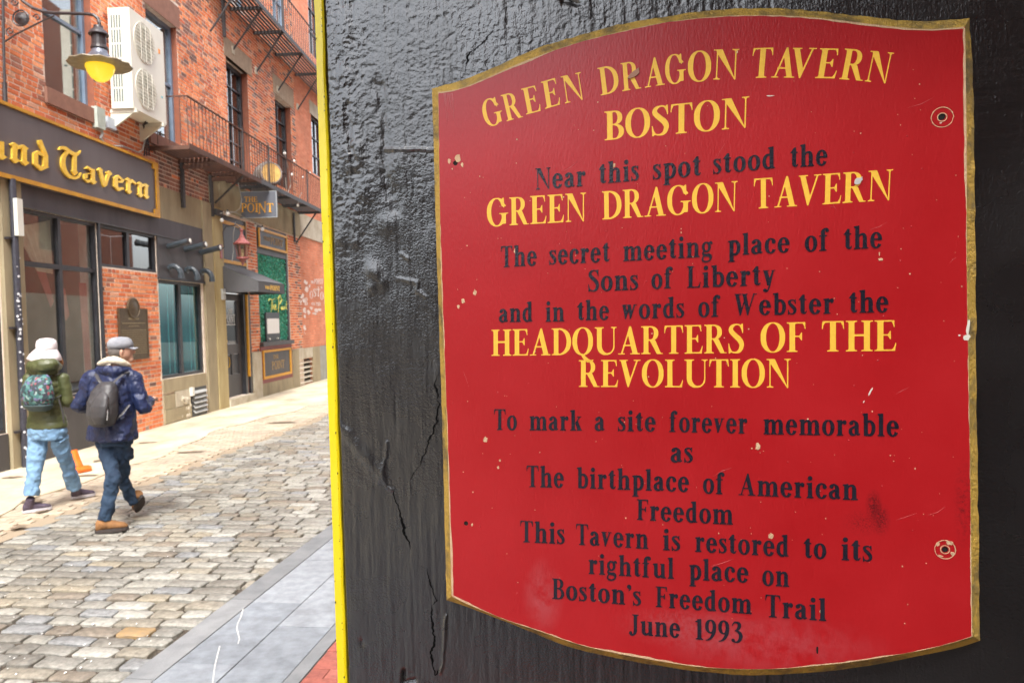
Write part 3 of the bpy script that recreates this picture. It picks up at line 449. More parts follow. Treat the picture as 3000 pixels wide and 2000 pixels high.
inner = [
 [ZA(74, 605), ZA(200, 592), ZA(320, 545), ZA(440, 490), ZA(640, 402), ZA(850, 325), ZA(1050, 262), ZA(1300, 203), ZA(1500, 157), ZA(1792, 118), ZB(200, 103), ZB(500, 101), ZB(740, 114), ZB(1000, 145), ZB(1290, 180), ZB(1500, 198), ZB(1742, 178)],
 [ZB(1742, 178), ZB(1752, 900), ZD(1753, 400), ZD(1772, 1500), ZF(1660, 500), ZF(1670, 1282)],
 [ZF(1670, 1282), ZF(1580, 1312), ZF(1400, 1360), ZF(1100, 1412), ZF(900, 1442), ZF(700, 1462), ZF(500, 1480), ZF(250, 1482), ZF(0, 1470), ZE(1450, 1437), ZE(1200, 1392), ZE(1000, 1350), ZE(850, 1307), ZE(700, 1250), ZE(520, 1195), ZE(350, 1125), ZE(200, 1065), ZE(152, 1035)],
 [ZE(152, 1035), ZE(125, 0), ZC(92, 400), ZC(86, 0), ZA(74, 605)]]
def resample(pl, n, d):
    P = np.array([sq(x, y, d) for x, y in pl]); seg = np.r_[0, np.cumsum(np.hypot(*np.diff(P, axis=0).T))]; t = np.linspace(0, seg[-1], n)
    out = np.stack([np.interp(t, seg, P[:, 0]), np.interp(t, seg, P[:, 1])], 1)
    if n > 12:
        for _ in range(3): out[1:-1] = .25*out[:-2]+.5*out[1:-1]+.25*out[2:]
    return out[:-1]
cnt = (70, 60, 70, 60)
OUT = np.vstack([resample(p, c, .001) for p, c in zip(outer, cnt)]); INN = np.vstack([resample(p, c, TH) for p, c in zip(inner, cnt)])
proot = thing('plaque', 'red board with curved top and bottom and gold and black lettering on black wall', 'sign', SGN.P(float(INN[:, 0].mean()), 0, float(INN[:, 1].min())))
gold = mat('old_gold_paint', (.58, .36, .06), (.20, .14, .05), rough=.45, scale=26, bump=1, bscale=200, detail=10, contrast=(.46, .64))
goldl = mat('sign_gold', (.97, .59, .07), (.92, .53, .055), rough=.38, scale=260, bump=.35, bscale=500, contrast=(.3, .7), bdist=.0006)
blackl = mat('sign_black', (.010, .010, .020), (.018, .018, .028), rough=.26, scale=30, bump=.5, bscale=260, bdist=.0012, spec=.6)
cream = mat('bare_primer', (.70, .50, .30), (.62, .38, .22), rough=.8, scale=90, bump=.4, bscale=300)
dark = mat('dark_hole', (.01, .008, .006), rough=.9)
# red enamel: glossy, faintly woven, faded blotches and grey rubbed patches low down
rm, rt, rb = new_mat('red_enamel'); L = rt.links.new
gm = N_(rt, 'ShaderNodeNewGeometry')
n1 = N_(rt, 'ShaderNodeTexNoise', _Scale=5., _Detail=8.0, _Roughness=.65); L(gm.outputs['Position'], n1.inputs[0])
r1 = N_(rt, 'ShaderNodeValToRGB'); r1.color_ramp.elements[0].color = (.39, .004, .007, 1); r1.color_ramp.elements[0].position = .3; r1.color_ramp.elements[1].color = (.46, .012, .016, 1); r1.color_ramp.elements[1].position = .7; L(n1.outputs[0], r1.inputs[0])
prev = r1.outputs[0]
def rub(cx, cy, rx, ry, col, amt, sc=60, lo=.45):
    global prev
    c = SGN.P(sq(cx, cy, TH)[0], TH, sq(cx, cy, TH)[1])
    vs = N_(rt, 'ShaderNodeVectorMath', operation='SUBTRACT'); vs.inputs[1].default_value = tuple(c); L(gm.outputs['Position'], vs.inputs[0])
    vm = N_(rt, 'ShaderNodeVectorMath', operation='MULTIPLY'); vm.inputs[1].default_value = (1/rx, 1/rx, 1/ry); L(vs.outputs[0], vm.inputs[0])
    ln = N_(rt, 'ShaderNodeVectorMath', operation='LENGTH'); L(vm.outputs[0], ln.inputs[0])
    m1 = N_(rt, 'ShaderNodeMapRange', _From_Min=1.0, _From_Max=.2, _To_Min=0., _To_Max=1.); L(ln.outputs['Value'], m1.inputs[0])
    nn = N_(rt, 'ShaderNodeTexNoise', _Scale=float(sc), _Detail=6.0, _Roughness=.7); L(gm.outputs['Position'], nn.inputs[0])
    m2 = N_(rt, 'ShaderNodeMapRange', _From_Min=lo, _From_Max=lo+.2, _To_Min=0., _To_Max=amt); L(nn.outputs[0], m2.inputs[0])
    mu = N_(rt, 'ShaderNodeMath', operation='MULTIPLY'); L(m1.outputs[0], mu.inputs[0]); L(m2.outputs[0], mu.inputs[1])
    mx = N_(rt, 'ShaderNodeMixRGB'); mx.inputs[2].default_value = col+(1,); L(mu.outputs[0], mx.inputs[0]); L(prev, mx.inputs[1]); prev = mx.outputs[0]
rub(2560, 1478, .010, .020, (.06, .004, .006), 1.0, 520, .38); rub(2580, 1520, .012, .022, (.06, .004, .006), 1.0, 480, .40); rub(2530, 1530, .026, .018, (.10, .004, .006), 1.0, 600, .47)
rub(1590, 1745, .030, .055, (.42, .14, .15), .35, 40, .35)
rub(2230, 1880, .16, .045, (.45, .14, .16), .30, 30, .38)
rub(2010, 1840, .10, .03, (.45, .16, .17), .30, 200, .40)
rub(2825, 1480, .012, .06, (.10, .004, .006), .8, 300, .45)
L(prev, rb.inputs['Base Color']); rb.inputs['Roughness'].default_value = .34; rb.inputs['Specular IOR Level'].default_value = .5; rb.inputs['Coat Weight'].default_value = .15; rb.inputs['Coat Roughness'].default_value = .25
n2 = N_(rt, 'ShaderNodeTexNoise', _Scale=420., _Detail=2.0); mp = N_(rt, 'ShaderNodeMapping'); mp.inputs['Scale'].default_value = (1, 1, .35); L(gm.outputs['Position'], mp.inputs[0]); L(mp.outputs[0], n2.inputs[0])
bp = N_(rt, 'ShaderNodeBump', _Strength=.45, _Distance=.0007); L(n2.outputs[0], bp.inputs['Height'])
vo = N_(rt, 'ShaderNodeTexVoronoi', _Scale=42.); L(gm.outputs['Position'], vo.inputs[0])
m3 = N_(rt, 'ShaderNodeMapRange', _From_Min=.045, _From_Max=.0, _To_Min=0., _To_Max=1.); L(vo.outputs[0], m3.inputs[0])
bp2 = N_(rt, 'ShaderNodeBump', _Strength=.8, _Distance=.0012); L(m3.outputs[0], bp2.inputs['Height']); L(bp.outputs[0], bp2.inputs['Normal']); L(bp2.outputs[0], rb.inputs['Normal'])
n_ = len(OUT); mb = MB(SGN); r0 = []; r1_ = []; r2_ = []
for k in range(n_):
    o_, i_ = OUT[k], INN[k]; j = .0006*random.uniform(-1, 1)
    r0.append(SGN.P(o_[0], -.004, o_[1])); r1_.append(SGN.P(o_[0]+j, .004+j, o_[1]+j)); r2_.append(SGN.P(i_[0], TH-.0015, i_[1]))
mb.rings([r0, r1_, r2_], cap=True); part('bevelled_edge', mb, gold, proot)
HO = [(ZA(188, 1070), 18), (ZB(1587, 765), 22), (ZE(240, 590), 17), (ZF(1503, 750), 18)]
holes = []
for (p, rp_) in HO:
    s0, z0 = sq(*p, TH); r = rp_/2.24/FPX*.95
    holes.append([(s0+r*math.cos(a), z0+r*math.sin(a)) for a in np.linspace(0, 2*math.pi, 15)[:-1]])
mb = MB(SGN); mb.prism([[tuple(p) for p in INN]]+holes, TH-.006, TH); part('board_face', mb, rm, proot)
for (p, rp_), h in zip(HO, holes):
    mb = MB(SGN); s0, z0 = sq(*p, TH); r = rp_/2.24/FPX*.95*1.05
    mb.prism([[(s0+r*math.cos(a), z0+r*math.sin(a)) for a in np.linspace(0, 2*math.pi, 15)[:-1]]], TH-.0012, TH-.0008); 
    o = part('screw_hole', mb, dark, proot)
def blob(s0, z0, rx, rz, n=12, jag=.3, ang=0):
    out = []
    for k in range(n):
        a = 2*math.pi*k/n; q = 1+random.uniform(-jag, jag); x, y = rx*q*math.cos(a), rz*q*math.sin(a)
        out.append((s0+x*math.cos(ang)-y*math.sin(ang), z0+x*math.sin(ang)+y*math.cos(ang)))
    return out
def chipm(p, rx, rz, m=cream, name='paint_chip', jag=.3, ang=0, d=.0003, parent=None):
    s0, z0 = sq(*p, TH); k = .95/FPX
    mb = MB(SGN); mb.prism([blob(s0, z0, rx*k, rz*k, jag=jag, ang=ang)], TH-.001, TH+d); part(name, mb, m, proot)
for p, rx, rz in [(ZA(148, 1058), 5, 8), (ZA(205, 1040), 9, 12), (ZA(233, 1082), 4, 6), (ZA(168, 1108), 2, 3), (ZC(316, 577), 5, 9), (ZC(238, 630), 6, 8), (ZC(207, 667), 4.5, 6), (ZC(580, 303), 4, 8), (ZC(386, 1540), 7, 9), (ZE(449, 205), 3.5, 4.5), (ZE(437, 248), 3.5, 4.5), (ZE(278, 600), 3, 4.5), (ZA(1230, 1085), 4, 7), (ZF(358, 122), 7, 10), (ZF(435, 668), 8, 10), (ZD(1187, 358), 6, 3.5), (ZD(1179, 323), 1.2, 5), (ZF(1456, 717), 5, 5), (ZF(1532, 710), 8, 6), (ZF(1550, 775), 5, 5), (ZF(1473, 789), 7, 3), (ZF(740, 1128), 2.5, 4), (ZF(1167, 174), 1.6, 1.6), (ZF(1319, 256), 2, 2), (ZD(1380, 452), 2, 2), (ZD(1720, 535), 2, 2), (ZA(592, 915), 2, 2), (ZC(1670, 182), 2, 3), (ZC(1456, 1127), 2, 2), (ZB(245, 345), 3, 4), (ZD(321, 815), 2, 2)]:
    chipm(p, rx, rz)
wh = mat('white_scrape', (.75, .72, .62), rough=.7)
for p, rx, rz, an in [(ZD(1752, 868), 9, 7, 0), (ZD(1762, 800), 4, 18, -.1), (ZD(1706, 856), 3, 2, 0), (ZD(1120, 1225), 2, 14, -.45), (ZD(1078, 1290), 1, 4, -.3), (ZB(462, 630), 10, 1.6, -.1), (ZB(1582, 808), 3, 1.2, 0)]:
    chipm(p, rx, rz, wh, 'scrape', .25, an)
chipm(ZB(1040, 1188), 14, 7, mat('grey_chip', (.55, .53, .50), rough=.6), 'paint_chip', .35, .5, d=.0016)
chipm(ZA(1362, 483), 19, 8, mat('brown_chip', (.42, .22, .15), rough=.8, bump=.4), 'paint_chip', .25, .55, d=.0016)
chipm(ZF(720, 1366), 3, 12, dark, 'nick', .2)
for p, r in ((ZB(1592, 770), 27), (ZF(1503, 750), 26)):       # countersunk rings
    s0, z0 = sq(*p, TH); k = .95/FPX; mb = MB(SGN)
    def ring_(r): return [(s0+r*k*(1+random.uniform(-.03, .03))*math.cos(a), z0+r*k*math.sin(a)) for a in np.linspace(0, 2*math.pi, 29)[:-1]]
    mb.prism([ring_(r), ring_(r-1.8)], TH-.001, TH+.0004); mb.prism([ring_(12), ring_(9.8)], TH-.001, TH+.0003); part('countersink_ring', mb, cream, proot)
# flaked line where the red meets the gold bevel
mb = MB(SGN); c0 = INN.mean(0); N2 = 900; ti = np.linspace(0, n_, N2, endpoint=False); P = np.stack([np.interp(ti, np.arange(n_+1), np.r_[INN[:, i], INN[0, i]]) for i in (0, 1)], 1)
T = np.roll(P, -3, 0)-np.roll(P, 3, 0); T /= np.hypot(*T.T)[:, None]+1e-9; Nn = np.stack([T[:, 1], -T[:, 0]], 1); Nn *= np.sign(((c0-P)*Nn).sum(1))[:, None]
wv = np.clip(.0012+.0042*fbm(ti*.09, ti*0+.3, 55, 4)+.0012*fbm(ti*.9, ti*0+.3, 57, 2), .00015, .004)
ia = []; ib = []
for k in range(N2):
    ia.append(mb.pt((P[k, 0], TH+.0002, P[k, 1]))); q = P[k]+Nn[k]*wv[k]; ib.append(mb.pt((q[0], TH+.0002, q[1])))
for k in range(N2): mb.face((ia[k], ib[k], ib[(k+1) % N2], ia[(k+1) % N2]))
part('flaked_rim', mb, cream, proot)
# fine specks and hairline scratches of a board handled for decades
rs_ = random.Random(12); spk = MB(SGN)
for k in range(170):
    a, b = rs_.uniform(INN[:, 0].min()+.02, INN[:, 0].max()-.01), rs_.uniform(INN[:, 1].min()+.06, INN[:, 1].max()-.08); r = .0004+.0006*rs_.random()**3
    spk.prism([[(a+r*(.7+.6*rs_.random())*math.cos(t), b+r*(.7+.6*rs_.random())*math.sin(t)) for t in np.linspace(0, 6.283, 7)[:-1]]], TH-.001, TH+.00025)
part('specks', spk, cream, proot, kind='stuff')
scm = mat('scratch_pink', (.62, .20, .20), rough=.6); sc2 = MB(SGN)
for k in range(16):
    a, b = rs_.uniform(INN[:, 0].min()+.03, INN[:, 0].max()-.02), rs_.uniform(INN[:, 1].min()+.08, INN[:, 1].max()-.1); an = rs_.uniform(-.5, .5)+(1.57 if rs_.random() < .5 else .2); l = rs_.uniform(.006, .035); w_ = .00018
    dx, dz_ = math.cos(an), math.sin(an); m_ = rs_.uniform(-.002, .002)
    sc2.prism([[(a, b), (a+dx*l/2-dz_*m_, b+dz_*l/2+dx*m_-w_), (a+dx*l, b+dz_*l), (a+dx*l/2-dz_*m_, b+dz_*l/2+dx*m_+w_)]], TH-.001, TH+.0002)
for k in range(9):
    x0 = 108+k*7.5+rs_.uniform(-2, 2); a, b = sq(*ZA(x0, 612), TH); a2, b2 = sq(*ZA(x0+18+rs_.uniform(-6, 6), 612+rs_.uniform(60, 260)), TH)
    sc2.prism([[(a, b), (a+.0004, b), (a2, b2)]], TH-.001, TH+.0002)
part('scratches', sc2, scm, proot, kind='stuff')
# lettering
def nmb(): return MB(SGN)
def W(text, m, bl, br, upl, upr, sc, sp=.05, hh=.0007, **k):
    tl = (bl[0]+upl[0]/sc, bl[1]+upl[1]/sc); tr = (br[0]+upr[0]/sc, br[1]+upr[1]/sc)
    def place(mb): part('letter', mb, m, proot)
    put_text(text, 'bold', [sq(*p, TH) for p in (bl, br, tl, tr)], place, nmb, sp, TH-.0004, TH+hh)
for ch, x0, y0, x1, y1, ux, uy, fz in [
 ('G', 388, 838, 510, 805, -38, -172, ZA), ('R', 525, 797, 632, 768, -40, -170, ZA), ('E', 652, 753, 752, 728, -33, -168, ZA), ('E', 777, 716, 880, 686, -29, -176, ZA), ('N', 905, 681, 1037, 650, -27, -176, ZA),
 ('D', 1142, 628, 1268, 604, -22, -180, ZA), ('R', 1284, 600, 1408, 580, -13, -183, ZA), ('A', 1432, 577, 1563, 556, -10, -185, ZA), ('G', 1568, 556, 1703, 542, -6, -190, ZA), ('O', 1715, 540, 1867, 530, 0, -198, ZA),
 ('N', 85, 524, 252, 520, 8, -197, ZB), ('T', 335, 514, 470, 510, 16, -196, ZB), ('A', 467, 510, 620, 511, 25, -195, ZB), ('V', 590, 513, 748, 514, 22, -197, ZB), ('E', 757, 514, 892, 516, 32, -195, ZB), ('R', 915, 520, 1070, 532, 38, -200, ZB), ('N', 1080, 535, 1235, 548, 42, -200, ZB)]:
    W(ch, goldl, fz(x0, y0), fz(x1, y1), (ux, uy), (ux, uy), 2.24, hh=.0002)
G_ = goldl; B_ = blackl
for t, m, bl, br, ul, ur, sc in [
 ('BOSTON', G_, ZA(1168, 922), ZA(2112, 836), (-3, -187), (6, -203), 2.24),
 ('Near', B_, ZA(715, 1245), ZA(1042, 1221), (-3, -138), (0, -140), 2.24), ('this', B_, ZA(1130, 1207), ZA(1393, 1184), (0, -140), (0, -142), 2.24), ('spot', B_, ZA(1485, 1179), ZA(1800, 1153), (0, -142), (0, -142), 2.24),
 ('stood', B_, ZB(88, 1143), ZB(495, 1105), (0, -142), (0, -142), 2.24), ('the', B_, ZB(595, 1100), ZB(838, 1084), (0, -144), (0, -146), 2.24),
 ('GREEN', G_, ZA(397, 1487), ZA(1046, 1450), (-4, -180), (0, -186), 2.24), ('DRAGON', G_, ZA(1152, 1441), ZA(2037, 1383), (-3, -183), (4, -195), 2.24), ('TAVERN', G_, ZB(357, 1371), ZB(1260, 1312), (-2, -197), (10, -201), 2.24),
 ('The', B_, ZC(487, 410), ZC(722, 397), (0, -137), (0, -137), 2.24), ('secret', B_, ZC(805, 393), ZC(1200, 373), (0, -137), (0, -139), 2.24), ('meeting', B_, ZC(1290, 370), ZC(1877, 338), (0, -139), (0, -141), 2.24),
 ('place', B_, ZD(185, 333), ZD(590, 311), (0, -140), (0, -142), 2.24), ('of', B_, ZD(690, 308), ZD(848, 300), (0, -146), (0, -148), 2.24), ('the', B_, ZD(945, 294), ZD(1197, 282), (0, -150), (0, -150), 2.24),
 ('Sons', B_, ZC(1060, 568), ZC(1388, 556), (0, -138), (0, -140), 2.24), ('of', B_, ZC(1475, 552), ZC(1615, 546), (0, -140), (0, -140), 2.24), ('Liberty', B_, ZC(1708, 544), ZC(2289, 526), (0, -140), (0, -143), 2.24),
 ('and', B_, ZC(475, 771), ZC(695, 765), (0, -128), (0, -130), 2.24), ('in', B_, ZC(780, 766), ZC(903, 763), (0, -133), (0, -133), 2.24), ('the', B_, ZC(988, 758), ZC(1197, 753), (0, -132), (0, -132), 2.24), ('words', B_, ZC(1280, 749), ZC(1690, 739), (0, -136), (0, -137), 2.24),
 ('of', B_, ZC(1782, 737), ZC(1927, 733), (0, -140), (0, -142), 2.24), ('Webster', B_, ZD(228, 726), ZD(880, 713), (0, -141), (0, -144), 2.24), ('the', B_, ZD(980, 709), ZD(1238, 704), (0, -148), (0, -148), 2.24),
 ('HEADQUARTERS', G_, ZC(425, 990), ZC(2082, 971), (-1, -170), (0, -190), 2.24), ('OF', G_, ZD(400, 967), ZD(695, 963), (0, -192), (0, -194), 2.24), ('THE', G_, ZD(802, 962), ZD(1290, 957), (0, -198), (0, -201), 2.24),
 ('REVOLUTION', G_, ZC(998, 1193), ZC(2390, 1198), (0, -174), (0, -188), 2.24),
 ('To', B_, ZC(442, 1475), ZC(592, 1476), (0, -136), (0, -136), 2.24), ('mark', B_, ZC(675, 1477), ZC(1020, 1479), (0, -133), (0, -133), 2.24), ('a', B_, ZC(1103, 1480), ZC(1168, 1481), (0, -134), (0, -134), 2.24), ('site', B_, ZC(1255, 1482), ZC(1503, 1485), (0, -135), (0, -136), 2.24),
 ('forever', B_, ZC(1592, 1487), ZC(2104, 1499), (0, -137), (0, -141), 2.24), ('memorable', B_, ZD(418, 1503), ZD(1307, 1518), (0, -142), (0, -148), 2.24),
 ('as', B_, ZE(1495, 216), ZE(1630, 217), (0, -132), (0, -132), 2.09), ('The', B_, ZE(612, 366), ZE(840, 371), (0, -130), (0, -130), 2.09), ('birthplace', B_, ZE(920, 373), ZE(1607, 397), (0, -127), (0, -131), 2.09),
 ('of', B_, ZF(20, 405), ZF(152, 411), (0, -130), (0, -132), 2.09), ('American', B_, ZF(237, 415), ZF(968, 447), (0, -131), (0, -136), 2.09),
 ('Freedom', B_, ZE(1287, 567), ZE(1876, 597), (0, -125), (0, -131), 2.09), ('This', B_, ZE(573, 703), ZE(845, 716), (0, -130), (0, -130), 2.09), ('Tavern', B_, ZE(915, 719), ZE(1358, 746), (0, -127), (0, -129), 2.09), ('is', B_, ZE(1447, 752), ZE(1553, 757), (0, -130), (0, -130), 2.09),
 ('restored', B_, ZE(1645, 762), ZE(2218, 794), (0, -129), (0, -132), 2.09), ('to', B_, ZF(637, 800), ZF(775, 807), (0, -134), (0, -134), 2.09), ('its', B_, ZF(868, 813), ZF(1057, 823), (0, -139), (0, -140), 2.09),
 ('rightful', B_, ZE(992, 898), ZE(1515, 929), (0, -125), (0, -128), 2.09), ('place', B_, ZE(1608, 933), ZE(1971, 952), (0, -130), (0, -132), 2.09), ('on', B_, ZF(383, 968), ZF(548, 977), (0, -132), (0, -132), 2.09),
 ("Boston's", B_, ZE(768, 1049), ZE(1313, 1094), (0, -123), (0, -127), 2.09), ('Freedom', B_, ZE(1403, 1099), ZE(1991, 1144), (0, -124), (0, -130), 2.09), ('Trail', B_, ZF(402, 1160), ZF(775, 1186), (0, -136), (0, -136), 2.09),
 ('June', B_, ZE(1240, 1268), ZE(1552, 1289), (0, -123), (0, -126), 2.09), ('1993', B_, ZE(1645, 1297), ZE(1936, 1322), (0, -123), (0, -130), 2.09)]:
    W(t, m, bl, br, ul, ur, sc, sp=(.05 if m is G_ else .09), hh=(.0002 if m is G_ else .0007))
# ------------------------------------------------------------------ ground
sett_m = pick_mat('granite_sett', [((.225, .218, .195), 6), ((.27, .262, .232), 5), ((.19, .18, .158), 5), ((.235, .215, .175), 4), ((.33, .322, .29), 3), ((.215, .22, .222), 2), ((.195, .168, .135), 2), ((.265, .235, .18), 1)], rough=.48, bump=1, bscale=42, var=.40, scale=30)
sett_o = mat('ochre_sett', (.34, .22, .10), (.24, .18, .11), rough=.6, scale=30, bump=.8)
grit = mat('dark_joint_grit', (.045, .036, .028), (.10, .08, .06), rough=.95, scale=60, bump=1, bscale=200)
mb = MB(); mb.quad((-60, -40, -.03), (60, -40, -.03), (60, 90, -.03), (-60, 90, -.03)); struct('ground', mb, grit)
def xl(y): return -4.676+(y-6.644)*.113
def xr(y): return -2.087+(y-3.817)*.1345
road = single('road', MB().quad((-6, -8, -.022), (.2, -8, -.022), (.2, 40, -.022), (-6, 40, -.022)), grit, None, None, kind='structure')
def sett_tpl(seed):       # a worn stone: 8 rim points, domed top
    rg = random.Random(seed); rim = []
    for x, y in ((-.5, -.36), (-.43, -.5), (0, -.5), (.43, -.5), (.5, -.36), (.5, .36), (.43, .5), (0, .5), (-.43, .5), (-.5, .36)):
        rim.append((x*(1+rg.uniform(-.06, .03)), y*(1+rg.uniform(-.12, .04)))); n = 10
    return rim, [rg.uniform(-.004, .004) for _ in range(n)], rg.uniform(0, .003)
TPL = [sett_tpl(i) for i in range(14)]
def sett_geo(tp, cx, cy, w_, h_, z, rot, tx=0, ty=0):
    rim, dz, cz = tp; c, s_ = math.cos(rot), math.sin(rot); V = []
    for lv, (k, zz) in enumerate(((1.0, -.03), (.99, -.006), (.86, 0))):
        for (x, y), d in zip(rim, dz):
            X, Y = x*w_*k, y*h_*k
            if lv == 2: X, Y = x*w_-.007*np.sign(x), y*h_-.007*np.sign(y)
            V.append((cx+X*c-Y*s_, cy+X*s_+Y*c, z+zz+(d if lv else 0)+tx*x+ty*y))
    V.append((cx, cy, z+.002+cz)); n = 10; F = []
    for lv in (0, 1):
        for k in range(n): F.append((lv*n+k, lv*n+(k+1) % n, (lv+1)*n+(k+1) % n, (lv+1)*n+k))
    for k in range(n): F.append((2*n+k, 2*n+(k+1) % n, 3*n))
    return V, F
cands = []; ang = math.atan2(-.133, .991)
t = -6.0; row = 0
while t < 33:
    dep = .132*random.uniform(.9, 1.12)
    t += dep; row += 1; u_ = -4.6-random.uniform(0, .25)
    while u_ < .0:
        wd = random.choice((.17, .2, .22, .24, .26, .28, .32))*random.uniform(.95, 1.05)
        c = KRB.P(t-dep/2, u_+wd/2, 0)
        wob = .012*math.sin(u_*2.1+t*.6)+.010*math.sin(u_*5.3+1.7*t)
        cx, cy = c[0]+KRB.u[0]*wob, c[1]+KRB.u[1]*wob
        over = cx+wd*.5-xr(cy)-.004
        if over > 0 and over < wd-.07: wd2 = wd-over; cx -= over/2
        else: wd2 = wd
        if cx-wd2*.35 > xl(cy) and (over <= 0 or over < wd-.07): cands.append((cx, cy, wd2-.014, dep-.014))
        u_ += wd
inv = M.T
def px_size(p, l):
    c = inv @ (np.array(p)-CAM)
    if -c[2] < .3: return 0, -1, -1
    return FPX*l/-c[2], 1500+FPX*c[0]/-c[2], 1000-FPX*c[1]/-c[2]
vis = []
for i, (cx, cy, a, b) in enumerate(cands):
    s_, x, y = px_size((cx, cy, 0), a)
    if -40 < x < 1010 and y < 2060 and s_ > 0: vis.append((-s_, i))
vis.sort(); near = set(i for _, i in vis[:300])
meshes = []
for k, tp in enumerate(TPL):
    V, F = sett_geo(tp, 0, 0, 1, 1, 0, 0)
    # unit stone would scale its bevel, so build at typical size
    V, F = sett_geo(tp, 0, 0, .235, .12, 0, 0); me = bpy.data.meshes.new('sett'); me.from_pydata(V, [], F); me.materials.append(sett_m); me.polygons.foreach_set('use_smooth', [len(f) == 3 or i >= 10 for i, f in enumerate(F)]); meshes.append(me)
ochre = meshes[3].copy(); ochre.materials.clear(); ochre.materials.append(sett_o)
och = [min(near, key=lambda i: np.hypot(cands[i][0]-g[0], cands[i][1]-g[1])) for g in (ground(443, 1832), ground(366, 1850))]
SV, SF = [], []
rl = wl(road)
for i, (cx, cy, a, b) in enumerate(cands):
    z = random.uniform(-.004, .004)+.006*math.sin(cx*1.7+cy*.9); rot = ang+random.uniform(-.03, .03); tx, ty = random.uniform(-.006, .006), random.uniform(-.005, .005)
    if i in near:
        o = bpy.data.objects.new('sett', ochre if i in och else random.choice(meshes)); COL.objects.link(o); o.parent = road
        o.location = (cx-rl[0], cy-rl[1], z-rl[2]); o.rotation_euler = (ty*4, -tx*4, rot); o.scale = (a/.235, b/.12, 1)
    else:
        V, F = sett_geo(random.choice(TPL), cx, cy, a, b, z, rot, tx, ty); k = len(SV); SV += V; SF += [tuple(q+k for q in f) for f in F]
me = bpy.data.meshes.new('far_setts'); me.from_pydata([(x-rl[0], y-rl[1], z-rl[2]) for x, y, z in SV], [], SF); me.materials.append(sett_m)
o = bpy.data.objects.new('far_setts', me); COL.objects.link(o); o.parent = road; o['kind'] = 'stuff'
# tan paver strip between the setts and the bright pavement
tan_m = pick_mat('tan_paver', [((.40, .33, .25), 3), ((.44, .36, .27), 3), ((.37, .31, .24), 2), ((.46, .39, .30), 2)], rough=.75, bump=.6, bscale=70, var=.22, scale=9)
mb = MB(); mb.quad((-7.2, -8, -.018), (xl(-8)+.1, -8, -.018), (xl(34)+.1, 34, -.018), (-6.2, 34, -.018)); walk = struct('pavement', mb, mat('sand_joint', (.30, .24, .17), rough=.95))
def xb(y): return -5.33+.30*np.clip((y-13)/2.5, 0, 1)+.5*np.clip((y-15)/3, 0, 1)+.10*math.sin(y*1.3)+.05*math.sin(y*3.7)
PV, PF = [], []
def flat_block(V, F, cx, cy, w_, h_, z, rot, ch=.004, hh=.03):
    c, s_ = math.cos(rot), math.sin(rot); k = len(V)
    for zz, e in ((-hh, 0), (-ch, 0), (0, ch)):
        for x, y in ((-w_/2+e, -h_/2+e), (w_/2-e, -h_/2+e), (w_/2-e, h_/2-e), (-w_/2+e, h_/2-e)): V.append((cx+x*c-y*s_, cy+x*s_+y*c, z+zz))
    for a in (0, 4):
        for b in range(4): F.append((k+a+b, k+a+(b+1) % 4, k+a+4+(b+1) % 4, k+a+4+b))
    F.append((k+8, k+9, k+10, k+11))
for iy in range(-40, 330):
    for ix in range(-2, 34):
        y = iy*.104+ (ix*.0); x = -7.4+ix*.206+(iy % 2)*.103
        # laid at 45 degrees
        X = -5.2+(x+5.2)*.72-(y-9)*.0; 
        if x > xl(y)-.13 or x < xb(y)+.1: continue
        flat_block(PV, PF, x+random.uniform(-.002, .002), y, .199, .099, random.uniform(-.002, .002)-.002+.004*math.sin(x*2+y), random.uniform(-.012, .012)+.06, .003)
rw = wl(walk)
me = bpy.data.meshes.new('paver_bricks'); me.from_pydata([(x-rw[0], y-rw[1], z-rw[2]) for x, y, z in PV], [], PF); me.materials.append(tan_m); o = bpy.data.objects.new('paver_bricks', me); COL.objects.link(o); o.parent = walk; o['kind'] = 'stuff'
# bright worn concrete slabs against the buildings
con = mat('pale_concrete', (.60, .53, .40), (.34, .27, .18), rough=.8, scale=1.6, bump=.7, bscale=50, detail=11, contrast=(.40, .72), stretch=(1, .6, 1))
y = -6.0
while y < 33:
    ln = random.uniform(1.4, 1.75); mbs = MB(); n = 8; pts = []
    for k in range(n+1): yy = y+.006+(ln-.012)*k/n; pts.append((xb(yy)+.12+random.uniform(-.02, .02), yy))
    loop = [(-7.0, y+.006)]+[pts[0]]+pts[1:]+[(-7.0, y+ln-.006)]
    z = .006+random.uniform(-.003, .003)
    mbs.prism([loop], 0, 1, fn=lambda a, b, d, z=z: np.array([a, b, z-.03*(1-d)])); part('slab', mbs, con, walk); y += ln
# cracks and dirt in the gutter of the pavement: a few dark worn hollows
crk = mat('damp_dirt', (.16, .12, .08), (.22, .17, .12), rough=.8)
for (a, b, rx, ry) in [(300, 1350, 22, 3), (250, 1395, 30, 2.5), (95, 1470, 34, 4), (60, 1545, 22, 3.5), (560, 1325, 40, 2), (120, 1500, 14, 3), (820, 1238, 40, 2), (430, 1298, 26, 2), (36, 1400, 24, 2.5)]:
    g = ground(a, b); sc = g[1]/FPX; mbs = MB(); L_ = blob(0, 0, rx*sc, ry*sc*6, 14, .35)
    mbs.prism([L_], 0, 1, fn=lambda p, q, d, g=g: np.array([g[0]+p, g[1]+q, .0125+.001*d])); part('dirt_patch', mbs, crk, walk)
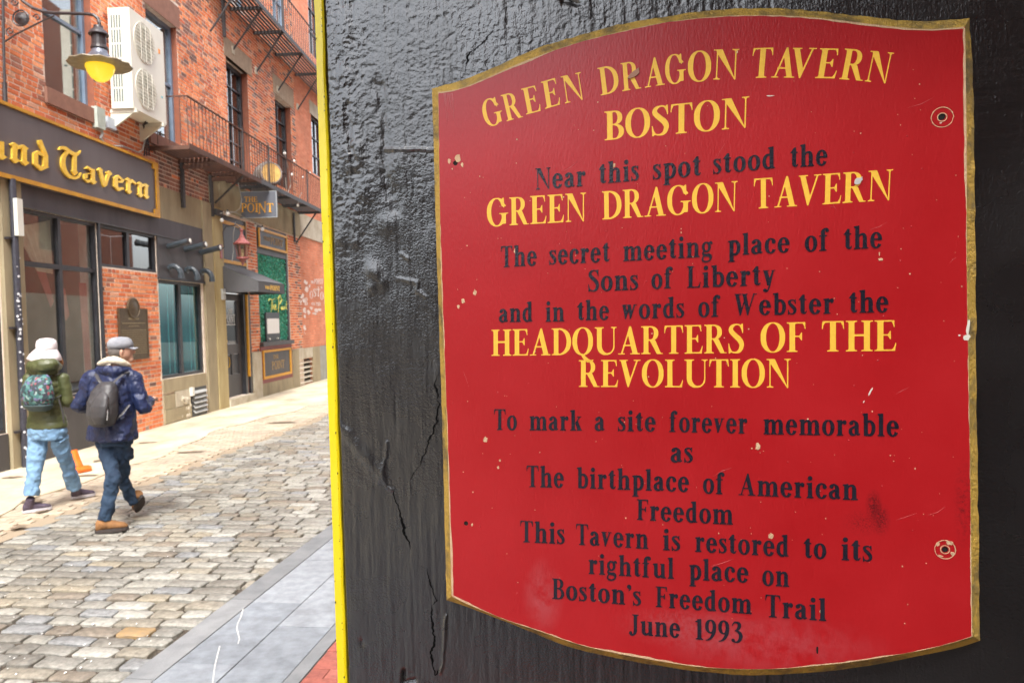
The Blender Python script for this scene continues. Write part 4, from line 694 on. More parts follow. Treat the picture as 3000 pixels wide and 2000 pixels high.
# kerb stones
kerb = bpy.data.objects.new('kerb', None); COL.objects.link(kerb); kerb['kind'] = 'structure'; kerb.location = tuple(KRB.P(0, 0, 0))
km = mat('kerb_granite', (.15, .16, .17), (.21, .22, .23), rough=.6, scale=5, bump=.7, bscale=80); km2 = mat('kerb_granite_pale', (.26, .27, .28), (.19, .20, .21), rough=.6, scale=6, bump=.7, bscale=80)
cuts = [-9, -7.4, -5.8, -4.2, -2.6, -1.2, .02, 1.12, 3.16, 5.2, 7, 8.8, 10.6, 12.4, 14.2, 16, 18, 20]
for i, (a, b) in enumerate(zip(cuts, cuts[1:])):
    m = MB(KRB); n = 10; wL = [.004*random.uniform(-1, 1) for _ in range(n+1)]
    loop = [(a+.004+(b-a-.008)*k/n, .006+wL[k]) for k in range(n+1)]+[(b-.004, .170), (a+.004, .170)]
    m.prism([loop], 0, 1, fn=lambda p, q, d: KRB.P(p, q, .016-.05*(1-d))); part('kerb_stone', m, km2 if i in (6, 5, 11) else km, kerb)
# slate flags, blue border strip and red brick
flag = pick_mat('slate_flag', [((.235, .26, .29), 3), ((.26, .285, .315), 3), ((.215, .24, .27), 2), ((.285, .31, .335), 2)], rough=.5, bump=.6, bscale=110, var=.26, scale=11)
fw = struct('footway', MB(KRB).box(-9, 21, .165, 2.6, -.05, .002), mat('footway_joint', (.12, .12, .12), rough=.9))
for (n0, n1, ph, ln) in ((.174, .515, .62, .86), (.520, .860, .26, .86)):
    q = -9+ph
    while q < 20:
        m = MB(KRB); m.box(q+.002, q+ln-.003, n0+.0015, n1-.0015, -.03, .014+random.uniform(-.001, .001)); part('flagstone', m, flag, fw); q += ln
q = -9
while q < 20: m = MB(KRB); m.box(q+.002, q+1.0-.002, .864, .948, -.03, .014); part('border_stone', m, km, fw); q += 1.0
redb = pick_mat('red_paver', [((.32, .095, .07), 3), ((.37, .12, .09), 3), ((.28, .085, .065), 2)], rough=.7, bump=.5, bscale=90)
RV, RF = [], []
nb = 0
for i in range(-44, 90):
    for j in range(0, 8):
        m = MB(KRB); a = i*.104; b = .955+j*.205+(.1025 if i % 2 else 0)
        if nb < 120 and -10 < i < 8 and j < 4: m.box(a+.002, a+.102, b+.002, b+.203, -.03, .014+random.uniform(-.001, .001)); part('paving_brick', m, redb, fw); nb += 1
        else:
            c = KRB.P(a+.052, b+.102, 0); flat_block(RV, RF, c[0], c[1], .199, .1, .013, ang, .002)
for i in range(-43, 90, 2):
    c = KRB.P(i*.104+.052, 1.005, 0); flat_block(RV, RF, c[0], c[1], .096, .1, .013, ang, .002)
rw = wl(fw); me = bpy.data.meshes.new('paving_bricks_beyond'); me.from_pydata([(x-rw[0], y-rw[1], z-rw[2]) for x, y, z in RV], [], RF); me.materials.append(redb); o = bpy.data.objects.new('paving_bricks_beyond', me); COL.objects.link(o); o.parent = fw; o['kind'] = 'stuff'
chalk = mat('white_paint_line', (.62, .62, .60), rough=.8)
for pts in ([(1675, 665), (1660, 720), (1638, 765), (1632, 800), (1650, 870), (1640, 905)], [(1515, 920), (1500, 975), (1480, 1060), (1465, 1176), (1455, 1230)]):
    m = MB(); W_ = [ground(x/2.352, 1500+y/2.352, .016) for x, y in pts]; l_, r_ = [], []
    for p in W_:
        h_ = .0042*random.uniform(.3, 1.0); l_.append((p[0]-h_, p[1])); r_.append((p[0]+h_, p[1]))
    m.prism([l_+r_[::-1]], 0, 1, fn=lambda a, b, d: np.array([a, b, .0165+.0012*d])); part('painted_mark', m, chalk, fw)
mg = mat('litter_white', (.8, .8, .78), rough=.8)
LV = MB()
for k in range(70):
    g = ground(random.uniform(0, 700), random.uniform(1580, 1990)); s_ = random.uniform(.003, .008); i0 = len(LV.v)
    if g[0] > xr(g[1])-.05: continue
    LV.v += [np.array([g[0]+s_*math.cos(a), g[1]+s_*1.6*math.sin(a), .006+.003*math.cos(3*a)]) for a in (0, 1.2, 2.4, 3.6, 4.8)]; LV.face([i0+q for q in range(5)])
single('paper_scraps', LV, mg, 'scattered white paper scraps and petals lying between the granite setts', None, kind='stuff')
# ------------------------------------------------------------------ buildings of the left side
brick_m = pick_mat('orange_brick', [((.72, .22, .085), 5), ((.78, .28, .12), 5), ((.66, .18, .07), 4), ((.80, .33, .16), 3), ((.55, .15, .075), 2), ((.42, .17, .11), 1), ((.74, .38, .24), 1)], var=.16, bump=.7)
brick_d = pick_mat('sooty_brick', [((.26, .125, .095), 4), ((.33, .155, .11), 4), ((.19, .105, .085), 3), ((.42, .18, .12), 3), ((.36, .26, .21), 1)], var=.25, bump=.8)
brick_o = pick_mat('salmon_brick', [((.72, .27, .15), 5), ((.76, .31, .18), 4), ((.68, .24, .13), 3)], var=.12, bump=.4)
mortar = mat('pale_mortar', (.84, .74, .64), (.70, .58, .48), rough=.95, scale=9, bump=.5, bscale=120)
mortar_o = mat('pink_mortar', (.66, .36, .26), (.58, .30, .21), rough=.95, scale=9, bump=.5, bscale=120)
stone = mat('weathered_concrete', (.40, .34, .22), (.24, .20, .13), rough=.9, scale=2.2, bump=.7, bscale=60, detail=9, stretch=(1, 1, .35), contrast=(.35, .7))
stone2 = mat('yellowed_concrete', (.46, .38, .20), (.33, .25, .11), rough=.9, scale=3, bump=.6, bscale=60, detail=8, stretch=(1, 1, .25))
stone3 = mat('pale_stone', (.58, .54, .44), (.42, .36, .26), rough=.9, scale=3, bump=.6, bscale=60, detail=8)
brown = mat('brownstone', (.30, .15, .105), (.24, .12, .085), rough=.85, scale=8, bump=.4)
tanst = mat('tan_stone', (.38, .29, .20), (.30, .22, .15), rough=.85, scale=8, bump=.4)
blk = mat('charcoal_paint', (.050, .048, .052), (.075, .070, .075), rough=.5, scale=2.5, bump=.25, bscale=60, stretch=(1, 1, .2))
blk2 = mat('dark_fascia', (.045, .035, .040), (.075, .062, .068), rough=.55, scale=2.5, bump=.3, bscale=60, stretch=(1, 1, .2))
jambm = mat('jamb_red', (.30, .10, .055), (.22, .08, .05), rough=.9, scale=8)
frm = mat('dark_window_frame', (.028, .030, .036), (.045, .047, .055), rough=.35, scale=5)
bfr = mat('blue_grey_frame', (.20, .27, .36), (.15, .20, .28), rough=.4, scale=4)
gpaint = mat('marigold_trim', (.72, .36, .015), (.60, .28, .012), rough=.5, scale=12, bump=.3)
room_m = mat('dim_room', (.16, .14, .12), (.05, .05, .05), rough=.9, scale=1.4, stretch=(1, 1, .4)); room_t = mat('teal_room', (.012, .13, .18), (.05, .26, .31), rough=.8, scale=1.2, stretch=(1, 1, .2))
glass = glass_mat('window_glass', ior=2.3); glass_d = glass_mat('dark_glass', (.45, .45, .45), ior=2.3); glass_t = glass_mat('teal_glass', (.55, .92, .95))
iron = mat('black_iron', (.030, .030, .034), (.06, .055, .055), rough=.55, scale=14, bump=.5, bscale=120)
rust = mat('rusted_iron', (.12, .055, .035), (.07, .035, .028), rough=.75, scale=7, bump=.6, bscale=90)
grey_w = mat('grey_metal', (.42, .43, .42), (.34, .35, .34), rough=.5, scale=9)
whitep = mat('white_plastic', (.74, .74, .68), (.68, .68, .62), rough=.45, scale=3)
def F_(px, py, d=0): return FAC.q(px, py, d)
class Bld:
    def __init__(s, name, label, s0, s1, H): s.r = thing(name, label, 'building', FAC.P(s0, 0, 0)); s.s0, s.s1, s.H = s0, s1, H; s.op = []
def wallgrid(parent, s0, s1, z0, z1, ops, th, m, name='wall', d=0):
    S_ = sorted(set([s0, s1]+[x for o in ops for x in o[:2] if s0 < x < s1])); Z_ = sorted(set([z0, z1]+[x for o in ops for x in o[2:4] if z0 < x < z1]))
    mb = MB(FAC)
    for z_a, z_b in zip(Z_, Z_[1:]):
        run = None
        for a, b in list(zip(S_, S_[1:]))+[(None, None)]:
            solid = a is not None and not any(o[0] < (a+b)/2 < o[1] and o[2] < (z_a+z_b)/2 < o[3] for o in ops)
            if solid: run = (run[0], b) if run else (a, b)
            elif run: mb.box(run[0], run[1], d-th, d, z_a, z_b); run = None
    return part(name, mb, m, parent)
def bricks(wallo, zones, ops, darkfn, cap=300, m1=brick_m, m2=brick_d, course=.0775, seed=1):
    rg = random.Random(seed); rects = []
    for (s0, s1, z0, z1) in zones:
        nrow = int(round((z1-z0)/course)); c = (z1-z0)/max(nrow, 1)
        for r in range(nrow):
            za = z0+r*c+.0095; zb = z0+(r+1)*c-.0095; x = s0-rg.uniform(0, .2)
            cuts = sorted([(o[0], o[1]) for o in ops if o[2] < zb-.01 and o[3] > za+.01])
            while x < s1:
                l = .232 if (rg.random() > .25 and r % 6) else .116
                segs = [(max(x, s0), min(x+l-.019, s1))]
                for a, b in cuts:
                    ns = []
                    for p, q in segs:
                        if b <= p or a >= q: ns.append((p, q)); continue
                        if p < a: ns.append((p, a))
                        if q > b: ns.append((b, q))
                    segs = ns
                for p, q in segs:
                    if q-p > .03: rects.append((p, q, za, zb))
                x += l
    sc = []
    for i, (p, q, za, zb) in enumerate(rects):
        a = px_size(FAC.P(p, .01, za), 1); b = px_size(FAC.P(q, .01, zb), 1)
        on = a[0] > 0 and b[0] > 0 and -30 < a[1] < 940 and -10 < b[2] < 1400
        sc.append((-(b[1]-a[1]) if on else 0, i))
    sc.sort(); near = set(i for v, i in sc[:cap] if v < -8)
    tm = {}
    for key, mm in (('l', m1), ('d', m2)):
        for v in range(5):
            V = []; e = .012
            for d, ins in ((-.004, 0), (.003, 0), (.006, 1)):
                for x, z in ((-.5, -.5), (.5, -.5), (.5, .5), (-.5, .5)):
                    V.append(((x-ins*.02*np.sign(x)*(1+rg.uniform(-.5, .8)))*1.0, d+rg.uniform(-.0012, .0012)*ins, (z-ins*.06*np.sign(z)*(1+rg.uniform(-.6, .9)))))
            Fc = [(a_+k, a_+(k+1) % 4, a_+4+(k+1) % 4, a_+4+k) for a_ in (0, 4) for k in range(4)]+[(8, 9, 10, 11)]
            me = bpy.data.meshes.new('brick'); me.from_pydata(V, [], [f[::-1] for f in Fc]); me.materials.append(mm); tm[key, v] = me
    w0 = wl(wallo); rot = math.atan2(FAC.u[1], FAC.u[0]); V = []; Fq = []; mi = []
    sgn = -1
    for i, (p, q, za, zb) in enumerate(rects):
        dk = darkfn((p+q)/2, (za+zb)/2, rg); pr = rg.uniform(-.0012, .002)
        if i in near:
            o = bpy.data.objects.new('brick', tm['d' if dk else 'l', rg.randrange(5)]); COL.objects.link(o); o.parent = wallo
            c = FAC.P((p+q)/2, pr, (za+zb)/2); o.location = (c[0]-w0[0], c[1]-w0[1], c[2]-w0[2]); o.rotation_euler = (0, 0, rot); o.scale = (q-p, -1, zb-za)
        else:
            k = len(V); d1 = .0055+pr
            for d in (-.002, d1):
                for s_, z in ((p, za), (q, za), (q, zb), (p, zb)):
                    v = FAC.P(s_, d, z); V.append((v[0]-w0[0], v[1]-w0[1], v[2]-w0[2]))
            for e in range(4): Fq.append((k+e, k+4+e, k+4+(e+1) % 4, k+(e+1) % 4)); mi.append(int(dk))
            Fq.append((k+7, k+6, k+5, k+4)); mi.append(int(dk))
    me = bpy.data.meshes.new('brickwork'); me.from_pydata(V, [], Fq); me.materials.append(m1); me.materials.append(m2); me.polygons.foreach_set('material_index', mi)
    o = bpy.data.objects.new('brickwork', me); COL.objects.link(o); o.parent = wallo; o['kind'] = 'stuff'
def window(parent, s0, s1, z0, z1, rec=.10, cols=1, rows=2, fw_=.05, mt=.02, fm=frm, gm_=glass, rm_=room_m, deep=.8, room=True, name='window', label=None, splits=None):
    mb = MB(FAC); d1, d0 = -rec+.05, -rec-.03
    mb.box(s0, s0+fw_, d0, d1, z0, z1); mb.box(s1-fw_, s1, d0, d1, z0, z1); mb.box(s0+fw_, s1-fw_, d0, d1, z0, z0+fw_); mb.box(s0+fw_, s1-fw_, d0, d1, z1-fw_, z1)
    a, b, c, e = s0+fw_, s1-fw_, z0+fw_, z1-fw_
    xs = [a+(b-a)*k/cols for k in range(cols+1)] if not splits else splits[0]; zs = [c+(e-c)*k/rows for k in range(rows+1)] if not splits else splits[1]
    for x in xs[1:-1]: mb.box(x-mt/2, x+mt/2, d0+.01, d1-.012, c, e)
    for z in zs[1:-1]:
        for x, y in zip(xs, xs[1:]): mb.box(x+mt/2 if x > a else x, y-mt/2 if y < b else y, d0+.01, d1-.014, z-mt/2, z+mt/2)
    w_ = part(name, mb, fm, parent, label)
    if rec >= .12:
        for a_, b_ in ((s0+.001, s0+.012), (s1-.012, s1-.001)): part('jamb', MB(FAC).box(a_, b_, d1+.002, -.001, z0+.001, z1-.001), jambm, w_)
    for x, y in zip(xs, xs[1:]):
        for z, t in zip(zs, zs[1:]):
            part('pane', MB(FAC).box(x+.002, y-.002, d0+.022, d0+.028, z+.002, t-.002), gm_, w_)
    if room:
        mb = MB(FAC); D = -rec-deep
        mb.box(s0, s1, D-.02, D, z0, z1); mb.box(s0-.03, s0-.01, D, d0, z0, z1); mb.box(s1+.01, s1+.03, D, d0, z0, z1); mb.box(s0, s1, D, d0, z1+.01, z1+.03); mb.box(s0, s1, D, d0, z0-.03, z0-.01)
        part('room', mb, rm_, w_)
    return w_
# --- tavern building
T = thing('tavern_building', 'orange brick tavern building with charcoal shopfront, nearest building across the lane', 'building', FAC.P(2, 0, 0)); TS0, TS1 = -9.0, 6.6
ZS = (3.93, 4.93)
opT = [(1.28, 2.50, 5.42, 7.85), (4.22, 5.42, 5.50, 7.87), (-1.9, -.7, 5.42, 7.85), (-4.9, -3.7, 5.42, 7.85), (1.28, 2.5, 9.6, 11.6), (4.22, 5.42, 9.6, 11.6), (.60, 2.38, .88, 3.57), (2.44, 4.25, 2.88, 3.58), (4.29, 6.10, .87, 2.76), (-2.6, .16, .5, 3.57)]
wo = wallgrid(T, TS0, TS1, -.05, 12.5, opT, .30, mortar)
sill_ops = [(1.24, 2.55, 5.18, 5.42), (4.15, 5.5, 5.28, 5.50), (4.12, 5.55, 7.87, 8.32), (1.2, 2.6, 7.85, 8.3)]
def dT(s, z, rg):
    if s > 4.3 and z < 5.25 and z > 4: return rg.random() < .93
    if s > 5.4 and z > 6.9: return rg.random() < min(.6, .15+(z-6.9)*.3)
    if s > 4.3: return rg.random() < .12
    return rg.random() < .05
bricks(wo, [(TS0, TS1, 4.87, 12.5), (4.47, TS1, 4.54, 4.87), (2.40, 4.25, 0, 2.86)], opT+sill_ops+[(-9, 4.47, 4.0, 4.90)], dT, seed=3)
for a in sill_ops: part('window_sill' if a[3]-a[2] < .3 else 'lintel', MB(FAC).box(a[0], a[1], -.08, .05 if a[3]-a[2] < .3 else .014, a[2]+.003, a[3]-.003), brown, T)
window(T, 1.28, 2.50, 5.42, 7.85, .16, 1, 2, .07, .05, bfr); window(T, 4.22, 5.42, 5.50, 7.87, .16, 1, 2, .07, .05, bfr); window(T, -1.9, -.7, 5.42, 7.85, .16, 1, 2, .07, .05, bfr); window(T, -4.9, -3.7, 5.42, 7.85, .16, 1, 2, .07, .05, bfr)
window(T, 1.28, 2.5, 9.6, 11.6, .16, 2, 3, .06, .03, frm); window(T, 4.22, 5.42, 9.6, 11.6, .16, 2, 3, .06, .03, frm)
# shopfront
big = window(T, .60, 2.38, .88, 3.57, .06, 2, 2, .05, .07, frm, glass, room_m, 1.2, splits=([.65, 1.48, 2.33], [.93, 2.80, 3.52]))
window(T, 2.44, 4.25, 2.88, 3.58, .06, 2, 1, .05, .08, frm, glass_d, room_m, .8)
tw = window(T, 4.29, 6.10, .87, 2.76, .08, 2, 1, .06, .10, frm, glass_t, room_t, .07)
for k in (4.85, 5.05, 5.75, 5.92): part('inner_bar', MB(FAC).box(k, k+.025, -.14, -.125, .95, 2.68), mat('pale_blue_strip', (.40, .62, .66)), tw)
part('header_panel', MB(FAC).box(.58, 6.16, -.02, .035, 3.60, 3.925), blk2, T)
part('header_rail', MB(FAC).box(.58, 6.16, -.01, .045, 3.572, 3.600), blk, T)
part('stall_riser', MB(FAC).box(.60, 2.385, -.02, .03, -.03, .80), blk, T); part('shop_sill', MB(FAC).box(.60, 2.385, -.02, .07, .80, .875), frm, T)
part('wall_panel', MB(FAC).box(4.27, 6.15, -.01, .03, 2.80, 3.570), blk, T); part('window_head', MB(FAC).box(4.27, 6.15, -.01, .06, 2.765, 2.80), frm, T)
part('post', MB(FAC).box(2.385, 2.435, -.02, .04, .0, 3.570), frm, T); part('concrete_pier', MB(FAC).box(.18, .57, -.02, .06, -.03, 3.925), stone, T)
part('neighbour_riser', MB(FAC).box(-2.6, .16, -.02, .02, -.03, .49), blk, T); window(T, -2.6, .16, .5, 3.57, .06, 3, 2, .05, .07, frm, glass, room_m, .9)
part('fascia_band', MB(FAC).box(-9, .17, -.02, .03, 3.60, 3.925), blk2, T)
part('concrete_band', MB(FAC).box(4.46, 6.16, -.02, .022, 3.93, 4.535), stone, T)
b0 = [(4.29, 5.36, 0.02, .28), (4.29, 4.72, .285, .56), (4.29, 6.10, .60, .862), (4.73, 5.34, .29, .595)]
for a in b0: part('base_stone', MB(FAC).box(a[0], a[1]-.008, -.02, .03+random.uniform(-.008, .008), a[2], a[3]), stone if a[2] > .5 or a[0] < 4.5 else stone3, T)
mbr = MB(FAC)
for k in range(22):
    s_, z_ = random.uniform(4.78, 5.32), random.uniform(.03, .45); r = random.uniform(.03, .07)
    mbr.lathe((s_, .02, z_), [(r*.3, -.02), (r, 0), (r*.8, r*.4), (r*.2, r*.55)], 7, (0, 1, 0))
part('rubble_infill', mbr, stone3, T)
# curtain and drapery behind the big window
cur = mat('faded_red_drape', (.60, .20, .18), (.46, .14, .13), rough=.9, scale=5); cur2 = mat('cream_valance', (.75, .68, .52), (.60, .52, .40), rough=.9, scale=6)
mb = MB(FAC)
def drape(mb, top, bot, nf, amp, d=-.14):
    n = nf*6; A = []; B_2 = []
    for k in range(n+1):
        t = k/n; dd = d+amp*math.sin(t*nf*2*math.pi)
        A.append((top[0][0]*(1-t)+top[1][0]*t, dd, top[0][1]*(1-t)+top[1][1]*t)); B_2.append((bot[0][0]*(1-t)+bot[1][0]*t, dd*.95, bot[0][1]*(1-t)+bot[1][1]*t))
    for k in range(n): mb.quad(A[k], A[k+1], B_2[k+1], B_2[k])
drape(mb, ((.66, 3.30), (1.45, 3.5)), ((1.10, 2.72), (1.46, 2.70)), 5, .02); part('valance', mb, cur2, big)
mb = MB(FAC); drape(mb, ((1.10, 2.75), (1.30, 2.78)), ((1.38, 2.2), (1.46, 2.3)), 3, .02, -.15); drape(mb, ((1.60, 2.4), (1.75, 2.5)), ((1.72, 2.0), (1.82, 2.1)), 3, .02, -.15); drape(mb, ((2.1, 2.6), (2.3, 2.6)), ((2.15, 1.2), (2.32, 1.2)), 3, .02, -.15); part('curtain', mb, cur, big)
part('sill_clutter', MB(FAC).box(1.0, 1.30, -.5, -.3, .95, 1.12), mat('glints', (.5, .5, .5), (.05, .05, .05), rough=.2, scale=30), big)
# --- building of the bar
P_ = thing('bar_building', 'brick building with stone band, black door and green ivy panel beyond the tavern', 'building', FAC.P(9.7, 0, 0))
opP = [(7.80, 9.10, 5.32, 8.15), (11.02, 12.34, 5.72, 8.22), (11.10, 12.15, 10.33, 12.4), (7.8, 9.1, 9.6, 12), (7.16, 8.66, .18, 4.40), (9.30, 11.62, 1.30, 4.42)]
wp = wallgrid(P_, 6.602, 12.75, -.05, 12.5, opP, .30, mortar)
def dP(s, z, rg):
    if 9.3 < s < 11 and 6.2 < z < 9.6: return rg.random() < .22
    if z > 8.7 and z < 9.6: return rg.random() < .25
    if s < 7.4 and z > 7.4: return rg.random() < .18
    if s > 12.3: return rg.random() < .35
    return rg.random() < .06
bricks(wp, [(6.602, 12.75, 5.19, 12.5), (8.68, 9.3, 1.18, 4.42), (11.66, 12.75, 1.12, 4.42)], opP+[(7.7, 9.38, 8.15, 8.60), (10.9, 12.62, 8.24, 8.78)], dP, seed=5)
part('lintel', MB(FAC).box(7.7, 9.38, -.08, .02, 8.15, 8.60), tanst, P_); part('lintel', MB(FAC).box(10.9, 12.62, -.08, .02, 8.24, 8.78), tanst, P_)
window(P_, 7.80, 9.10, 5.32, 8.15, .2, 2, 6, .10, .03, frm, glass_d); window(P_, 11.02, 12.34, 5.72, 8.22, .2, 2, 5, .09, .03, frm, glass_d)
window(P_, 11.10, 12.15, 10.33, 12.4, .12, 2, 3, .07, .03, bfr); window(P_, 7.8, 9.1, 9.6, 12, .12, 2, 4, .07, .03, bfr)
part('concrete_pilaster', MB(FAC).box(6.165, 6.60, -.02, .055, -.03, 4.53), stone, P_); part('concrete_pilaster', MB(FAC).box(6.61, 7.10, -.02, .075, -.03, 4.49), stone2, P_)
for a, b in ((7.10, 9.0), (9.01, 10.9), (10.91, 12.75)): part('stone_band', MB(FAC).box(a+.004, b-.004, -.02, .035+random.uniform(0, .004), 4.47, 5.17), stone, P_)
part('pilaster_head', MB(FAC).box(6.62, 7.095, -.02, .03, 4.50, 5.17), stone, P_)
part('plinth_stone', MB(FAC).box(8.69, 9.23, -.02, .05, -.03, 1.175), stone3, P_); part('plinth_stone', MB(FAC).box(9.24, 11.65, -.02, .03, -.03, .33), stone, P_)
for a, b, m in ((11.66, 12.22, stone),): part('plinth_stone', MB(FAC).box(a, b, -.02, .045, -.03, 1.11), m, P_)
part('door_step', MB(FAC).box(7.12, 8.68, -.3, .10, -.03, .17), stone3, P_)
# doorway: fascia with marigold lines above, panelled door below
fa = part('door_fascia', MB(FAC).box(7.16, 8.66, -.10, -.03, 2.62, 4.40), blk, P_)
part('gold_line', MB(FAC).box(7.17, 8.64, -.03, -.015, 4.20, 4.28), gpaint, fa); part('gold_line', MB(FAC).box(7.17, 8.64, -.03, -.015, 3.30, 3.38), gpaint, fa)
part('door_post', MB(FAC).box(7.16, 7.24, -.12, .0, .18, 2.62), frm, P_); part('door_post', MB(FAC).box(8.30, 8.42, -.12, .0, .18, 2.62), frm, P_); part('door_post', MB(FAC).box(8.54, 8.66, -.10, .02, .18, 2.62), frm, P_)
part('gold_strip', MB(FAC).box(8.44, 8.52, -.03, .035, .60, 2.60), gpaint, P_); part('door_infill', MB(FAC).box(8.42, 8.54, -.12, -.035, .18, 2.62), brown, P_)
dr = part('door', MB(FAC).box(7.25, 8.29, -.14, -.09, .19, .70).box(7.25, 8.29, -.14, -.09, 1.18, 1.42).box(7.25, 7.40, -.14, -.09, .70, 1.18).box(8.16, 8.29, -.14, -.09, .70, 1.18).box(7.72, 7.84, -.14, -.09, .70, 1.18).box(7.25, 7.42, -.14, -.09, 1.42, 2.60).box(8.12, 8.29, -.14, -.09, 1.42, 2.60).box(7.42, 8.12, -.14, -.09, 2.44, 2.60), blk, P_)
for a, b in ((7.41, 7.71), (7.85, 8.15)): part('door_panel', MB(FAC).box(a, b, -.135, -.112, .71, 1.17), frm, dr)
part('door_pane', MB(FAC).box(7.43, 8.11, -.125, -.118, 1.43, 2.43), glass_d, dr); part('hallway', MB(FAC).box(7.3, 8.2, -1.0, -.98, .2, 2.6), room_m, dr)
brass = mat('brass', (.65, .42, .10), rough=.3, metal=1)
part('door_knob', MB(FAC).lathe((7.33, -.09, 1.50), [(.012, 0), (.012, .03), (.035, .04), (.035, .06), (.01, .075)], 10, (0, 1, 0)), brass, dr)
part('pull_handle', MB(FAC).tube([(7.42, -.09, 1.13), (7.42, -.03, 1.12), (7.42, -.02, 1.05), (7.42, -.02, .97), (7.42, -.03, .90), (7.42, -.09, .89)], .014, 8), brass, dr)
def light_text(parent, fr, text, quad, m, d0, d1, name='lettering', font='lite', sp=.1):
    acc = MB(fr)
    def nb(): return MB(fr)
    def pl(mb):
        k = len(acc.v); acc.v += mb.v; acc.f += [tuple(q+k for q in f) for f in mb.f]; acc.mi += mb.mi
    put_text(text, font, quad, pl, nb, sp, d0, d1); return part(name, acc, m, parent)
def rq(s0, s1, z0, z1): return [(s0, z0), (s1, z0), (s0, z1), (s1, z1)]
pw = mat('white_decal', (.8, .8, .8), rough=.5)
light_text(dr, FAC, 'THE', rq(7.66, 7.90, 2.14, 2.24), pw, -.1175, -.1155); light_text(dr, FAC, 'POINT', rq(7.50, 8.05, 1.92, 2.12), pw, -.1175, -.1155, sp=.14); part('decal_line', MB(FAC).box(7.48, 8.06, -.1175, -.1155, 1.87, 1.885), pw, dr)
# recessed bay: black frame, ivy backing
part('bay_frame', MB(FAC).box(9.30, 11.62, -.10, -.02, 3.70, 4.42).box(11.50, 11.62, -.10, .0, 1.40, 3.70).box(9.30, 9.34, -.10, .0, 1.40, 3.70), blk, P_); part('bay_sill', MB(FAC).box(9.26, 11.66, -.10, .10, 1.295, 1.40), blk, P_)
iv = thing('ivy_panel', 'green artificial ivy panel with yellow script in the bay beside the black door', 'ivy panel', FAC.P(10.4, -.05, 1.4))
part('backing', MB(FAC).box(9.342, 11.498, -.09, -.06, 1.405, 3.695), mat('dark_green', (.02, .12, .05)), iv)
leafm = pick_mat('ivy_leaf', [((.05, .38, .22), 4), ((.03, .22, .13), 3), ((.10, .52, .34), 3), ((.05, .46, .38), 3), ((.28, .68, .52), 2)], var=.25, bump=.2)
LM = MB(FAC); rg = random.Random(9)
for k in range(5200):
    s_, z_ = rg.uniform(9.36, 11.48), rg.uniform(1.42, 3.68); l = rg.uniform(.02, .038); a = rg.uniform(0, 6.28); d = rg.uniform(-.055, -.015); t = rg.uniform(-.02, .02)
    ca, sa = math.cos(a)*l, math.sin(a)*l
    LM.quad((s_-ca, d, z_-sa), (s_+sa*.6, d+t, z_-ca*.6), (s_+ca, d-t*.5, z_+sa), (s_-sa*.6, d+t*.6, z_+ca*.6))
fixn_on = False; part('leaves', LM, leafm, iv, kind='stuff'); fixn_on = True
yel2 = mat('lemon_script', (.85, .80, .20), rough=.6)
sc_ = MB(FAC)
def scr(pts, r=.018, mbx=None): (mbx or sc_).tube([(9.95+x*1.35, .012, 1.98+y*.8) for x, y in pts], [r*.7]+[r]*(len(pts)-2)+[r*.5], 6, flat=.4)
scr([(0, .62), (.08, .70), (.22, .66), (.36, .72)]); scr([(.2, .68), (.16, .40), (.10, .18)]); scr([(.24, .6), (.22, .35), (.28, .48), (.31, .35), (.34, .33)]); scr([(.34, .40), (.42, .46), (.38, .52), (.34, .42), (.40, .34), (.46, .38)])
scr([(.60, .78), (.56, .45), (.50, .05)], .024); scr([(.52, .72), (.66, .84), (.76, .70), (.64, .55), (.56, .54)], .022); scr([(.74, .45), (.70, .38), (.75, .34), (.79, .42), (.74, .47)]); scr([(.84, .48), (.83, .36), (.87, .36)]); scr([(.90, .46), (.89, .36), (.92, .46), (.96, .44), (.97, .36)]); scr([(1.05, .66), (1.03, .38), (1.08, .36)]); scr([(.98, .54), (1.14, .56)])
part('script_lettering', sc_, yel2, iv)
mc = thing('menu_case', 'slim dark menu case holding two white pages on the green ivy panel', 'menu case', FAC.P(10.3, .0, 1.42))
ms0, mz0 = F_(782, 1000, .03); ms1, mz1 = F_(818, 915, .03); mz1 = F_(782, 915, .03)[1]
part('case', MB(FAC).box(ms0, ms1, -.01, .03, mz0, mz1), frm, mc)
for k in (0, 1): part('page', MB(FAC).box(ms0+.06+k*(ms1-ms0-.1)/2, ms0+.03+(k+1)*(ms1-ms0-.1)/2+.02, .03, .034, mz0+.20, mz1-.16), mat('page_white', (.82, .82, .80), rough=.6), mc)
for k in (.15, .75): part('lamp', MB(FAC).lathe((ms0+(ms1-ms0)*k, .03, mz0+.06), [(.02, 0), (.03, .03), (.01, .05)], 8, (0, 1, 0)), whitep, mc)
bd = thing('sign_board', 'black THE POINT board with marigold frame high above the green ivy panel', 'sign', FAC.P(10.5, 0, 3.84))
part('board', MB(FAC).box(9.36, 11.56, -.02, .02, 3.84, 4.37), blk, bd)
gf = MB(FAC).box(9.38, 11.54, .02, .05, 4.29, 4.35).box(9.38, 11.54, .02, .05, 3.86, 3.92).box(11.46, 11.54, .02, .05, 3.92, 4.29).box(9.38, 9.43, .02, .05, 3.92, 4.29); part('gold_frame', gf, gpaint, bd)
dg_ = mat('dull_gold', (.38, .26, .12), rough=.6)
light_text(bd, FAC, 'THE', rq(9.75, 10.20, 4.07, 4.17), dg_, .02, .03); light_text(bd, FAC, 'POINT', rq(10.25, 11.2, 4.01, 4.21), dg_, .02, .03, sp=.08)
lb = thing('low_sign_board', 'dark THE POINT board with marigold and maroon frame low beside the plinth', 'sign', FAC.P(10.45, 0, .33))
mar = mat('maroon_paint', (.26, .05, .05), (.20, .04, .04), rough=.5, scale=9)
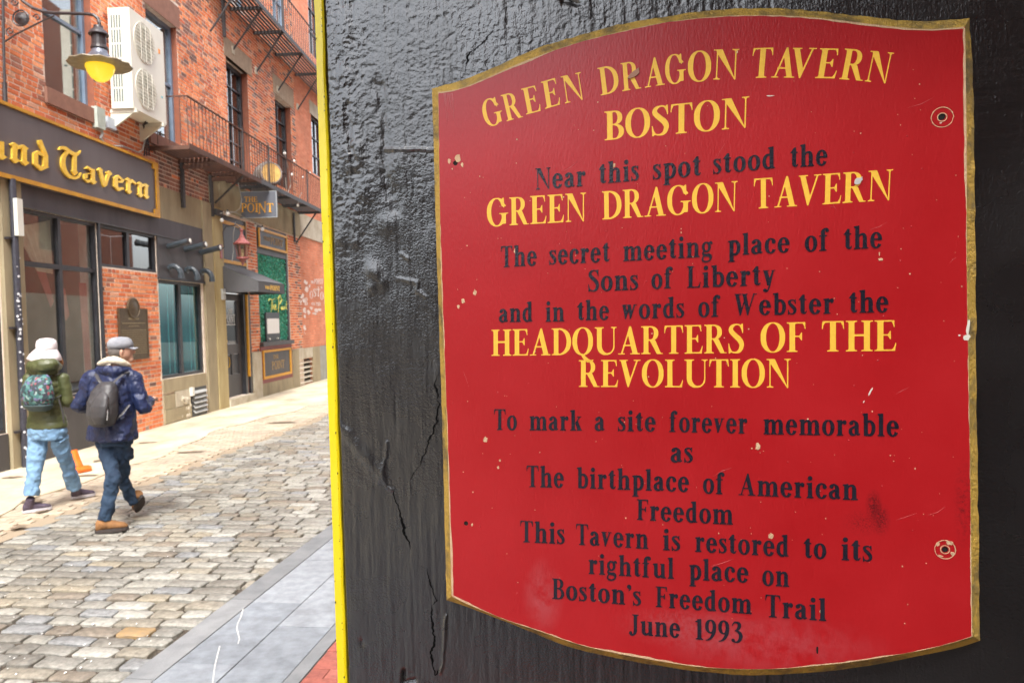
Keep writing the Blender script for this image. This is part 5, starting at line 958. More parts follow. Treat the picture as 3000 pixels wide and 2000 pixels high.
part('maroon_surround', MB(FAC).box(9.25, 11.64, -.06, .02, .335, 1.29), mar, lb); part('board', MB(FAC).box(9.42, 11.46, .02, .028, .47, 1.16), blk, lb)
part('gold_frame', MB(FAC).box(9.36, 11.52, .02, .05, 1.13, 1.19).box(9.36, 11.52, .02, .05, .44, .51).box(11.42, 11.52, .02, .05, .51, 1.13).box(9.36, 9.43, .02, .05, .51, 1.13), gpaint, lb)
light_text(lb, FAC, 'THE', rq(10.1, 10.5, .93, 1.04), dg_, .028, .036); light_text(lb, FAC, 'POINT', rq(9.98, 10.95, .65, .87), dg_, .028, .036)
# --- far building
C_ = thing('salmon_building', 'salmon brick building at the far end with mural and pale plinth', 'building', FAC.P(17, 0, 0))
opC = [(14.35, 15.7, 6.7, 8.58), (17.3, 18.6, 6.7, 8.58), (14.45, 15.7, 10.6, 13), (12.25, 13.52, .06, .78)]
wc_ = wallgrid(C_, 12.752, 24, -.05, 14, opC, .30, mortar_o)
bricks(wc_, [(12.752, 24, 5.22, 14), (12.752, 24, 1.12, 4.5)], opC+[(14.2, 15.85, 8.58, 9.0)], lambda s, z, rg: rg.random() < .01, m1=brick_o, m2=brick_m, seed=8)
for a in opC[:3]: window(C_, *a, .12, 2, 3, .07, .03, frm, glass_d)
part('lintel', MB(FAC).box(14.2, 15.85, -.06, .02, 8.58, 9.0), stone3, C_); part('stone_band', MB(FAC).box(12.76, 24, -.02, .04, 4.52, 5.20), stone3, C_)
for a, b in ((13.56, 14.3), (14.31, 15.9), (15.91, 17.5), (17.51, 24)): part('plinth_stone', MB(FAC).box(a, b, -.02, .045, -.03, 1.11), stone if a < 14 else mat('grey_plinth', (.33, .33, .30), (.26, .26, .22), scale=4, bump=.4), C_)
part('plinth_stone', MB(FAC).box(12.225, 13.555, -.02, .04, .80, 1.11), stone3, C_)
v2 = thing('wall_vent', 'pale louvred vent set in the stone plinth below the mural', 'vent', FAC.P(12.9, 0, .05))
part('vent_box', MB(FAC).box(12.25, 13.52, -.2, -.06, .04, .79), dark, v2)
for k in range(5): z = .70-k*.15; part('louvre', MB(FAC).hexa([(12.26, -.05, z), (13.51, -.05, z), (13.51, .03, z-.05), (12.26, .03, z-.05), (12.26, -.05, z+.02), (13.51, -.05, z+.02), (13.51, .03, z-.03), (12.26, .03, z-.03)]), stone3, v2)
v1 = thing('cellar_vent', 'dark louvred cellar vent in the rubble base under the teal window', 'vent', FAC.P(5.7, 0, 0))
part('vent_frame', MB(FAC).box(5.37, 6.05, -.02, .035, .0, .60), frm, v1)
for k in range(5): z = .52-k*.10; part('louvre', MB(FAC).hexa([(5.42, .036, z), (6.0, .036, z), (6.0, .085, z-.045), (5.42, .085, z-.045), (5.42, .036, z+.015), (6.0, .036, z+.015), (6.0, .085, z-.03), (5.42, .085, z-.03)]), grey_w, v1)
part('vent_cap', MB(FAC).box(5.30, 5.40, .03, .09, .45, .62), whitep, v1)
# mural
mu = thing('wall_mural', 'white painted mural lettering and splashes on the salmon brick wall', 'mural', FAC.P(14, .02, 1.7))
mwh = mat('chalky_white', (.86, .78, .74), (.74, .52, .44), rough=.9, scale=14, contrast=(.42, .66))
acc = MB(FAC)
def FM(px, py): return F_(px, py, .018)
def mquad(a, b, c, d): return [FM(*a), FM(*b), FM(*c), FM(*d)]
def zz(x, y): return (640+x/4.9, 600+y/4.9)
light_text(mu, FAC, 'THE', mquad(zz(1325, 1128), zz(1365, 1130), zz(1325, 1088), zz(1365, 1085)), mwh, .014, .02, font='bold')
light_text(mu, FAC, 'POINT', mquad(zz(1372, 1130), zz(1500, 1140), zz(1372, 1060), zz(1500, 1062)), mwh, .014, .02, font='bold')
for ch, x, y in (('B', 1235, 1440), ('O', 1310, 1345), ('S', 1358, 1315), ('T', 1412, 1312), ('O', 1462, 1360), ('N', 1515, 1420)):
    light_text(mu, FAC, ch, mquad(zz(x, y), zz(x+44, y+4), zz(x+2, y-110), zz(x+48, y-108)), mwh, .014, .02, font='bold')
light_text(mu, FAC, 'ON THE', mquad(zz(1335, 1440), zz(1470, 1450), zz(1335, 1400), zz(1470, 1395)), mwh, .014, .02, font='bold')
rg = random.Random(4); sp = MB(FAC)
for (x, y, rx, ry) in [(1255, 1120, 26, 46), (1275, 1200, 34, 60), (1300, 1170, 18, 30), (1200, 1310, 22, 44), (1230, 1370, 30, 40), (1180, 1400, 16, 30), (1165, 1370, 14, 18), (1230, 1520, 30, 60), (1290, 1540, 30, 40), (1400, 1510, 40, 34), (1450, 1500, 36, 24), (1235, 1600, 18, 40), (1430, 1200, 14, 18), (1478, 1190, 12, 16), (1240, 1760, 24, 36), (1380, 1560, 26, 26), (1330, 1480, 24, 30), (1240, 1830, 8, 10)]:
    for j in range(3):
        c = FM(*zz(x+rg.uniform(-12, 12), y+rg.uniform(-20, 20))); k = FAC.P(c[0], 0, 0)[1]/FPX/4.9
        L_ = [(c[0]+rx*k*3.0*(.35+.65*rg.random())*math.cos(a), c[1]+ry*.75*k*(.35+.65*rg.random())*math.sin(a)) for a in np.linspace(0, 6.283, 16)[:-1]]
        sp.prism([L_], .014, .0175+.0006*j+rg.random()*.0005)
part('splashes', sp, mwh, mu, kind='stuff')
# --- the other side of the lane and the corner behind the viewer (seen only mirrored in glass and gloss paint; the rear two are added to shape the light)
def plain_building(name, label, fr, s0, s1, d0, d1, H, m, wins=()):
    r = thing(name, label, 'building', fr.P((s0+s1)/2, (d0+d1)/2, 0)); part('wall', MB(fr).box(s0, s1, d0, d1, -.05, H), m, r)
    for (a, b, z0, z1) in wins:
        w_ = part('window', MB(fr).box(a, b, d0-.03, d0+.02, z0, z1), frm, r); part('pane', MB(fr).box(a+.06, b-.06, d0-.036, d0-.031, z0+.06, z1-.06), room_m, w_)
    return r
bt, btt, btb = new_mat('distant_brick'); tn = N_(btt, 'ShaderNodeTexBrick', _Scale=4.2); tn.inputs['Color1'].default_value = (.42, .13, .07, 1); tn.inputs['Color2'].default_value = (.34, .10, .06, 1); tn.inputs['Mortar'].default_value = (.5, .42, .34, 1); tn.inputs['Mortar Size'].default_value = .03
g2 = N_(btt, 'ShaderNodeNewGeometry'); sx = N_(btt, 'ShaderNodeSeparateXYZ'); cx_ = N_(btt, 'ShaderNodeCombineXYZ'); ax = N_(btt, 'ShaderNodeMath', operation='ADD'); btt.links.new(g2.outputs['Position'], sx.inputs[0]); btt.links.new(sx.outputs[0], ax.inputs[0]); btt.links.new(sx.outputs[1], ax.inputs[1]); btt.links.new(ax.outputs[0], cx_.inputs[0]); btt.links.new(sx.outputs[2], cx_.inputs[1]); btt.links.new(cx_.outputs[0], tn.inputs[0]); btt.links.new(tn.outputs[0], btb.inputs['Base Color']); btb.inputs['Roughness'].default_value = .9
cbld = plain_building('corner_building', 'brick building on the right side of the lane behind the black wall', Frame((-.02, 1.42, 0), (.1345, .991, 0)), .05, 30, 0, 8, 13.5, bt, [(a, a+1.1, z, z+1.9) for a in (2, 5, 8, 11, 14, 17, 20, 23) for z in (1.0, 4.6, 7.9, 10.8)])
part('ground_floor_facing', MB(Frame((-.02, 1.42, 0), (.1345, .991, 0))).box(.1, 30, -.05, -.035, 0, 3.1), mat('cream_facing', (.66, .62, .50), (.50, .46, .36), rough=.8, scale=.8), cbld)
dkb = mat('dark_brick_wall', (.10, .065, .05), (.07, .05, .04), rough=.9, scale=4)
plain_building('rear_shade_building', 'unseen dark brick building behind the viewer on the right, added to shade the plaque', WLD, -2.6, 9, -16, -5.8, 12, dkb)  # unseen, added to keep sun off the plaque and darken the gloss paint
plain_building('far_dark_building', 'unseen dark building far behind the viewer, added to darken reflections in the black wall', WLD, -85, -3, -60, -44, 13.5, dkb)  # unseen, widened and darkened so the black wall mirrors less sky
# ------------------------------------------------------------------ things on and in front of the facades
ts = thing('tavern_sign', 'long charcoal sign board with marigold border and gold blackletter Tavern lettering', 'sign', FAC.P(2, .1, 3.92))
SD = .10
sz = [(0, 305), (461, 472), (465, 638), (0, 519)]
s_r = F_(463, 560, SD)[0]; zt = F_(461, 472, SD)[1]; zb = F_(465, 638, SD)[1]; zt0 = F_(0, 305, SD)[1]; zb0 = F_(0, 519, SD)[1]
zt = (zt+zt0)/2; zb = (zb+zb0)/2
sgn_m = mat('sign_grey_brown', (.085, .066, .066), (.12, .10, .102), rough=.42, scale=.9, bump=.15, bscale=50, stretch=(1, 1, .12), detail=6)
part('board', MB(FAC).box(-3.4, s_r, .035, SD, zb, zt), sgn_m, ts)
bt_ = .058; gl2 = mat('marigold_border', (.62, .31, .012), (.46, .21, .01), rough=.45, scale=6, bump=.3)
part('border', MB(FAC).box(-3.4, s_r, SD, SD+.025, zt-bt_*.7, zt).box(-3.4, s_r, SD, SD+.025, zb, zb+bt_).box(s_r-.10, s_r, SD, SD+.025, zb+bt_, zt-bt_*.7), gl2, ts)
for za in (zb+bt_, zt-bt_*.7-.09):
    part('corner_block', MB(FAC).box(s_r-.19, s_r-.10, SD, SD+.024, za, za+.09), gl2, ts)
gleaf = mat('gold_leaf', (1.0, .72, .12), (.92, .56, .06), rough=.25, metal=.3, scale=20)
def ZG(x, y): return (x/4.9, 370+y/4.9)
LD = SD+.030
def gothic(ch, bl, br, up):
    a, b = ZG(*bl), ZG(*br); tl, tr = (a[0], a[1]-up/4.9), (b[0], b[1]-up*.985/4.9)
    Q = [F_(*p, LD) for p in (a, b, tl, tr)]
    # front plate and chamfered sides: prism plus a narrower raised ridge
    acc = []
    def pl(mb): part('letter', mb, gleaf, ts)
    put_text(ch, 'black', Q, pl, lambda: MB(FAC), .05, SD+.001, LD)
for ch, bl, br, up in [('a', (-170, 415), (105, 478), 400), ('n', (150, 490), (425, 560), 400), ('d', (475, 575), (705, 628), 395), ('T', (850, 705), (1175, 750), 400), ('a', (1210, 785), (1395, 828), 335), ('v', (1405, 835), (1615, 875), 330), ('e', (1640, 898), (1785, 935), 322), ('r', (1808, 943), (1952, 978), 312), ('n', (1975, 993), (2148, 1038), 300)]: gothic(ch, bl, br, up)
# bronze plaque
bz = mat('bronze', (.10, .075, .05), (.16, .12, .075), rough=.45, metal=.6, scale=30, bump=.5, bscale=90)
pq = thing('bronze_plaque', 'dark bronze plaque with round medallion fixed to the brick pier', 'plaque', FAC.P(3.32, .02, 1.3))
part('tablet', MB(FAC).box(2.86, 3.78, .013, .04, 1.30, 2.20), bz, pq)
part('rim', MB(FAC).box(2.86, 3.78, .04, .048, 2.17, 2.20).box(2.86, 3.78, .04, .048, 1.30, 1.33).box(2.86, 2.89, .04, .048, 1.33, 2.17).box(3.75, 3.78, .04, .048, 1.33, 2.17), bz, pq)
part('medallion', MB(FAC).lathe((3.33, .02, 2.20), [(.19, 0), (.19, .03), (.165, .04), (.16, .032), (.14, .03), (.06, .045), (.01, .05)], 24, (0, 1, 0)), bz, pq)
bzl = mat('bronze_text', (.30, .24, .14), rough=.4, metal=.5)
tl_ = MB(FAC); rg = random.Random(2)
def dashes(z, a, b, h):
    x = a
    while x < b: l = rg.uniform(.02, .05); tl_.box(x, min(x+l, b), .04, .0435, z, z+h); x += l+.012
dashes(2.0, 3.15, 3.50, .035); dashes(1.93, 2.95, 3.70, .022); dashes(1.88, 3.15, 3.48, .018)
for k in range(13): dashes(1.81-k*.037, 2.92, 3.72 if k < 12 else 3.3, .014)
part('raised_text', tl_, bzl, pq, kind='stuff')
# wall-mounted street lamp on a scrolled bracket
sl0 = F_(10, 200, .05)[0]
def dz(s, px, py):     # distance out and height of a pixel's ray where it crosses the vertical plane at s
    o = FAC.P(s, 0, 0); r = ray(px, py); t = np.dot(o-CAM, FAC.u)/np.dot(r, FAC.u); p = CAM+t*r; return float(np.dot(p-o, FAC.n)), float(p[2])
def LP(x, y): d, z = dz(sl0, x/3.136, y/3.136); return (sl0, d, z)
lamp = thing('wall_lamp', 'black gooseneck street lamp with lit yellow globe on scroll bracket above tavern sign', 'street lamp', FAC.P(sl0, 0, 4.95))
ir2 = mat('lamp_iron', (.03, .026, .028), (.05, .045, .05), rough=.4, scale=20, bump=.3)
part('wall_post', MB(FAC).tube([LP(25, -120), LP(30, 200), LP(35, 500), LP(42, 760)], .018, 8).tube([LP(42, 760), LP(48, 955)], .030, 8), ir2, lamp)
part('neck', MB(FAC).tube([LP(30, -300), LP(90, -160), LP(170, -30), LP(220, 20), LP(300, 75), LP(400, 110), LP(500, 122), LP(650, 125), LP(800, 130), LP(860, 140), LP(898, 170), LP(912, 210), LP(914, 250)], [.022]*9+[.024]*4, 8), ir2, lamp)
part('brace', MB(FAC).tube([LP(20, 400), LP(150, 315), LP(300, 240), LP(430, 175), LP(500, 145)], .011, 6), ir2, lamp)
def circ(cx, cy, r, a0=0, a1=6.283, n=18, r1=None): return [LP(cx+(r+((r1 or r)-r)*k/n)*math.cos(a0+(a1-a0)*k/n), cy+(r+((r1 or r)-r)*k/n)*math.sin(a0+(a1-a0)*k/n)) for k in range(n+1)]
rgm = MB(FAC).tube(circ(190, 168, 72), .011, 6); part('ring', rgm, ir2, lamp); part('rosette', MB(FAC).lathe(LP(190, 168), [(.09, -.015), (.085, .0), (.05, .012), (.03, .02), (.02, .03), (.001, .035)], 12, (-1, 0, 0)), ir2, lamp)
for a in (circ(130, 20, 38, 0, 7, 18, 8), circ(340, 165, 36, -3, 5, 18, 6), circ(95, 290, 42, 2, 10, 18, 8)): part('scroll', MB(FAC).tube(a, .008, 6), ir2, lamp)
hd, hz = dz(sl0, 909/3.136, 380/3.136); kk = (CAM[1]+np.dot(FAC.P(sl0, hd, 0)-CAM, [0, 1, 0]))/FPX/3.136   # metres per zoomed pixel at the lamp
_, z_top = dz(sl0, 909/3.136, 240/3.136)
def zq(y): return dz(sl0, 905/3.136, y/3.136)[1]
hc = (sl0, hd, 0)
part('cap', MB(FAC).lathe(hc, [(.001, zq(238)), (38*kk, zq(240)), (42*kk, zq(262)), (70*kk, zq(292)), (86*kk, zq(318)), (84*kk, zq(326)), (60*kk, zq(322))], 18), ir2, lamp)
part('housing', MB(FAC).lathe(hc, [(60*kk, zq(318)), (62*kk, zq(420)), (68*kk, zq(428)), (72*kk, zq(450)), (60*kk, zq(462))], 18), ir2, lamp)
shm = mat('lamp_shade_metal', (.10, .11, .14), (.16, .17, .21), rough=.3, metal=.4, scale=20)
part('shade', MB(FAC).lathe(hc, [(60*kk, zq(455)), (80*kk, zq(500)), (118*kk, zq(540)), (180*kk, zq(570)), (182*kk, zq(580)), (112*kk, zq(590)), (60*kk, zq(540))], 24), shm, lamp)
brm = mat('dusty_brim', (.30, .26, .18), (.22, .19, .14), rough=.4, scale=20)
rr_ = []
for q, (r, z) in enumerate([(112, 588), (185, 585), (262, 592), (264, 600), (185, 603), (112, 606)]):
    rr_.append([FAC.P(sl0+r*kk*math.cos(a)*(1+.02*math.cos(12*a)), hd+r*kk*math.sin(a)*(1+.02*math.cos(12*a)), zq(z)+(.006*math.cos(12*a) if r > 200 else 0)) for a in np.linspace(0, 2*math.pi, 49)[:-1]])
part('brim', MB(FAC).rings(rr_, cap=False, closed=True), brm, lamp)
gm_, gt_, gb_ = new_mat('lit_globe'); gb_.inputs['Base Color'].default_value = (.85, .6, .12, 1); gb_.inputs['Roughness'].default_value = .25; gb_.inputs['Emission Color'].default_value = (1, .66, .02, 1); gb_.inputs['Emission Strength'].default_value = .34
part('globe', MB(FAC).lathe(hc, [(118*kk, zq(598)), (122*kk, zq(625)), (108*kk, zq(670)), (78*kk, zq(720)), (40*kk, zq(748)), (.001, zq(758))], 24), gm_, lamp, smooth=True)
# air-conditioning unit
ac = thing('ac_unit', 'large cream air conditioner unit with two fan grilles on wall brackets', 'air conditioner', FAC.P(3.45, .25, 5.4))
A_s0, A_s1, A_d0, A_d1, A_z0, A_z1 = 2.88, 4.0, .06, .43, 5.55, 7.22
acm = mat('cream_enamel', (.76, .75, .66), (.70, .69, .60), rough=.4, scale=2); slot = mat('slot_shadow', (.10, .15, .15), rough=.7); acg = mat('grille_cream', (.66, .65, .56), rough=.5)
part('casing', MB(FAC).box(A_s0, A_s1, A_d0, A_d1, A_z0, A_z1), acm, ac)
for r_ in range(6):
    for c_ in range(4):
        z = A_z1-.12-r_*.245; part('side_slot', MB(FAC).box(A_s0-.004, A_s0+.001, A_d0+.05+c_*.045, A_d0+.072+c_*.045, z-.215, z), slot, ac)
for zc in (6.78, 5.98):
    part('fan_recess', MB(FAC).lathe((3.32, A_d1-.001, zc), [(.34, 0), (.34, .012), (.31, .004), (.001, .004)], 32, (0, 1, 0)), acg, ac)
    fb = MB(FAC)
    for k in range(5):
        a = k*1.2566; fb.quad(*[(3.32+r*math.cos(a+o), A_d1+.008+e, zc+r*math.sin(a+o)) for r, o, e in ((.06, 0, 0), (.28, -.15, .004), (.28, .55, .012), (.06, .7, .01))])
    part('fan', fb, mat('fan_grey', (.52, .52, .44)), ac)
    gr = MB(FAC)
    for k in range(-5, 6):
        w_ = math.sqrt(max(.33**2-(k*.06)**2, 0)); gr.box(3.32-w_, 3.32+w_, A_d1+.024, A_d1+.030, zc+k*.06-.004, zc+k*.06+.004)
    for k in (-.16, 0, .16): gr.box(3.32+k-.005, 3.32+k+.005, A_d1+.031, A_d1+.036, zc-.31, zc+.31)
    part('fan_grille', gr, acm, ac)
part('badge', MB(FAC).box(3.80, 3.86, A_d1, A_d1+.004, 6.78, 6.86), mat('orange_sticker', (.8, .28, .02)), ac); part('badge', MB(FAC).box(3.84, 3.9, A_d1, A_d1+.003, 6.0, 6.03), mat('cyan_print', (.1, .5, .6)), ac); part('side_handle', MB(FAC).box(A_s0-.005, A_s0+.002, A_d1-.09, A_d1-.04, 6.28, 6.31), slot, ac)
for s_ in (2.95, 3.86):
    part('bracket', MB(FAC).box(s_-.03, s_+.03, .0, A_d1+.03, A_z0-.06, A_z0-.002).hexa([(s_-.02, .0, A_z0-.32), (s_+.02, .0, A_z0-.32), (s_+.02, .03, A_z0-.32), (s_-.02, .03, A_z0-.32), (s_-.02, .0, A_z0-.065), (s_+.02, .0, A_z0-.065), (s_+.02, A_d1-.03, A_z0-.065), (s_-.02, A_d1-.03, A_z0-.065)]), acg, ac)
# boxes and conduits
e1s, e1z = F_(296, 348, .08)
single('junction_box', MB(FAC).box(e1s-.13, e1s+.09, .0, .10, e1z-.17, e1z+.17), mat('pale_green_metal', (.46, .52, .47), (.38, .43, .38), rough=.5, scale=12), 'pale green electrical junction box on bricks under the sill beside air conditioner', 'electrical box')
e2s, e2z = F_(326, 362, .06)
single('isolator_box', MB(FAC).box(e2s-.12, e2s+.12, .0, .08, e2z-.09, e2z+.09), mat('pale_blue_box', (.50, .58, .66), rough=.5), 'small pale blue box mounted right of the green electrical box', 'electrical box')
def FP(px, py, d): s_, z = F_(px, py, d); return (s_, d, z)
def ZR(x, y): return (x/3.136, y/3.136)
single('conduit', MB(FAC).tube([FP(*ZR(930, 1160), .05), FP(*ZR(938, 1230), .05), FP(*ZR(925, 1270), .05), FP(*ZR(945, 1300), .05)], .022, 6), grey_w, 'short grey conduit dropping from the green electrical box to tavern sign', 'conduit')
cb = thing('ac_cables', 'bundle of dark cables hanging from the air conditioner to the tavern sign', 'cable', FAC.P(4, .05, 5))
for k in range(3):
    o = k*16; part('cable', MB(FAC).tube([FP(*ZR(1370-o, 1120), .2), FP(*ZR(1325-o*.3, 1150), .1), FP(*ZR(1318+o, 1250), .05), FP(*ZR(1335+o, 1340), .05), FP(*ZR(1325+o*1.4, 1430), .05)], .014, 6), mat('black_rubber', (.02, .02, .025), rough=.5), cb)
part('pale_cable', MB(FAC).tube([FP(*ZR(1330, 1290), .06), FP(*ZR(1310, 1380), .06), FP(*ZR(1270, 1402), .06), FP(*ZR(1200, 1370), .05), FP(*ZR(1120, 1345), .05), FP(*ZR(1050, 1340), .05)], .013, 6), grey_w, cb)
dp = thing('downpipe', 'black downpipe with peeling stickers running down the concrete pier', 'downpipe', FAC.P(.42, .1, 0))
p0 = FP(34, 545, .10); p1 = FP(62, 1369, .10)
pm = mat('scuffed_black_pipe', (.03, .03, .04), (.05, .05, .07), rough=.5, scale=20); dsx = p0[0]
part('pipe', MB(FAC).tube([(dsx, .11, 3.9), (dsx, .11, 2.6), (dsx, .11, 0)], .045, 10), pm, dp)
for z in (3.1, 1.9, .5): part('bracket', MB(FAC).box(dsx-.13, dsx+.06, .06, .115, z-.015, z+.015), ir2, dp)
st = MB(FAC); rg = random.Random(6)
for k in range(46):
    z = rg.uniform(.1, 2.9); a = rg.uniform(-1.2, .6); r = rg.uniform(.008, .02)
    st.lathe((dsx+.046*math.sin(a), .11+.046*math.cos(a), z), [(r, 0), (r*.9, .003), (.001, .004)], 7, (math.sin(a), math.cos(a), 0))
part('sticker_scraps', st, mat('sticker_white', (.7, .7, .72), (.35, .36, .4), scale=60), dp, kind='stuff')
bx0 = F_(28, 572, .14); bx1 = F_(52, 690, .14)
single('white_wall_box', MB(FAC).box(dsx-.05, dsx+.06, .145, .20, F_(40, 687, .2)[1], F_(40, 578, .2)[1]), whitep, 'tall white plastic box on black downpipe under tavern sign corner', 'utility box')
# tube lights and elbow pipes over the teal window
bpm = mat('blue_black_pipe', (.035, .045, .055), (.06, .075, .09), rough=.35, scale=10)
names = ['first', 'second', 'third']
pos_w = ['nearest transom windows', 'in the middle', 'nearest concrete pilaster']
for k, (s_, (ex, ey)) in enumerate(zip((4.66, 5.34, 6.02), ((550, 700), (598, 716), (643, 727)))):
    t_ = thing('tube_light', 'black tube spotlight jutting over the lane, '+pos_w[k], 'spotlight', FAC.P(s_, 0, 3.4), 'tube spotlights above the teal window')
    d, z = .44, 3.50
    part('tube', MB(FAC).tube([(s_, .03, z-.09), (s_, d, z)], .058, 14), bpm, t_); part('bezel', MB(FAC).tube([(s_, d-.01, z-.003), (s_, d+.03, z+.006)], .066, 14), ir2, t_)
    part('lens', MB(FAC).lathe((s_, d+.03, z+.002), [(.05, 0), (.04, .008), (.001, .014)], 12, (0, 1, 0)), whitep, t_)
    e = thing('elbow_pipe', 'black elbow pipe curving down under the tube light '+pos_w[k], 'pipe', FAC.P(s_, 0, 2.8), 'elbow pipes above the teal window')
    part('bend', MB(FAC).tube([(s_, .03, 3.0), (s_, .10, 3.03), (s_, .17, 3.02), (s_, .23, 2.97), (s_, .262, 2.89), (s_, .265, 2.80)], .052, 14), bpm, e); part('collar', MB(FAC).tube([(s_, .265, 2.845), (s_, .265, 2.79)], .06, 14), bpm, e); part('wall_flange', MB(FAC).tube([(s_, .03, 2.99), (s_, .05, 3.0)], .07, 14), bpm, e)
# orange delineator on the pavement
orm = mat('safety_orange', (.80, .16, .01), (.68, .12, .01), rough=.5, scale=9)
bo = thing('traffic_delineator', 'orange plastic delineator post on a square base standing behind the woman', 'traffic post', ground(232, 1378))
g = ground(232, 1378, .02)
part('base', MB().lathe(tuple(g), [(.16, 0), (.165, .03), (.12, .05), (.05, .06)], 6), orm, bo)
tp_ = atY(215, 1318, g[1]+.02)
part('post', MB().tube([g+np.array([0, 0, .04]), g*.5+tp_*.5, tp_], [.055, .05, .045], 10, world=True), orm, bo)
# awning
aw = thing('awning', 'charcoal sloped awning lettered THE POINT over the black door', 'awning', FAC.P(7.8, 0, 2.6))
aD = .86; as0, as1 = 7.02, 8.72; azt, azb, azw = 2.83, 2.60, 3.22
canv = mat('charcoal_canvas', (.075, .075, .082), (.095, .095, .10), rough=.85, scale=60, bump=.3, bscale=300)
part('side_panel', MB(FAC).hexa([(as0, .0, azb), (as0+.012, .0, azb), (as0+.012, aD, azb), (as0, aD, azb), (as0, .0, azw), (as0+.012, .0, azw), (as0+.012, aD, azt), (as0, aD, azt)]), canv, aw)
part('side_panel', MB(FAC).hexa([(as1, .0, azb), (as1+.012, .0, azb), (as1+.012, aD, azb), (as1, aD, azb), (as1, .0, azw), (as1+.012, .0, azw), (as1+.012, aD, azt), (as1, aD, azt)]), canv, aw)
part('top_sheet', MB(FAC).hexa([(as0-.005, .0, azw), (as1+.015, .0, azw), (as1+.015, aD, azt), (as0-.005, aD, azt), (as0-.005, .0, azw+.012), (as1+.015, .0, azw+.012), (as1+.015, aD+.01, azt+.012), (as0-.005, aD+.01, azt+.012)]), canv, aw)
part('valance', MB(FAC).box(as0, as1+.01, aD, aD+.012, azb, azt), canv, aw)
gt = mat('gold_print', (.72, .42, .06), rough=.6)
light_text(aw, FAC, 'THE', rq(7.42, 7.72, azb+.08, azb+.15), gt, aD+.011, aD+.016, font='bold', sp=.12); light_text(aw, FAC, 'POINT', rq(7.76, 8.40, azb+.06, azb+.18), gt, aD+.011, aD+.016, sp=.1, font='bold')
# fire escapes
def fire_escape(name, label, s0, s1, D, z, rail, step_s, m_near, m_far, bars, post_s, brk, extra=True):
    r = thing(name, label, 'fire escape', FAC.P((s0+s1)/2, 0, z)); mid = s0+(s1-s0)*.42
    segs = [(a, b) for a, b in zip(post_s, post_s[1:])]
    for a, b in segs:
        m = m_near if b <= mid+.2 else m_far
        pl = MB(FAC); n = 9
        for k in range(n): d = .04+(D-.06)*k/(n-1); pl.box(a+.03, b-.03, d-.030, d+.030, z+.02, z+.032)
        part('deck_slats', pl, m, r, kind='stuff')
    for k, s_ in enumerate(post_s): part('cross_beam', MB(FAC).box(s_-.03, s_+.03, 0, D, z-.06, z+.018), m_near if s_ < mid else m_far, r)
    part('edge_beam', MB(FAC).box(s0, mid, D, D+.02, z-.05, z+.05), m_near, r); part('edge_beam', MB(FAC).box(mid, s1, D, D+.02, z-.05, z+.05), m_far, r)
    if rail:
        part('top_rail', MB(FAC).box(s0, s1, D-.01, D+.02, z+rail-.012, z+rail+.012), m_near, r); part('end_rail', MB(FAC).box(s0, s0+.02, .02, D-.012, z+rail-.012, z+rail+.012), m_near, r)
        q = s0+.01; n = 0
        me = MB(FAC).box(-.006, .006, -.006, .006, 0, rail-.07); 
        base = None
        while q < s1:
            if base is None:
                base = part('baluster', MB(FAC).box(q-.006, q+.006, D-.001, D+.011, z+.052, z+rail-.014), m_near, r)
                q0 = q
            else:
                o = base.copy(); COL.objects.link(o); o.parent = r; dv = FAC.u*(q-q0); o.location = tuple(dv)
            q += bars
        for k in (.16, .38, .60):
            o = base.copy(); COL.objects.link(o); o.parent = r; o.location = tuple(FAC.n*(k-D)); 
        for s_ in [p for i, p in enumerate(post_s) if i % 2 == 0][1:]+[s1-.02]: part('post', MB(FAC).box(s_-.018, s_+.018, D-.012, D+.022, z+.05, z+rail+.05), m_far, r)
    for s_, dn in brk: part('bracket', MB(FAC).tube([(s_, D-.06, z-.05), (s_, .03, z-dn)], .022, 6), m_far, r); 
    return r
fe = fire_escape('fire_escape', 'lower iron fire escape balcony with railing, rusty at near end, carrying a barrel', 4.16, 12.7, .74, 5.20, .92, 1.3, rust, iron, .155, [4.19, 5.3, 6.72, 7.5, 8.31, 9.9, 11.3, 12.66], [(6.85, .62), (12.35, .95)])
for (a, zb_) in ((5.3, 4.6), (6.62, 4.6)): part('leg', MB(FAC).box(a-.04, a+.04, .03, .09, zb_-.35, 5.14), iron, fe); part('arm', MB(FAC).box(a-.03, a+.03, .03, .62, 5.02, 5.10), rust, fe)
part('drop_post', MB(FAC).box(12.05, 12.10, .05, .10, 4.25, 5.1), iron, fe)
fu = fire_escape('fire_escape', 'upper iron fire escape deck on slanting struts at the top of the brick wall', 6.8, 15.5, .78, 9.38, 1.0, 1.5, iron, iron, .16, [6.85, 8.15, 9.62, 11.2, 12.9, 15.4], [(6.95, 1.0), (8.2, .95), (9.66, 1.0), (11.24, 1.0), (12.94, 1.05), (15.3, 1.0)])
for a in (8.2, 9.66, 11.24, 12.94): part('wall_plate', MB(FAC).box(a-.07, a+.07, .012, .04, 8.32, 8.50), stone3, fu)
part('hanger', MB(FAC).box(7.55, 7.62, .05, .11, 8.5, 9.33), iron, fu)
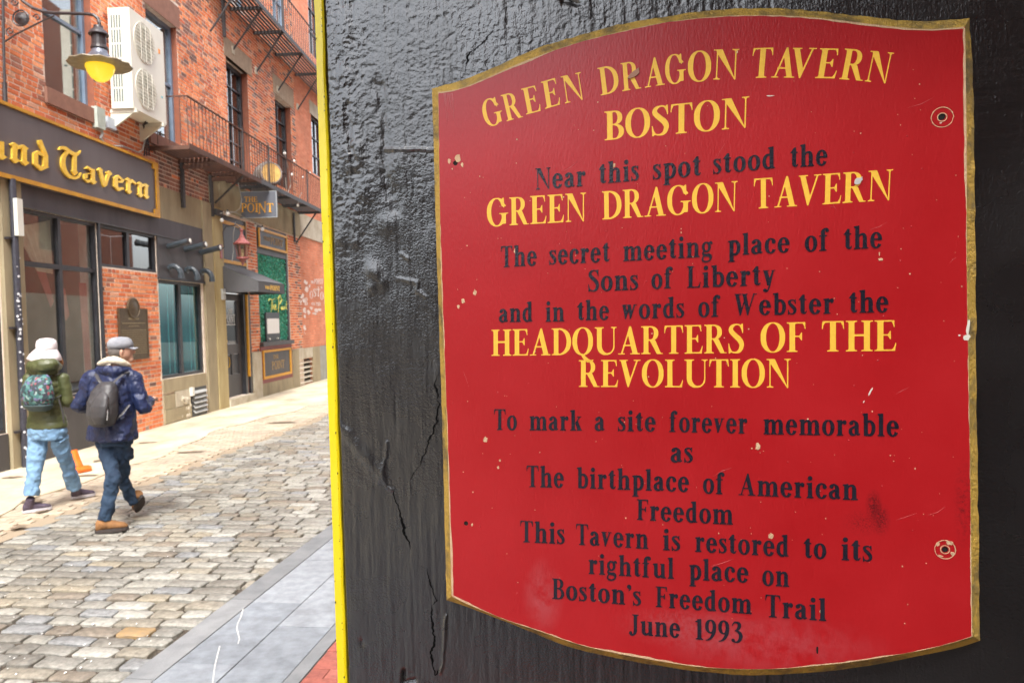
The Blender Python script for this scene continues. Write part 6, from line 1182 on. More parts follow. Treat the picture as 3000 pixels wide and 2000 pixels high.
# barrel on the lower fire escape
bc = thing('barrel', 'wooden barrel with grey hoops lying on the lower fire escape deck', 'barrel', FAC.P(8.95, .36, 5.24))
stv = mat('stave_wood', (.26, .22, .18), (.18, .15, .12), rough=.7, scale=9, bump=.4, stretch=(1, 1, 1)); hed = mat('barrel_head', (.62, .40, .12), (.48, .26, .07), rough=.6, scale=10, bump=.4); hoop = mat('hoop_steel', (.40, .42, .44), rough=.35, metal=.8)
ax_ = (-.82, .57, 0); R0 = .30; c0_ = (9.18, .30, 5.25+.32)
pf = [(.25, 0), (.275, .08), (.30, .2), (.312, .34), (.30, .48), (.275, .6), (.25, .68)]
for k in range(16):
    a0, a1 = 2*math.pi*k/16+.02, 2*math.pi*(k+1)/16-.02
    A = FAC.P(*ax_)-FAC.P(0, 0, 0); A /= np.linalg.norm(A); X = np.cross(A, [0, 0, 1.]); Y = np.cross(A, X); c = FAC.P(*c0_)
    rr2 = [[c+A*h+(r-e)*(math.cos(a)*X+math.sin(a)*Y) for a, e in ((a0, 0), ((a0+a1)/2, 0), (a1, 0), (a1, .022), (a0, .022))] for r, h in pf]
    part('stave', MB(FAC).rings(rr2), stv, bc)
for h, r in ((.03, .262), (.14, .292), (.24, .308), (.44, .308), (.54, .292), (.65, .262)): part('hoop', MB(FAC).lathe(c0_, [(r, h-.02), (r+.006, h-.02), (r+.006, h+.02), (r, h+.02)], 28, ax_), hoop, bc)
part('head', MB(FAC).lathe(c0_, [(.238, .655), (.238, .672), (.001, .672)], 24, ax_), hed, bc); part('head', MB(FAC).lathe(c0_, [(.238, .01), (.238, .02), (.001, .02)], 24, ax_), hed, bc)
# hanging sign
hg = thing('hanging_sign', 'grey blue THE POINT sign hanging across the lane from fire escape', 'hanging sign', FAC.P(8.3, .55, 4.46))
HS = Frame(FAC.P(8.3, 0, 0), FAC.n); HS.n = -FAC.u     # s runs out over the lane, d towards the viewer
def HQ(px, py): return HS.q(px, py, .025)
h0 = HQ(703, 600)[0]; h1 = HQ(809, 600)[0]; hz0 = (HQ(705, 636)[1]+HQ(808, 637)[1])/2; hz1 = (HQ(705, 562)[1]+HQ(808, 562)[1])/2
hm = mat('slate_blue_board', (.105, .115, .14), (.13, .14, .165), rough=.5, scale=3); part('board', MB(HS).box(h0, h1, -.02, .02, hz0, hz1), hm, hg)
part('rim', MB(HS).box(h0-.012, h1+.012, -.024, .024, hz0-.012, hz0).box(h0-.012, h1+.012, -.024, .024, hz1, hz1+.012).box(h1, h1+.012, -.024, .024, hz0, hz1).box(h0-.012, h0, -.024, .024, hz0, hz1), mat('pale_rim', (.35, .38, .40), rough=.5), hg)
gs = mat('amber_lettering', (.80, .40, .035), rough=.45)
def ZI(x, y): return (450+x/3.136, 450+y/3.136)
light_text(hg, HS, 'THE', [HQ(*ZI(835, 445)), HQ(*ZI(952, 445)), HQ(*ZI(835, 397)), HQ(*ZI(952, 397))], gs, .02, .034)
light_text(hg, HS, 'PO', [HQ(*ZI(806, 538)), HQ(*ZI(925, 538)), HQ(*ZI(806, 458)), HQ(*ZI(925, 458))], gs, .02, .034)
light_text(hg, HS, 'I', [HQ(*ZI(932, 538)), HQ(*ZI(962, 538)), HQ(*ZI(932, 458)), HQ(*ZI(962, 458))], gs, .02, .034)
light_text(hg, HS, 'N', [HQ(*ZI(962, 552)), HQ(*ZI(1034, 540)), HQ(*ZI(962, 462)), HQ(*ZI(1034, 440))], gs, .02, .034)
light_text(hg, HS, 'T', [HQ(*ZI(1040, 538)), HQ(*ZI(1100, 538)), HQ(*ZI(1040, 458)), HQ(*ZI(1100, 458))], gs, .02, .034)
for k in (.3, .75): part('hanger_rod', MB(HS).tube([(h0+(h1-h0)*k, 0, hz1+.01), (h0+(h1-h0)*k, 0, 5.14)], .012, 6), ir2, hg)
# red lantern on its wall arm
ln_s = 6.95
lt = thing('wall_lantern', 'dusky red six sided lantern on a curved wall arm beside the awning', 'lantern', FAC.P(ln_s, .5, 3.2))
def LZ(y): return dz(ln_s, 708, 600+y/4.9)[1]
ld = dz(ln_s, 640+345/4.9, 750)[0]; kl = (FAC.P(ln_s, ld, 0)[1])/FPX/4.9
lrm = mat('dusky_red_metal', (.24, .065, .06), (.30, .10, .095), rough=.45, scale=20); lgl = glass_mat('lantern_glass', (.9, .82, .68), .15)
part('finial', MB(FAC).lathe((ln_s, ld, 0), [(.001, LZ(330)), (28*kl, LZ(360)), (16*kl, LZ(400)), (22*kl, LZ(430)), (34*kl, LZ(450)), (40*kl, LZ(475))], 10), lrm, lt)
part('roof', MB(FAC).lathe((ln_s, ld, 0), [(36*kl, LZ(470)), (62*kl, LZ(500)), (95*kl, LZ(530)), (120*kl, LZ(555)), (118*kl, LZ(570)), (40*kl, LZ(566))], 12), lrm, lt)
part('cage_glass', MB(FAC).lathe((ln_s, ld, 0), [(90*kl, LZ(572)), (62*kl, LZ(752))], 6), lgl, lt)
for k in range(6):
    a = k*math.pi/3; part('glazing_bar', MB(FAC).tube([(ln_s+96*kl*math.cos(a), ld+96*kl*math.sin(a), LZ(570)), (ln_s+66*kl*math.cos(a), ld+66*kl*math.sin(a), LZ(755))], .009, 5), lrm, lt)
part('candle', MB(FAC).lathe((ln_s, ld, 0), [(20*kl, LZ(750)), (20*kl, LZ(640)), (.001, LZ(630))], 8), stone3, lt)
part('base', MB(FAC).lathe((ln_s, ld, 0), [(88*kl, LZ(752)), (90*kl, LZ(772)), (60*kl, LZ(785)), (36*kl, LZ(810)), (16*kl, LZ(830)), (20*kl, LZ(850)), (.001, LZ(875))], 12), lrm, lt)
part('arm', MB(FAC).tube([(ln_s, .06, LZ(640)), (ln_s, .16, LZ(600)), (ln_s, .14, LZ(380)), (ln_s, .22, LZ(300)), (ln_s, ld*.8, LZ(290)), (ln_s, ld, LZ(345))], .014, 6), ir2, lt); part('back_plate', MB(FAC).box(ln_s-.05, ln_s+.05, .076, .10, LZ(760), LZ(560)), lrm, lt)
# string lights
bulb = mat('frosted_bulb', (.85, .85, .82), rough=.25); bulbs = [(667, 627, .25, .05), (650, 646, .2, .045), (769, 672, .2, .05), (748, 662, .15, .035), (840, 576, .5, .04), (873, 602, .5, .04), (834, 450, .7, .04), (856, 512, .6, .04), (888, 520, .6, .03), (862, 472, .6, .03), (908, 508, .6, .03)]
slt = thing('string_lights', 'grey cable with white globe bulbs strung along stone band and fire escape', 'string lights', FAC.P(8, .2, 3.6))
for px, py, d, r in bulbs:
    c = FP(px, py, d); part('bulb', MB(FAC).lathe((c[0], c[1], c[2]), [(.001, -r), (r*.7, -r*.7), (r, 0), (r*.75, r*.7), (r*.35, r*1.1)], 12), bulb, slt, smooth=True); part('socket', MB(FAC).lathe((c[0], c[1], c[2]), [(r*.4, r*1.0), (r*.42, r*1.9), (.001, r*2.0)], 8), iron, slt)
cab = mat('grey_cable', (.34, .33, .30), rough=.6)
for pts, d in (([(645, 625), (667, 620), (690, 622), (720, 640), (745, 652), (775, 668)], .18), ([(667, 624), (690, 622), (704, 610), (708, 585), (700, 545), (698, 535)], .15), ([(832, 440), (846, 500), (852, 540), (842, 570), (838, 540), (836, 520)], .72), ([(873, 598), (878, 575), (884, 565)], .6), ([(690, 650), (683, 690), (684, 735), (680, 765)], .12), ([(712, 600), (745, 650), (770, 660)], .12)):
    part('cable', MB(FAC).tube([FP(x, y, d) for x, y in pts], .010, 5), cab, slt)
part('junction', MB(FAC).box(6.66, 7.0, .08, .14, F_(650, 625, .1)[1]-.08, F_(650, 625, .1)[1]+.05), iron, slt)
ic = F_(652, 862, .08); single('intercom', MB(FAC).box(ic[0]-.07, ic[0]+.08, .075, .12, ic[1]-.12, ic[1]+.12).lathe((ic[0]+.02, .12, ic[1]+.02), [(.03, 0), (.03, .015), (.001, .02)], 8, (0, 1, 0)), grey_w, 'small grey keypad box on yellowed pilaster left of the black door', 'keypad')
# ------------------------------------------------------------------ the two people walking up the lane
def Z5(X, Y, D): return atY(X/2.24, 900+Y/2.24, D)
VX = np.array([1., 0, 0]); VY = np.array([0, 1., 0]); VZ = np.array([0, 0, 1.])
def yaw(a): return np.array([math.cos(a), math.sin(a), 0]), np.array([-math.sin(a), math.cos(a), 0])
def loft(mb, rings, ya=0, n=20, p=2.3):      # rings: (centre, half width, half depth)
    ex, ey = yaw(ya); out = []
    for c, rx, ry in rings:
        L_ = []
        for k in range(n):
            a = 2*math.pi*k/n; ca, sa = math.cos(a), math.sin(a); r = (abs(ca)**p+abs(sa)**p)**(-1/p)
            L_.append(np.array(c)+ex*rx*r*ca+ey*ry*r*sa)
        out.append(L_)
    return mb.rings(out)
def ball(mb, c, r, n=14, rz=None, ry=None, ya=0):
    rz = rz or r; ry = ry or r
    return loft(mb, [(np.array(c)+VZ*rz*math.cos(t), r*math.sin(t)+1e-4, ry*math.sin(t)+1e-4) for t in np.linspace(math.pi, 0, 9)], ya, n, 2)
def limb(mb, pts, rr, n=12, flat=1.0):   # smooth tapered limb through joints
    P = [np.array(p, float) for p in pts]; out = []; ro = []
    for i in range(len(P)-1):
        p0, p1, p2, p3 = P[max(i-1, 0)], P[i], P[i+1], P[min(i+2, len(P)-1)]
        for t in np.linspace(0, 1, 6)[:-1]:
            out.append(.5*((2*p1)+(-p0+p2)*t+(2*p0-5*p1+4*p2-p3)*t*t+(-p0+3*p1-3*p2+p3)*t**3)); ro.append(rr[i]*(1-t)+rr[i+1]*t)
    out.append(P[-1]); ro.append(rr[-1]); return mb.tube(out, ro, n, world=True, flat=flat)
def hand(mb, w_, d, up, side, s=1.0):      # palm plus five curled fingers
    d = d/np.linalg.norm(d); side = side/np.linalg.norm(side); up = np.cross(side, d)
    limb(mb, [w_, w_+d*.045*s, w_+d*.085*s], [.026*s, .036*s, .034*s], 10, .6)
    for k, L_ in enumerate((.070, .078, .074, .058)):
        b = w_+d*.08*s+side*(k-1.5)*.018*s; limb(mb, [b, b+d*L_*.5*s-up*.006*s, b+d*L_*.8*s-up*.03*s, b+d*L_*.75*s-up*.05*s], [.0095*s, .009*s, .0085*s, .007*s], 7)
    b = w_+d*.03*s-side*.028*s; limb(mb, [b, b-side*.022*s+d*.025*s, b-side*.018*s+d*.055*s-up*.02*s], [.012*s, .011*s, .008*s], 7)
def shoe(mb, heel, toe, up, w_=.045, h_=.07):
    heel = np.array(heel); toe = np.array(toe); f = toe-heel; L_ = np.linalg.norm(f); f /= L_; sd = np.cross(f, up); sd /= np.linalg.norm(sd); u2 = np.cross(sd, f); out = []
    for t, ww, hh in ((0, .55, .75), (.06, .78, 1.0), (.2, .86, 1.05), (.38, .84, 1.0), (.55, .95, .80), (.75, 1.05, .62), (.9, .85, .50), (1.0, .35, .30)):
        c = heel+f*L_*t; L2 = []
        for k in range(14):
            a = 2*math.pi*k/14; L2.append(c+sd*ww*w_*math.cos(a)+u2*(h_*hh*(math.sin(a)*.5+.5)))
        out.append(L2)
    return mb.rings(out)
def sole(mb, heel, toe, up, w_=.05, th=.022):
    heel = np.array(heel); toe = np.array(toe); f = toe-heel; L_ = np.linalg.norm(f); f /= L_; sd = np.cross(f, up); sd /= np.linalg.norm(sd); u2 = np.cross(sd, f); out = []
    for k in range(20):
        a = 2*math.pi*k/20; x = math.cos(a); y = math.sin(a); ww = w_*(1.02 if x > 0 else .84)*(1 if x > -.2 else .95)
        out.append(heel+f*(L_*(.5+.53*x))+sd*ww*y)
    return mb.rings([[p-u2*.004 for p in out], [p+u2*th for p in out]])
skin = mat('skin', (.55, .32, .23), (.50, .28, .20), rough=.55, scale=30); 
# ---- man
D = 6.85; ya = R(-12); ex, ey = yaw(ya)
man = thing('person', 'man in navy hooded jacket and grey cap walking away in brown boots with black backpack', 'person', ground(268, 1540))
def Mz(X, Y, dd=0): return Z5(X, Y, D+dd)
sk = MB()
hc_ = Mz(795, 285)
loft(sk, [(Mz(772, 395), .058, .062), (Mz(776, 355), .055, .062), (Mz(782, 330), .056, .068), (hc_-VZ*.06, .062, .082), (hc_, .074, .098), (hc_+VZ*.05, .072, .095), (hc_+VZ*.09, .05, .07), (hc_+VZ*.11, .01, .02)], R(-60), 20, 2)
fdir = np.array([.80, .60, 0]); fsd = np.array([.60, -.80, 0])
ball(sk, hc_+fdir*.095-VZ*.018, .016, 8, .022); limb(sk, [hc_+fdir*.088+VZ*.02, hc_+fdir*.112-VZ*.012, hc_+fdir*.098-VZ*.03], [.008, .014, .010], 8)      # nose
ball(sk, hc_+fdir*.075-VZ*.085, .030, 10, .024)                                       # chin
ball(sk, hc_+fdir*.088-VZ*.055, .014, 8, .007)
ball(sk, hc_+fsd*.074-fdir*.012-VZ*.012, .013, 8, .032, .022, R(40)); ball(sk, hc_-fsd*.074-fdir*.012-VZ*.012, .013, 8, .032, .022, R(40))  # ears
loft(sk, [(Mz(745, 870), .13, .10), (Mz(742, 760), .13, .10), (Mz(742, 600), .15, .11), (Mz(748, 480), .16, .10), (Mz(765, 400), .07, .07)], ya)
LH, RH = Mz(690, 905), Mz(800, 905)
LK, LA = Mz(742, 1110, -.12), Mz(688, 1400, -.17); RK, RA = Mz(800, 1110, .15), Mz(882, 1285, .28)
shR, shL = Mz(878, 465), Mz(598, 470); elR, elL = Mz(945, 660), Mz(520, 655); wrR, wrL = elR+np.array([-.06, .24, .05]), elL+np.array([.10, .24, .02])
for a, b, c in ((LH, LK, LA), (RH, RK, RA)): limb(sk, [a, a*.4+b*.6, b, b*.5+c*.5, c], [.066, .050, .034, .028, .024])
for a, b, c in ((shR, elR, wrR), (shL, elL, wrL)): limb(sk, [a, b, c], [.036, .030, .024]); hand(sk, c, (c-b)*np.array([.4, 1, .6]), VZ, VX)
organic('body', sk, skin, man, .009, 4)
navy = mat('navy_nylon', (.013, .023, .078), (.009, .016, .055), rough=.5, scale=5, bump=1, bscale=11, bdist=.035, stretch=(1, 1, .6)); denim = mat('dark_denim', (.022, .050, .095), (.012, .028, .060), rough=.85, scale=7, bump=.8, bscale=14, bdist=.015)
jk = MB()
loft(jk, [(Mz(735, 868), .218, .150), (Mz(735, 850), .226, .158), (Mz(737, 790), .215, .150), (Mz(738, 700), .200, .140), (Mz(738, 610), .198, .142), (Mz(740, 520), .200, .135), (Mz(742, 460), .175, .115), (Mz(748, 420), .115, .09), (Mz(756, 395), .085, .085)], ya, 28, 2.5)
for s_, e_, w2 in ((shR, elR, wrR), (shL, elL, wrL)): limb(jk, [s_*.8+Mz(740, 470)*.2, s_, s_*.5+e_*.5, e_, w2], [.070, .072, .062, .056, .042], 14)
limb(jk, [Mz(640, 420, .02), Mz(700, 412, -.09), Mz(770, 415, -.10), Mz(850, 410, .0)], [.026, .038, .036, .024], 12)    # folded hood at the nape
limb(jk, [Mz(648, 402, .05), Mz(750, 440, -.11), Mz(858, 402, .05)], [.022, .03, .022], 10)
organic('jacket', jk, navy, man, .009, 3, .018, .11, folds=.016)
fl = mat('cream_fleece', (.70, .64, .52), (.60, .54, .42), rough=.95, scale=50, bump=1, bscale=120)
fc = MB(); limb(fc, [Mz(652, 372, .06), Mz(690, 355, -.05), Mz(745, 345, -.085), Mz(800, 360, -.06), Mz(845, 385, .04), Mz(800, 380, .12), Mz(700, 375, .13), Mz(652, 372, .06)], [.022, .032, .036, .034, .024, .024, .024, .022], 12)
organic('fleece_collar', fc, fl, man, .010, 4, .01, .03)
tr = MB(); hip = Mz(742, 860)
loft(tr, [(Mz(745, 905), .165, .12), (hip, .170, .125), (Mz(740, 800), .165, .12)], ya, 24, 2.4)
limb(tr, [LH+VZ*.02, LH*.4+LK*.6, LK, LK*.5+LA*.5+VY*.01, LA-VZ*.0], [.086, .070, .059, .053, .052], 16); limb(tr, [RH+VZ*.02, RH*.4+RK*.6, RK, RK*.5+RA*.5, RA+VZ*.01], [.086, .072, .061, .054, .052], 16)
ball(tr, RH*.72+RK*.28+VX*.065, .035, 10, .075, .06)      # cargo pocket
organic('trousers', tr, denim, man, .009, 3, .016, .06, folds=.020)
tan = mat('tan_suede', (.27, .13, .045), (.18, .085, .032), rough=.85, scale=22, bump=.6, bscale=60); brs = mat('brown_sole', (.055, .04, .035), (.035, .03, .03), rough=.8)
gL = ground(236, 1563); hL = np.array([Mz(628, 1480, -.20)[0], LA[1]-.03, .012]); tL = hL+np.array([.235, .11, 0])
b1 = MB(); shoe(b1, hL+VZ*.012, tL+VZ*.012, VZ, .052, .105); limb(b1, [hL+(tL-hL)*.22+VZ*.06, LA+VZ*-.02], [.052, .054], 12)
bo1 = organic('boot', b1, tan, man, .007, 3); s1 = MB(); sole(s1, hL, tL, VZ, .055, .028); part('sole', s1, brs, bo1)
hR_ = Mz(930, 1240, .25); tR_ = Mz(868, 1352, .33); upv = np.array([-.75, .35, .55]); 
b2 = MB(); shoe(b2, hR_, tR_+np.array([0, .10, 0]), upv, .050, .095); limb(b2, [hR_*.6+tR_*.4+upv*.05, RA], [.05, .05], 12)
bo2 = organic('boot', b2, tan, man, .007, 3); s2 = MB(); sole(s2, hR_-upv*.01, tR_+np.array([0, .10, 0])-upv*.01, upv, .053, .026); part('sole', s2, brs, bo2)
hr = MB(); loft(hr, [(hc_-fdir*.02-VZ*.055, .060, .075), (hc_-fdir*.018-VZ*.01, .078, .094), (hc_-fdir*.015+VZ*.04, .080, .098)], R(-50), 20, 2)
part('hair', hr, mat('dark_grey_hair', (.09, .08, .075), (.16, .14, .13), rough=.8, scale=90, bump=1, bscale=200), man, smooth=True)
capm = mat('grey_cap_cloth', (.20, .21, .24), (.27, .28, .31), rough=.85, scale=16, bump=.6, bscale=60)
cp = MB(); cc = hc_-fdir*.005+VZ*.012
loft(cp, [(cc+VZ*.012, .088, .110), (cc+VZ*.055, .088, .110), (cc+VZ*.092, .074, .094), (cc+VZ*.112, .05, .062), (cc+VZ*.118, .008, .01)], R(-53), 24, 2.1)
cpo = part('cap', cp, capm, man, smooth=True)
pk = MB(); r_a, r_b = [], []
for k in range(13):
    a = -1.15+2.3*k/12; di = fdir*math.cos(a)+fsd*math.sin(a); r_a.append(cc+fdir*.01+di*.098+VZ*.018); r_b.append(cc+fdir*(.055+.095*math.cos(a))+fsd*.082*math.sin(a)+VZ*(.0+.012*math.cos(a*1.3)))
for k in range(12):
    pk.v += [r_a[k], r_a[k+1], r_b[k+1], r_b[k]]; i = len(pk.v)-4; pk.face((i, i+1, i+2, i+3)); pk.v += [p-VZ*.006 for p in (r_a[k], r_a[k+1], r_b[k+1], r_b[k])]; i += 4; pk.face((i+3, i+2, i+1, i)); pk.face((i-1, i-2, i+2, i+3))
part('cap_peak', pk, capm, cpo, smooth=False)
st_ = MB().tube([Mz(738, 285, -.03), Mz(738, 335, -.035)], .006, 6, world=True); part('strap_tail', st_, brs, cpo)
# his backpack
bpk = mat('worn_black_nylon', (.035, .034, .038), (.060, .058, .062), rough=.5, scale=6, bump=.7, bscale=14, bdist=.01)
bp_ = thing('backpack', 'plain dark grey backpack worn by man in navy jacket', 'backpack', Mz(680, 780, -.25))
pb = MB(); tilt = lambda y: 688-(y-600)*.02
loft(pb, [(Mz(672, 782, -.20), .075, .05), (Mz(670, 765, -.225), .110, .085), (Mz(668, 700, -.24), .130, .105), (Mz(676, 620, -.235), .128, .100), (Mz(688, 550, -.215), .112, .085), (Mz(698, 505, -.20), .085, .062), (Mz(704, 486, -.19), .04, .035)], ya, 24, 2.6)
bo_ = organic('pack_body', pb, bpk, bp_, .010, 4, .014, .08)
fp_ = MB(); loft(fp_, [(Mz(655, 770, -.31), .05, .02), (Mz(650, 720, -.335), .075, .030), (Mz(652, 650, -.335), .085, .032), (Mz(665, 590, -.315), .07, .028), (Mz(675, 560, -.295), .035, .02)], ya, 20, 2.6); organic('front_pocket', fp_, bpk, bp_, .009, 3)
part('zip_line', MB().tube([Mz(702, 740, -.335), Mz(706, 690, -.345), Mz(700, 625, -.335)], .006, 6, world=True), mat('zip_sheen', (.55, .56, .58), rough=.25, metal=.6), bp_)
for pts in ([Mz(628, 440, -.12), Mz(652, 480, -.19), Mz(672, 505, -.20)], [Mz(808, 440, -.12), Mz(768, 470, -.18), Mz(735, 505, -.20)], [Mz(848, 640, -.10), Mz(800, 700, -.17), Mz(757, 738, -.20)], [Mz(640, 450, -.1), Mz(628, 425, .0), Mz(640, 420, .1)], [Mz(830, 430, -.1), Mz(850, 415, .0), Mz(840, 420, .1)]): part('strap', MB().tube(pts, .017, 8, world=True, flat=.35), bpk, bp_)
# ---- woman
D2 = 7.62; ya2 = R(-14)
wo_ = thing('person', 'woman in olive puffer jacket, pale bucket hat and light jeans walking away', 'person', ground(120, 1490))
def Wz(X, Y, dd=0): return Z5(X, Y, D2+dd)
fd2 = np.array([.60, .80, 0]); hw = Wz(305, 300); sk = MB()
loft(sk, [(Wz(300, 410), .050, .055), (Wz(302, 350), .050, .06), (hw-VZ*.05, .060, .078), (hw, .072, .092), (hw+VZ*.06, .068, .088), (hw+VZ*.10, .01, .02)], R(-45), 20, 2)
limb(sk, [hw+fd2*.085+VZ*.015, hw+fd2*.108-VZ*.012, hw+fd2*.094-VZ*.028], [.008, .012, .009], 8); ball(sk, hw+fd2*.072-VZ*.08, .027, 10, .022)
fs2 = np.array([.8, -.6, 0]); ball(sk, hw+fs2*.072, .012, 8, .03, .02); ball(sk, hw-fs2*.072, .012, 8, .03, .02); ball(sk, hw+fd2*.084-VZ*.052, .013, 8, .006)
loft(sk, [(Wz(315, 800), .14, .10), (Wz(310, 700), .12, .09), (Wz(305, 560), .13, .09), (Wz(302, 450), .12, .08), (Wz(300, 410), .05, .05)], ya2)
LH2, RH2 = Wz(258, 850), Wz(385, 850); LK2, LA2 = Wz(228, 1040, -.08), Wz(200, 1235, -.14); RK2, RA2 = Wz(432, 1010, .16), Wz(487, 1180, .36)
sR2, sL2 = Wz(415, 465), Wz(190, 465); eR2, eL2 = Wz(445, 625, .02), Wz(180, 640, .02); wR2, wL2 = eR2+np.array([-.10, .20, .02]), eL2+np.array([.06, .2, .03])
for a, b, c in ((LH2, LK2, LA2), (RH2, RK2, RA2)): limb(sk, [a, a*.4+b*.6, b, b*.4+c*.6, c], [.066, .048, .032, .028, .024])
for a, b, c in ((sR2, eR2, wR2), (sL2, eL2, wL2)): limb(sk, [a, b, c], [.032, .028, .022]); hand(sk, c, (c-b)*np.array([.4, 1, .6]), VZ, VX, .9)
organic('body', sk, skin, wo_, .009, 4)
olv = mat('olive_nylon', (.085, .095, .038), (.055, .064, .024), rough=.45, scale=5, bump=.7, bscale=16, bdist=.012)
jk = MB(); rg_ = []
Yv = np.linspace(790, 425, 64)
for y in Yv:
    t = (790-y)/365; w0 = np.interp(y, [425, 450, 500, 600, 680, 740, 790], [.070, .125, .158, .158, .170, .196, .208]); ph = (y-790)/44.0
    q = .010*(abs(math.sin(math.pi*ph))**.55)-.006; cx = np.interp(y, [425, 600, 790], [300, 300, 312]); rg_.append((Wz(cx, y), w0+q, w0*.68+q))
loft(jk, rg_, ya2, 32, 2.4)
for s_, e_, w2 in ((sR2, eR2, wR2), (sL2, eL2, wL2)):
    pts = []; rr = []
    for t in np.linspace(0, 1, 26):
        p = (s_*(1-t*2)+e_*t*2) if t < .5 else (e_*(2-2*t)+w2*(2*t-1)); pts.append(p); rr.append(np.interp(t, [0, .2, .5, 1], [.054, .060, .052, .040])+.003*abs(math.sin(t*26)))
    jk.tube(pts, rr, 14, world=True); ball(jk, s_, .058)
organic('jacket', jk, olv, wo_, .008, 2, .012, .06)
hd_ = MB(); limb(hd_, [Wz(200, 400, .03), Wz(225, 385, -.08), Wz(285, 385, -.13), Wz(345, 375, -.10), Wz(385, 395, .02)], [.04, .066, .080, .062, .035], 16); limb(hd_, [Wz(190, 425, .0), Wz(280, 435, -.14), Wz(370, 425, -.02)], [.03, .035, .03], 10); ball(hd_, Wz(298, 368, -.05), .086, 16)
organic('hood', hd_, olv, wo_, .009, 4, .02, .05)
ljn = mat('light_blue_denim', (.19, .33, .50), (.13, .24, .39), rough=.85, scale=7, bump=.8, bscale=16, bdist=.012, contrast=(.3, .7)); tr = MB()
loft(tr, [(Wz(318, 860), .180, .125), (Wz(316, 810), .200, .135), (Wz(312, 765), .185, .13)], ya2, 24, 2.4)
limb(tr, [LH2, LH2*.4+LK2*.6, LK2, LK2*.4+LA2*.6, LA2], [.092, .077, .067, .066, .070], 16); limb(tr, [RH2, RH2*.4+RK2*.6, RK2, RK2*.4+RA2*.6, RA2], [.092, .076, .065, .062, .064], 16)
organic('jeans', tr, ljn, wo_, .009, 3, .016, .06, folds=.018)
mv = mat('mauve_trainer', (.10, .075, .11), (.06, .045, .07), rough=.7, scale=30, bump=.4); ws = mat('pale_sole', (.50, .48, .52), rough=.7)
for (hx, hy, tx, ty, dd, tz, lift, an) in ((150, 1345, 262, 1335, -.15, .0, .010, LA2), (470, 1265, 560, 1215, .42, .05, .012, RA2)):
    h_ = Wz(hx, hy, dd); h_[2] = lift+ (.0 if dd < 0 else .0); t_ = h_+np.array([.19, .16, 0]) if dd < 0 else h_+np.array([.16, .17, 0])
    b = MB(); shoe(b, h_+VZ*.012, t_+VZ*.012, VZ, .044, .085); limb(b, [h_+(t_-h_)*.22+VZ*.05, an-VZ*.02], [.045, .04], 12); so_ = organic('trainer', b, mv, wo_, .007, 3); s_ = MB(); sole(s_, h_, t_, VZ, .046, .026); part('sole', s_, ws, so_)
hh = MB(); limb(hh, [Wz(380, 335, .04), Wz(395, 365, .05), Wz(392, 395, .05)], [.035, .035, .02], 10); loft(hh, [(hw-VZ*.06, .065, .085), (hw, .078, .098), (hw+VZ*.05, .076, .096)], R(-40), 18, 2); organic('hair', hh, mat('auburn_hair', (.26, .11, .035), (.18, .07, .02), rough=.6, scale=60, bump=1, bscale=160, stretch=(1, 1, .2)), wo_, .009, 3)
hatm = mat('pale_pink_cloth', (.74, .68, .70), (.66, .60, .63), rough=.9, scale=12, bump=.6, bscale=50)
ht = MB(); hc2 = hw+VZ*.02
out = []; prof = [(.088, -.005), (.092, .03), (.093, .07), (.082, .108), (.055, .128), (.01, .134)]
for r, z in prof: out.append([hc2+VX*(r*math.cos(a)+.005)+VY*r*1.12*math.sin(a)+VZ*z for a in np.linspace(0, 2*math.pi, 33)[:-1]])
ht.rings(out); hto = part('bucket_hat', ht, hatm, wo_, smooth=True)
br = []; 
for r, z in ((.088, .030), (.103, .0), (.122, -.045), (.138, -.095), (.133, -.099), (.100, -.018), (.088, .016)):
    q = (r-.088)/.048
    br.append([hc2+VX*(r*(1.0+(.38*q if math.cos(a) < 0 else 0))*math.cos(a))+VY*r*1.05*math.sin(a)+VZ*(z+q*(.022*max(0, -math.cos(a))**1.5-.012*max(0, math.cos(a))+.010*math.sin(2*a+1))) for a in np.linspace(0, 2*math.pi, 41)[:-1]])
part('brim', MB().rings(br, cap=False, closed=True), hatm, hto, smooth=True)
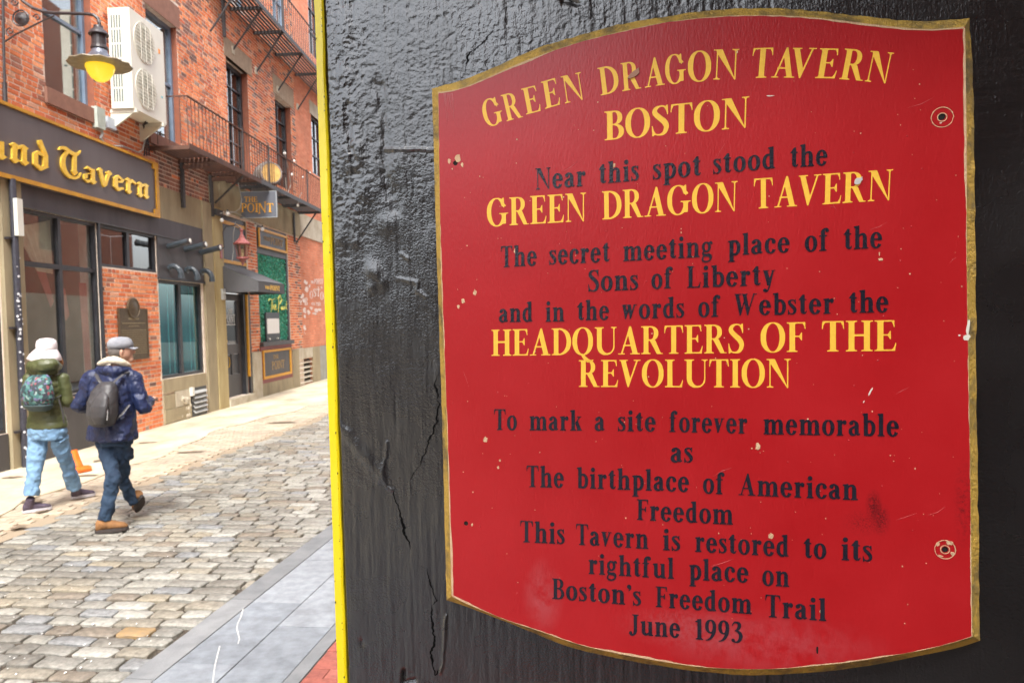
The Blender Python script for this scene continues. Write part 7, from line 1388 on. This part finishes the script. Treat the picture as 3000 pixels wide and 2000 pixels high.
# her flowered backpack
fm_, ft, fb_ = new_mat('flowered_cloth'); L = ft.links.new; fb_.inputs['Roughness'].default_value = .7
g3 = N_(ft, 'ShaderNodeNewGeometry'); nz = N_(ft, 'ShaderNodeTexNoise', _Scale=16., _Detail=2.0); L(g3.outputs['Position'], nz.inputs[0]); mx_ = N_(ft, 'ShaderNodeMixRGB'); mx_.inputs[0].default_value = .06; L(g3.outputs['Position'], mx_.inputs[1]); L(nz.outputs['Color'], mx_.inputs[2])
v_ = N_(ft, 'ShaderNodeTexVoronoi', _Scale=42.); L(mx_.outputs[0], v_.inputs[0]); sp_ = N_(ft, 'ShaderNodeSeparateColor'); L(v_.outputs['Color'], sp_.inputs[0]); r_ = N_(ft, 'ShaderNodeValToRGB'); r_.color_ramp.interpolation = 'CONSTANT'; el = r_.color_ramp.elements; el.remove(el[1])
for i, (p, c) in enumerate([(0, (.02, .045, .05)), (.30, (.04, .13, .13)), (.52, (.09, .21, .20)), (.66, (.03, .035, .05)), (.80, (.24, .07, .09)), (.87, (.24, .33, .32)), (.91, (.13, .12, .24))]):
    e = el[0] if i == 0 else el.new(p); e.color = c+(1,)
L(sp_.outputs[0], r_.inputs[0]); L(r_.outputs[0], fb_.inputs['Base Color'])
bw = thing('backpack', 'small flowered teal and pink backpack worn by woman in olive jacket', 'backpack', Wz(255, 675, -.2))
pb = MB(); loft(pb, [(Wz(266, 672, -.17), .075, .04), (Wz(258, 655, -.19), .130, .075), (Wz(246, 600, -.21), .170, .10), (Wz(244, 540, -.21), .160, .10), (Wz(250, 490, -.20), .135, .08), (Wz(256, 455, -.18), .11, .06), (Wz(260, 443, -.17), .08, .03)], ya2, 24, 2.6); organic('pack_body', pb, fm_, bw, .009, 4, .012, .06)
loft(MB(), [], 0) if 0 else None
bs_ = MB(); loft(bs_, [(Wz(260, 680, -.19), .10, .06), (Wz(256, 655, -.20), .142, .085), (Wz(250, 636, -.205), .162, .098)], ya2, 24, 2.5); organic('pack_base', bs_, mat('dark_teal_cloth', (.035, .06, .065), rough=.7, bump=.4), bw, .009, 3)
for pts in ([Wz(200, 450, -.1), Wz(195, 420, 0), Wz(205, 420, .1)], [Wz(330, 455, -.12), Wz(350, 430, -.05), Wz(350, 425, .08)], [Wz(360, 600, -.14), Wz(395, 580, -.05), Wz(410, 570, .0)], [Wz(385, 600, -.13), Wz(410, 690, -.14), Wz(420, 760, -.15)]): part('strap', MB().tube(pts, .011, 8, world=True, flat=.4), bpk, bw)
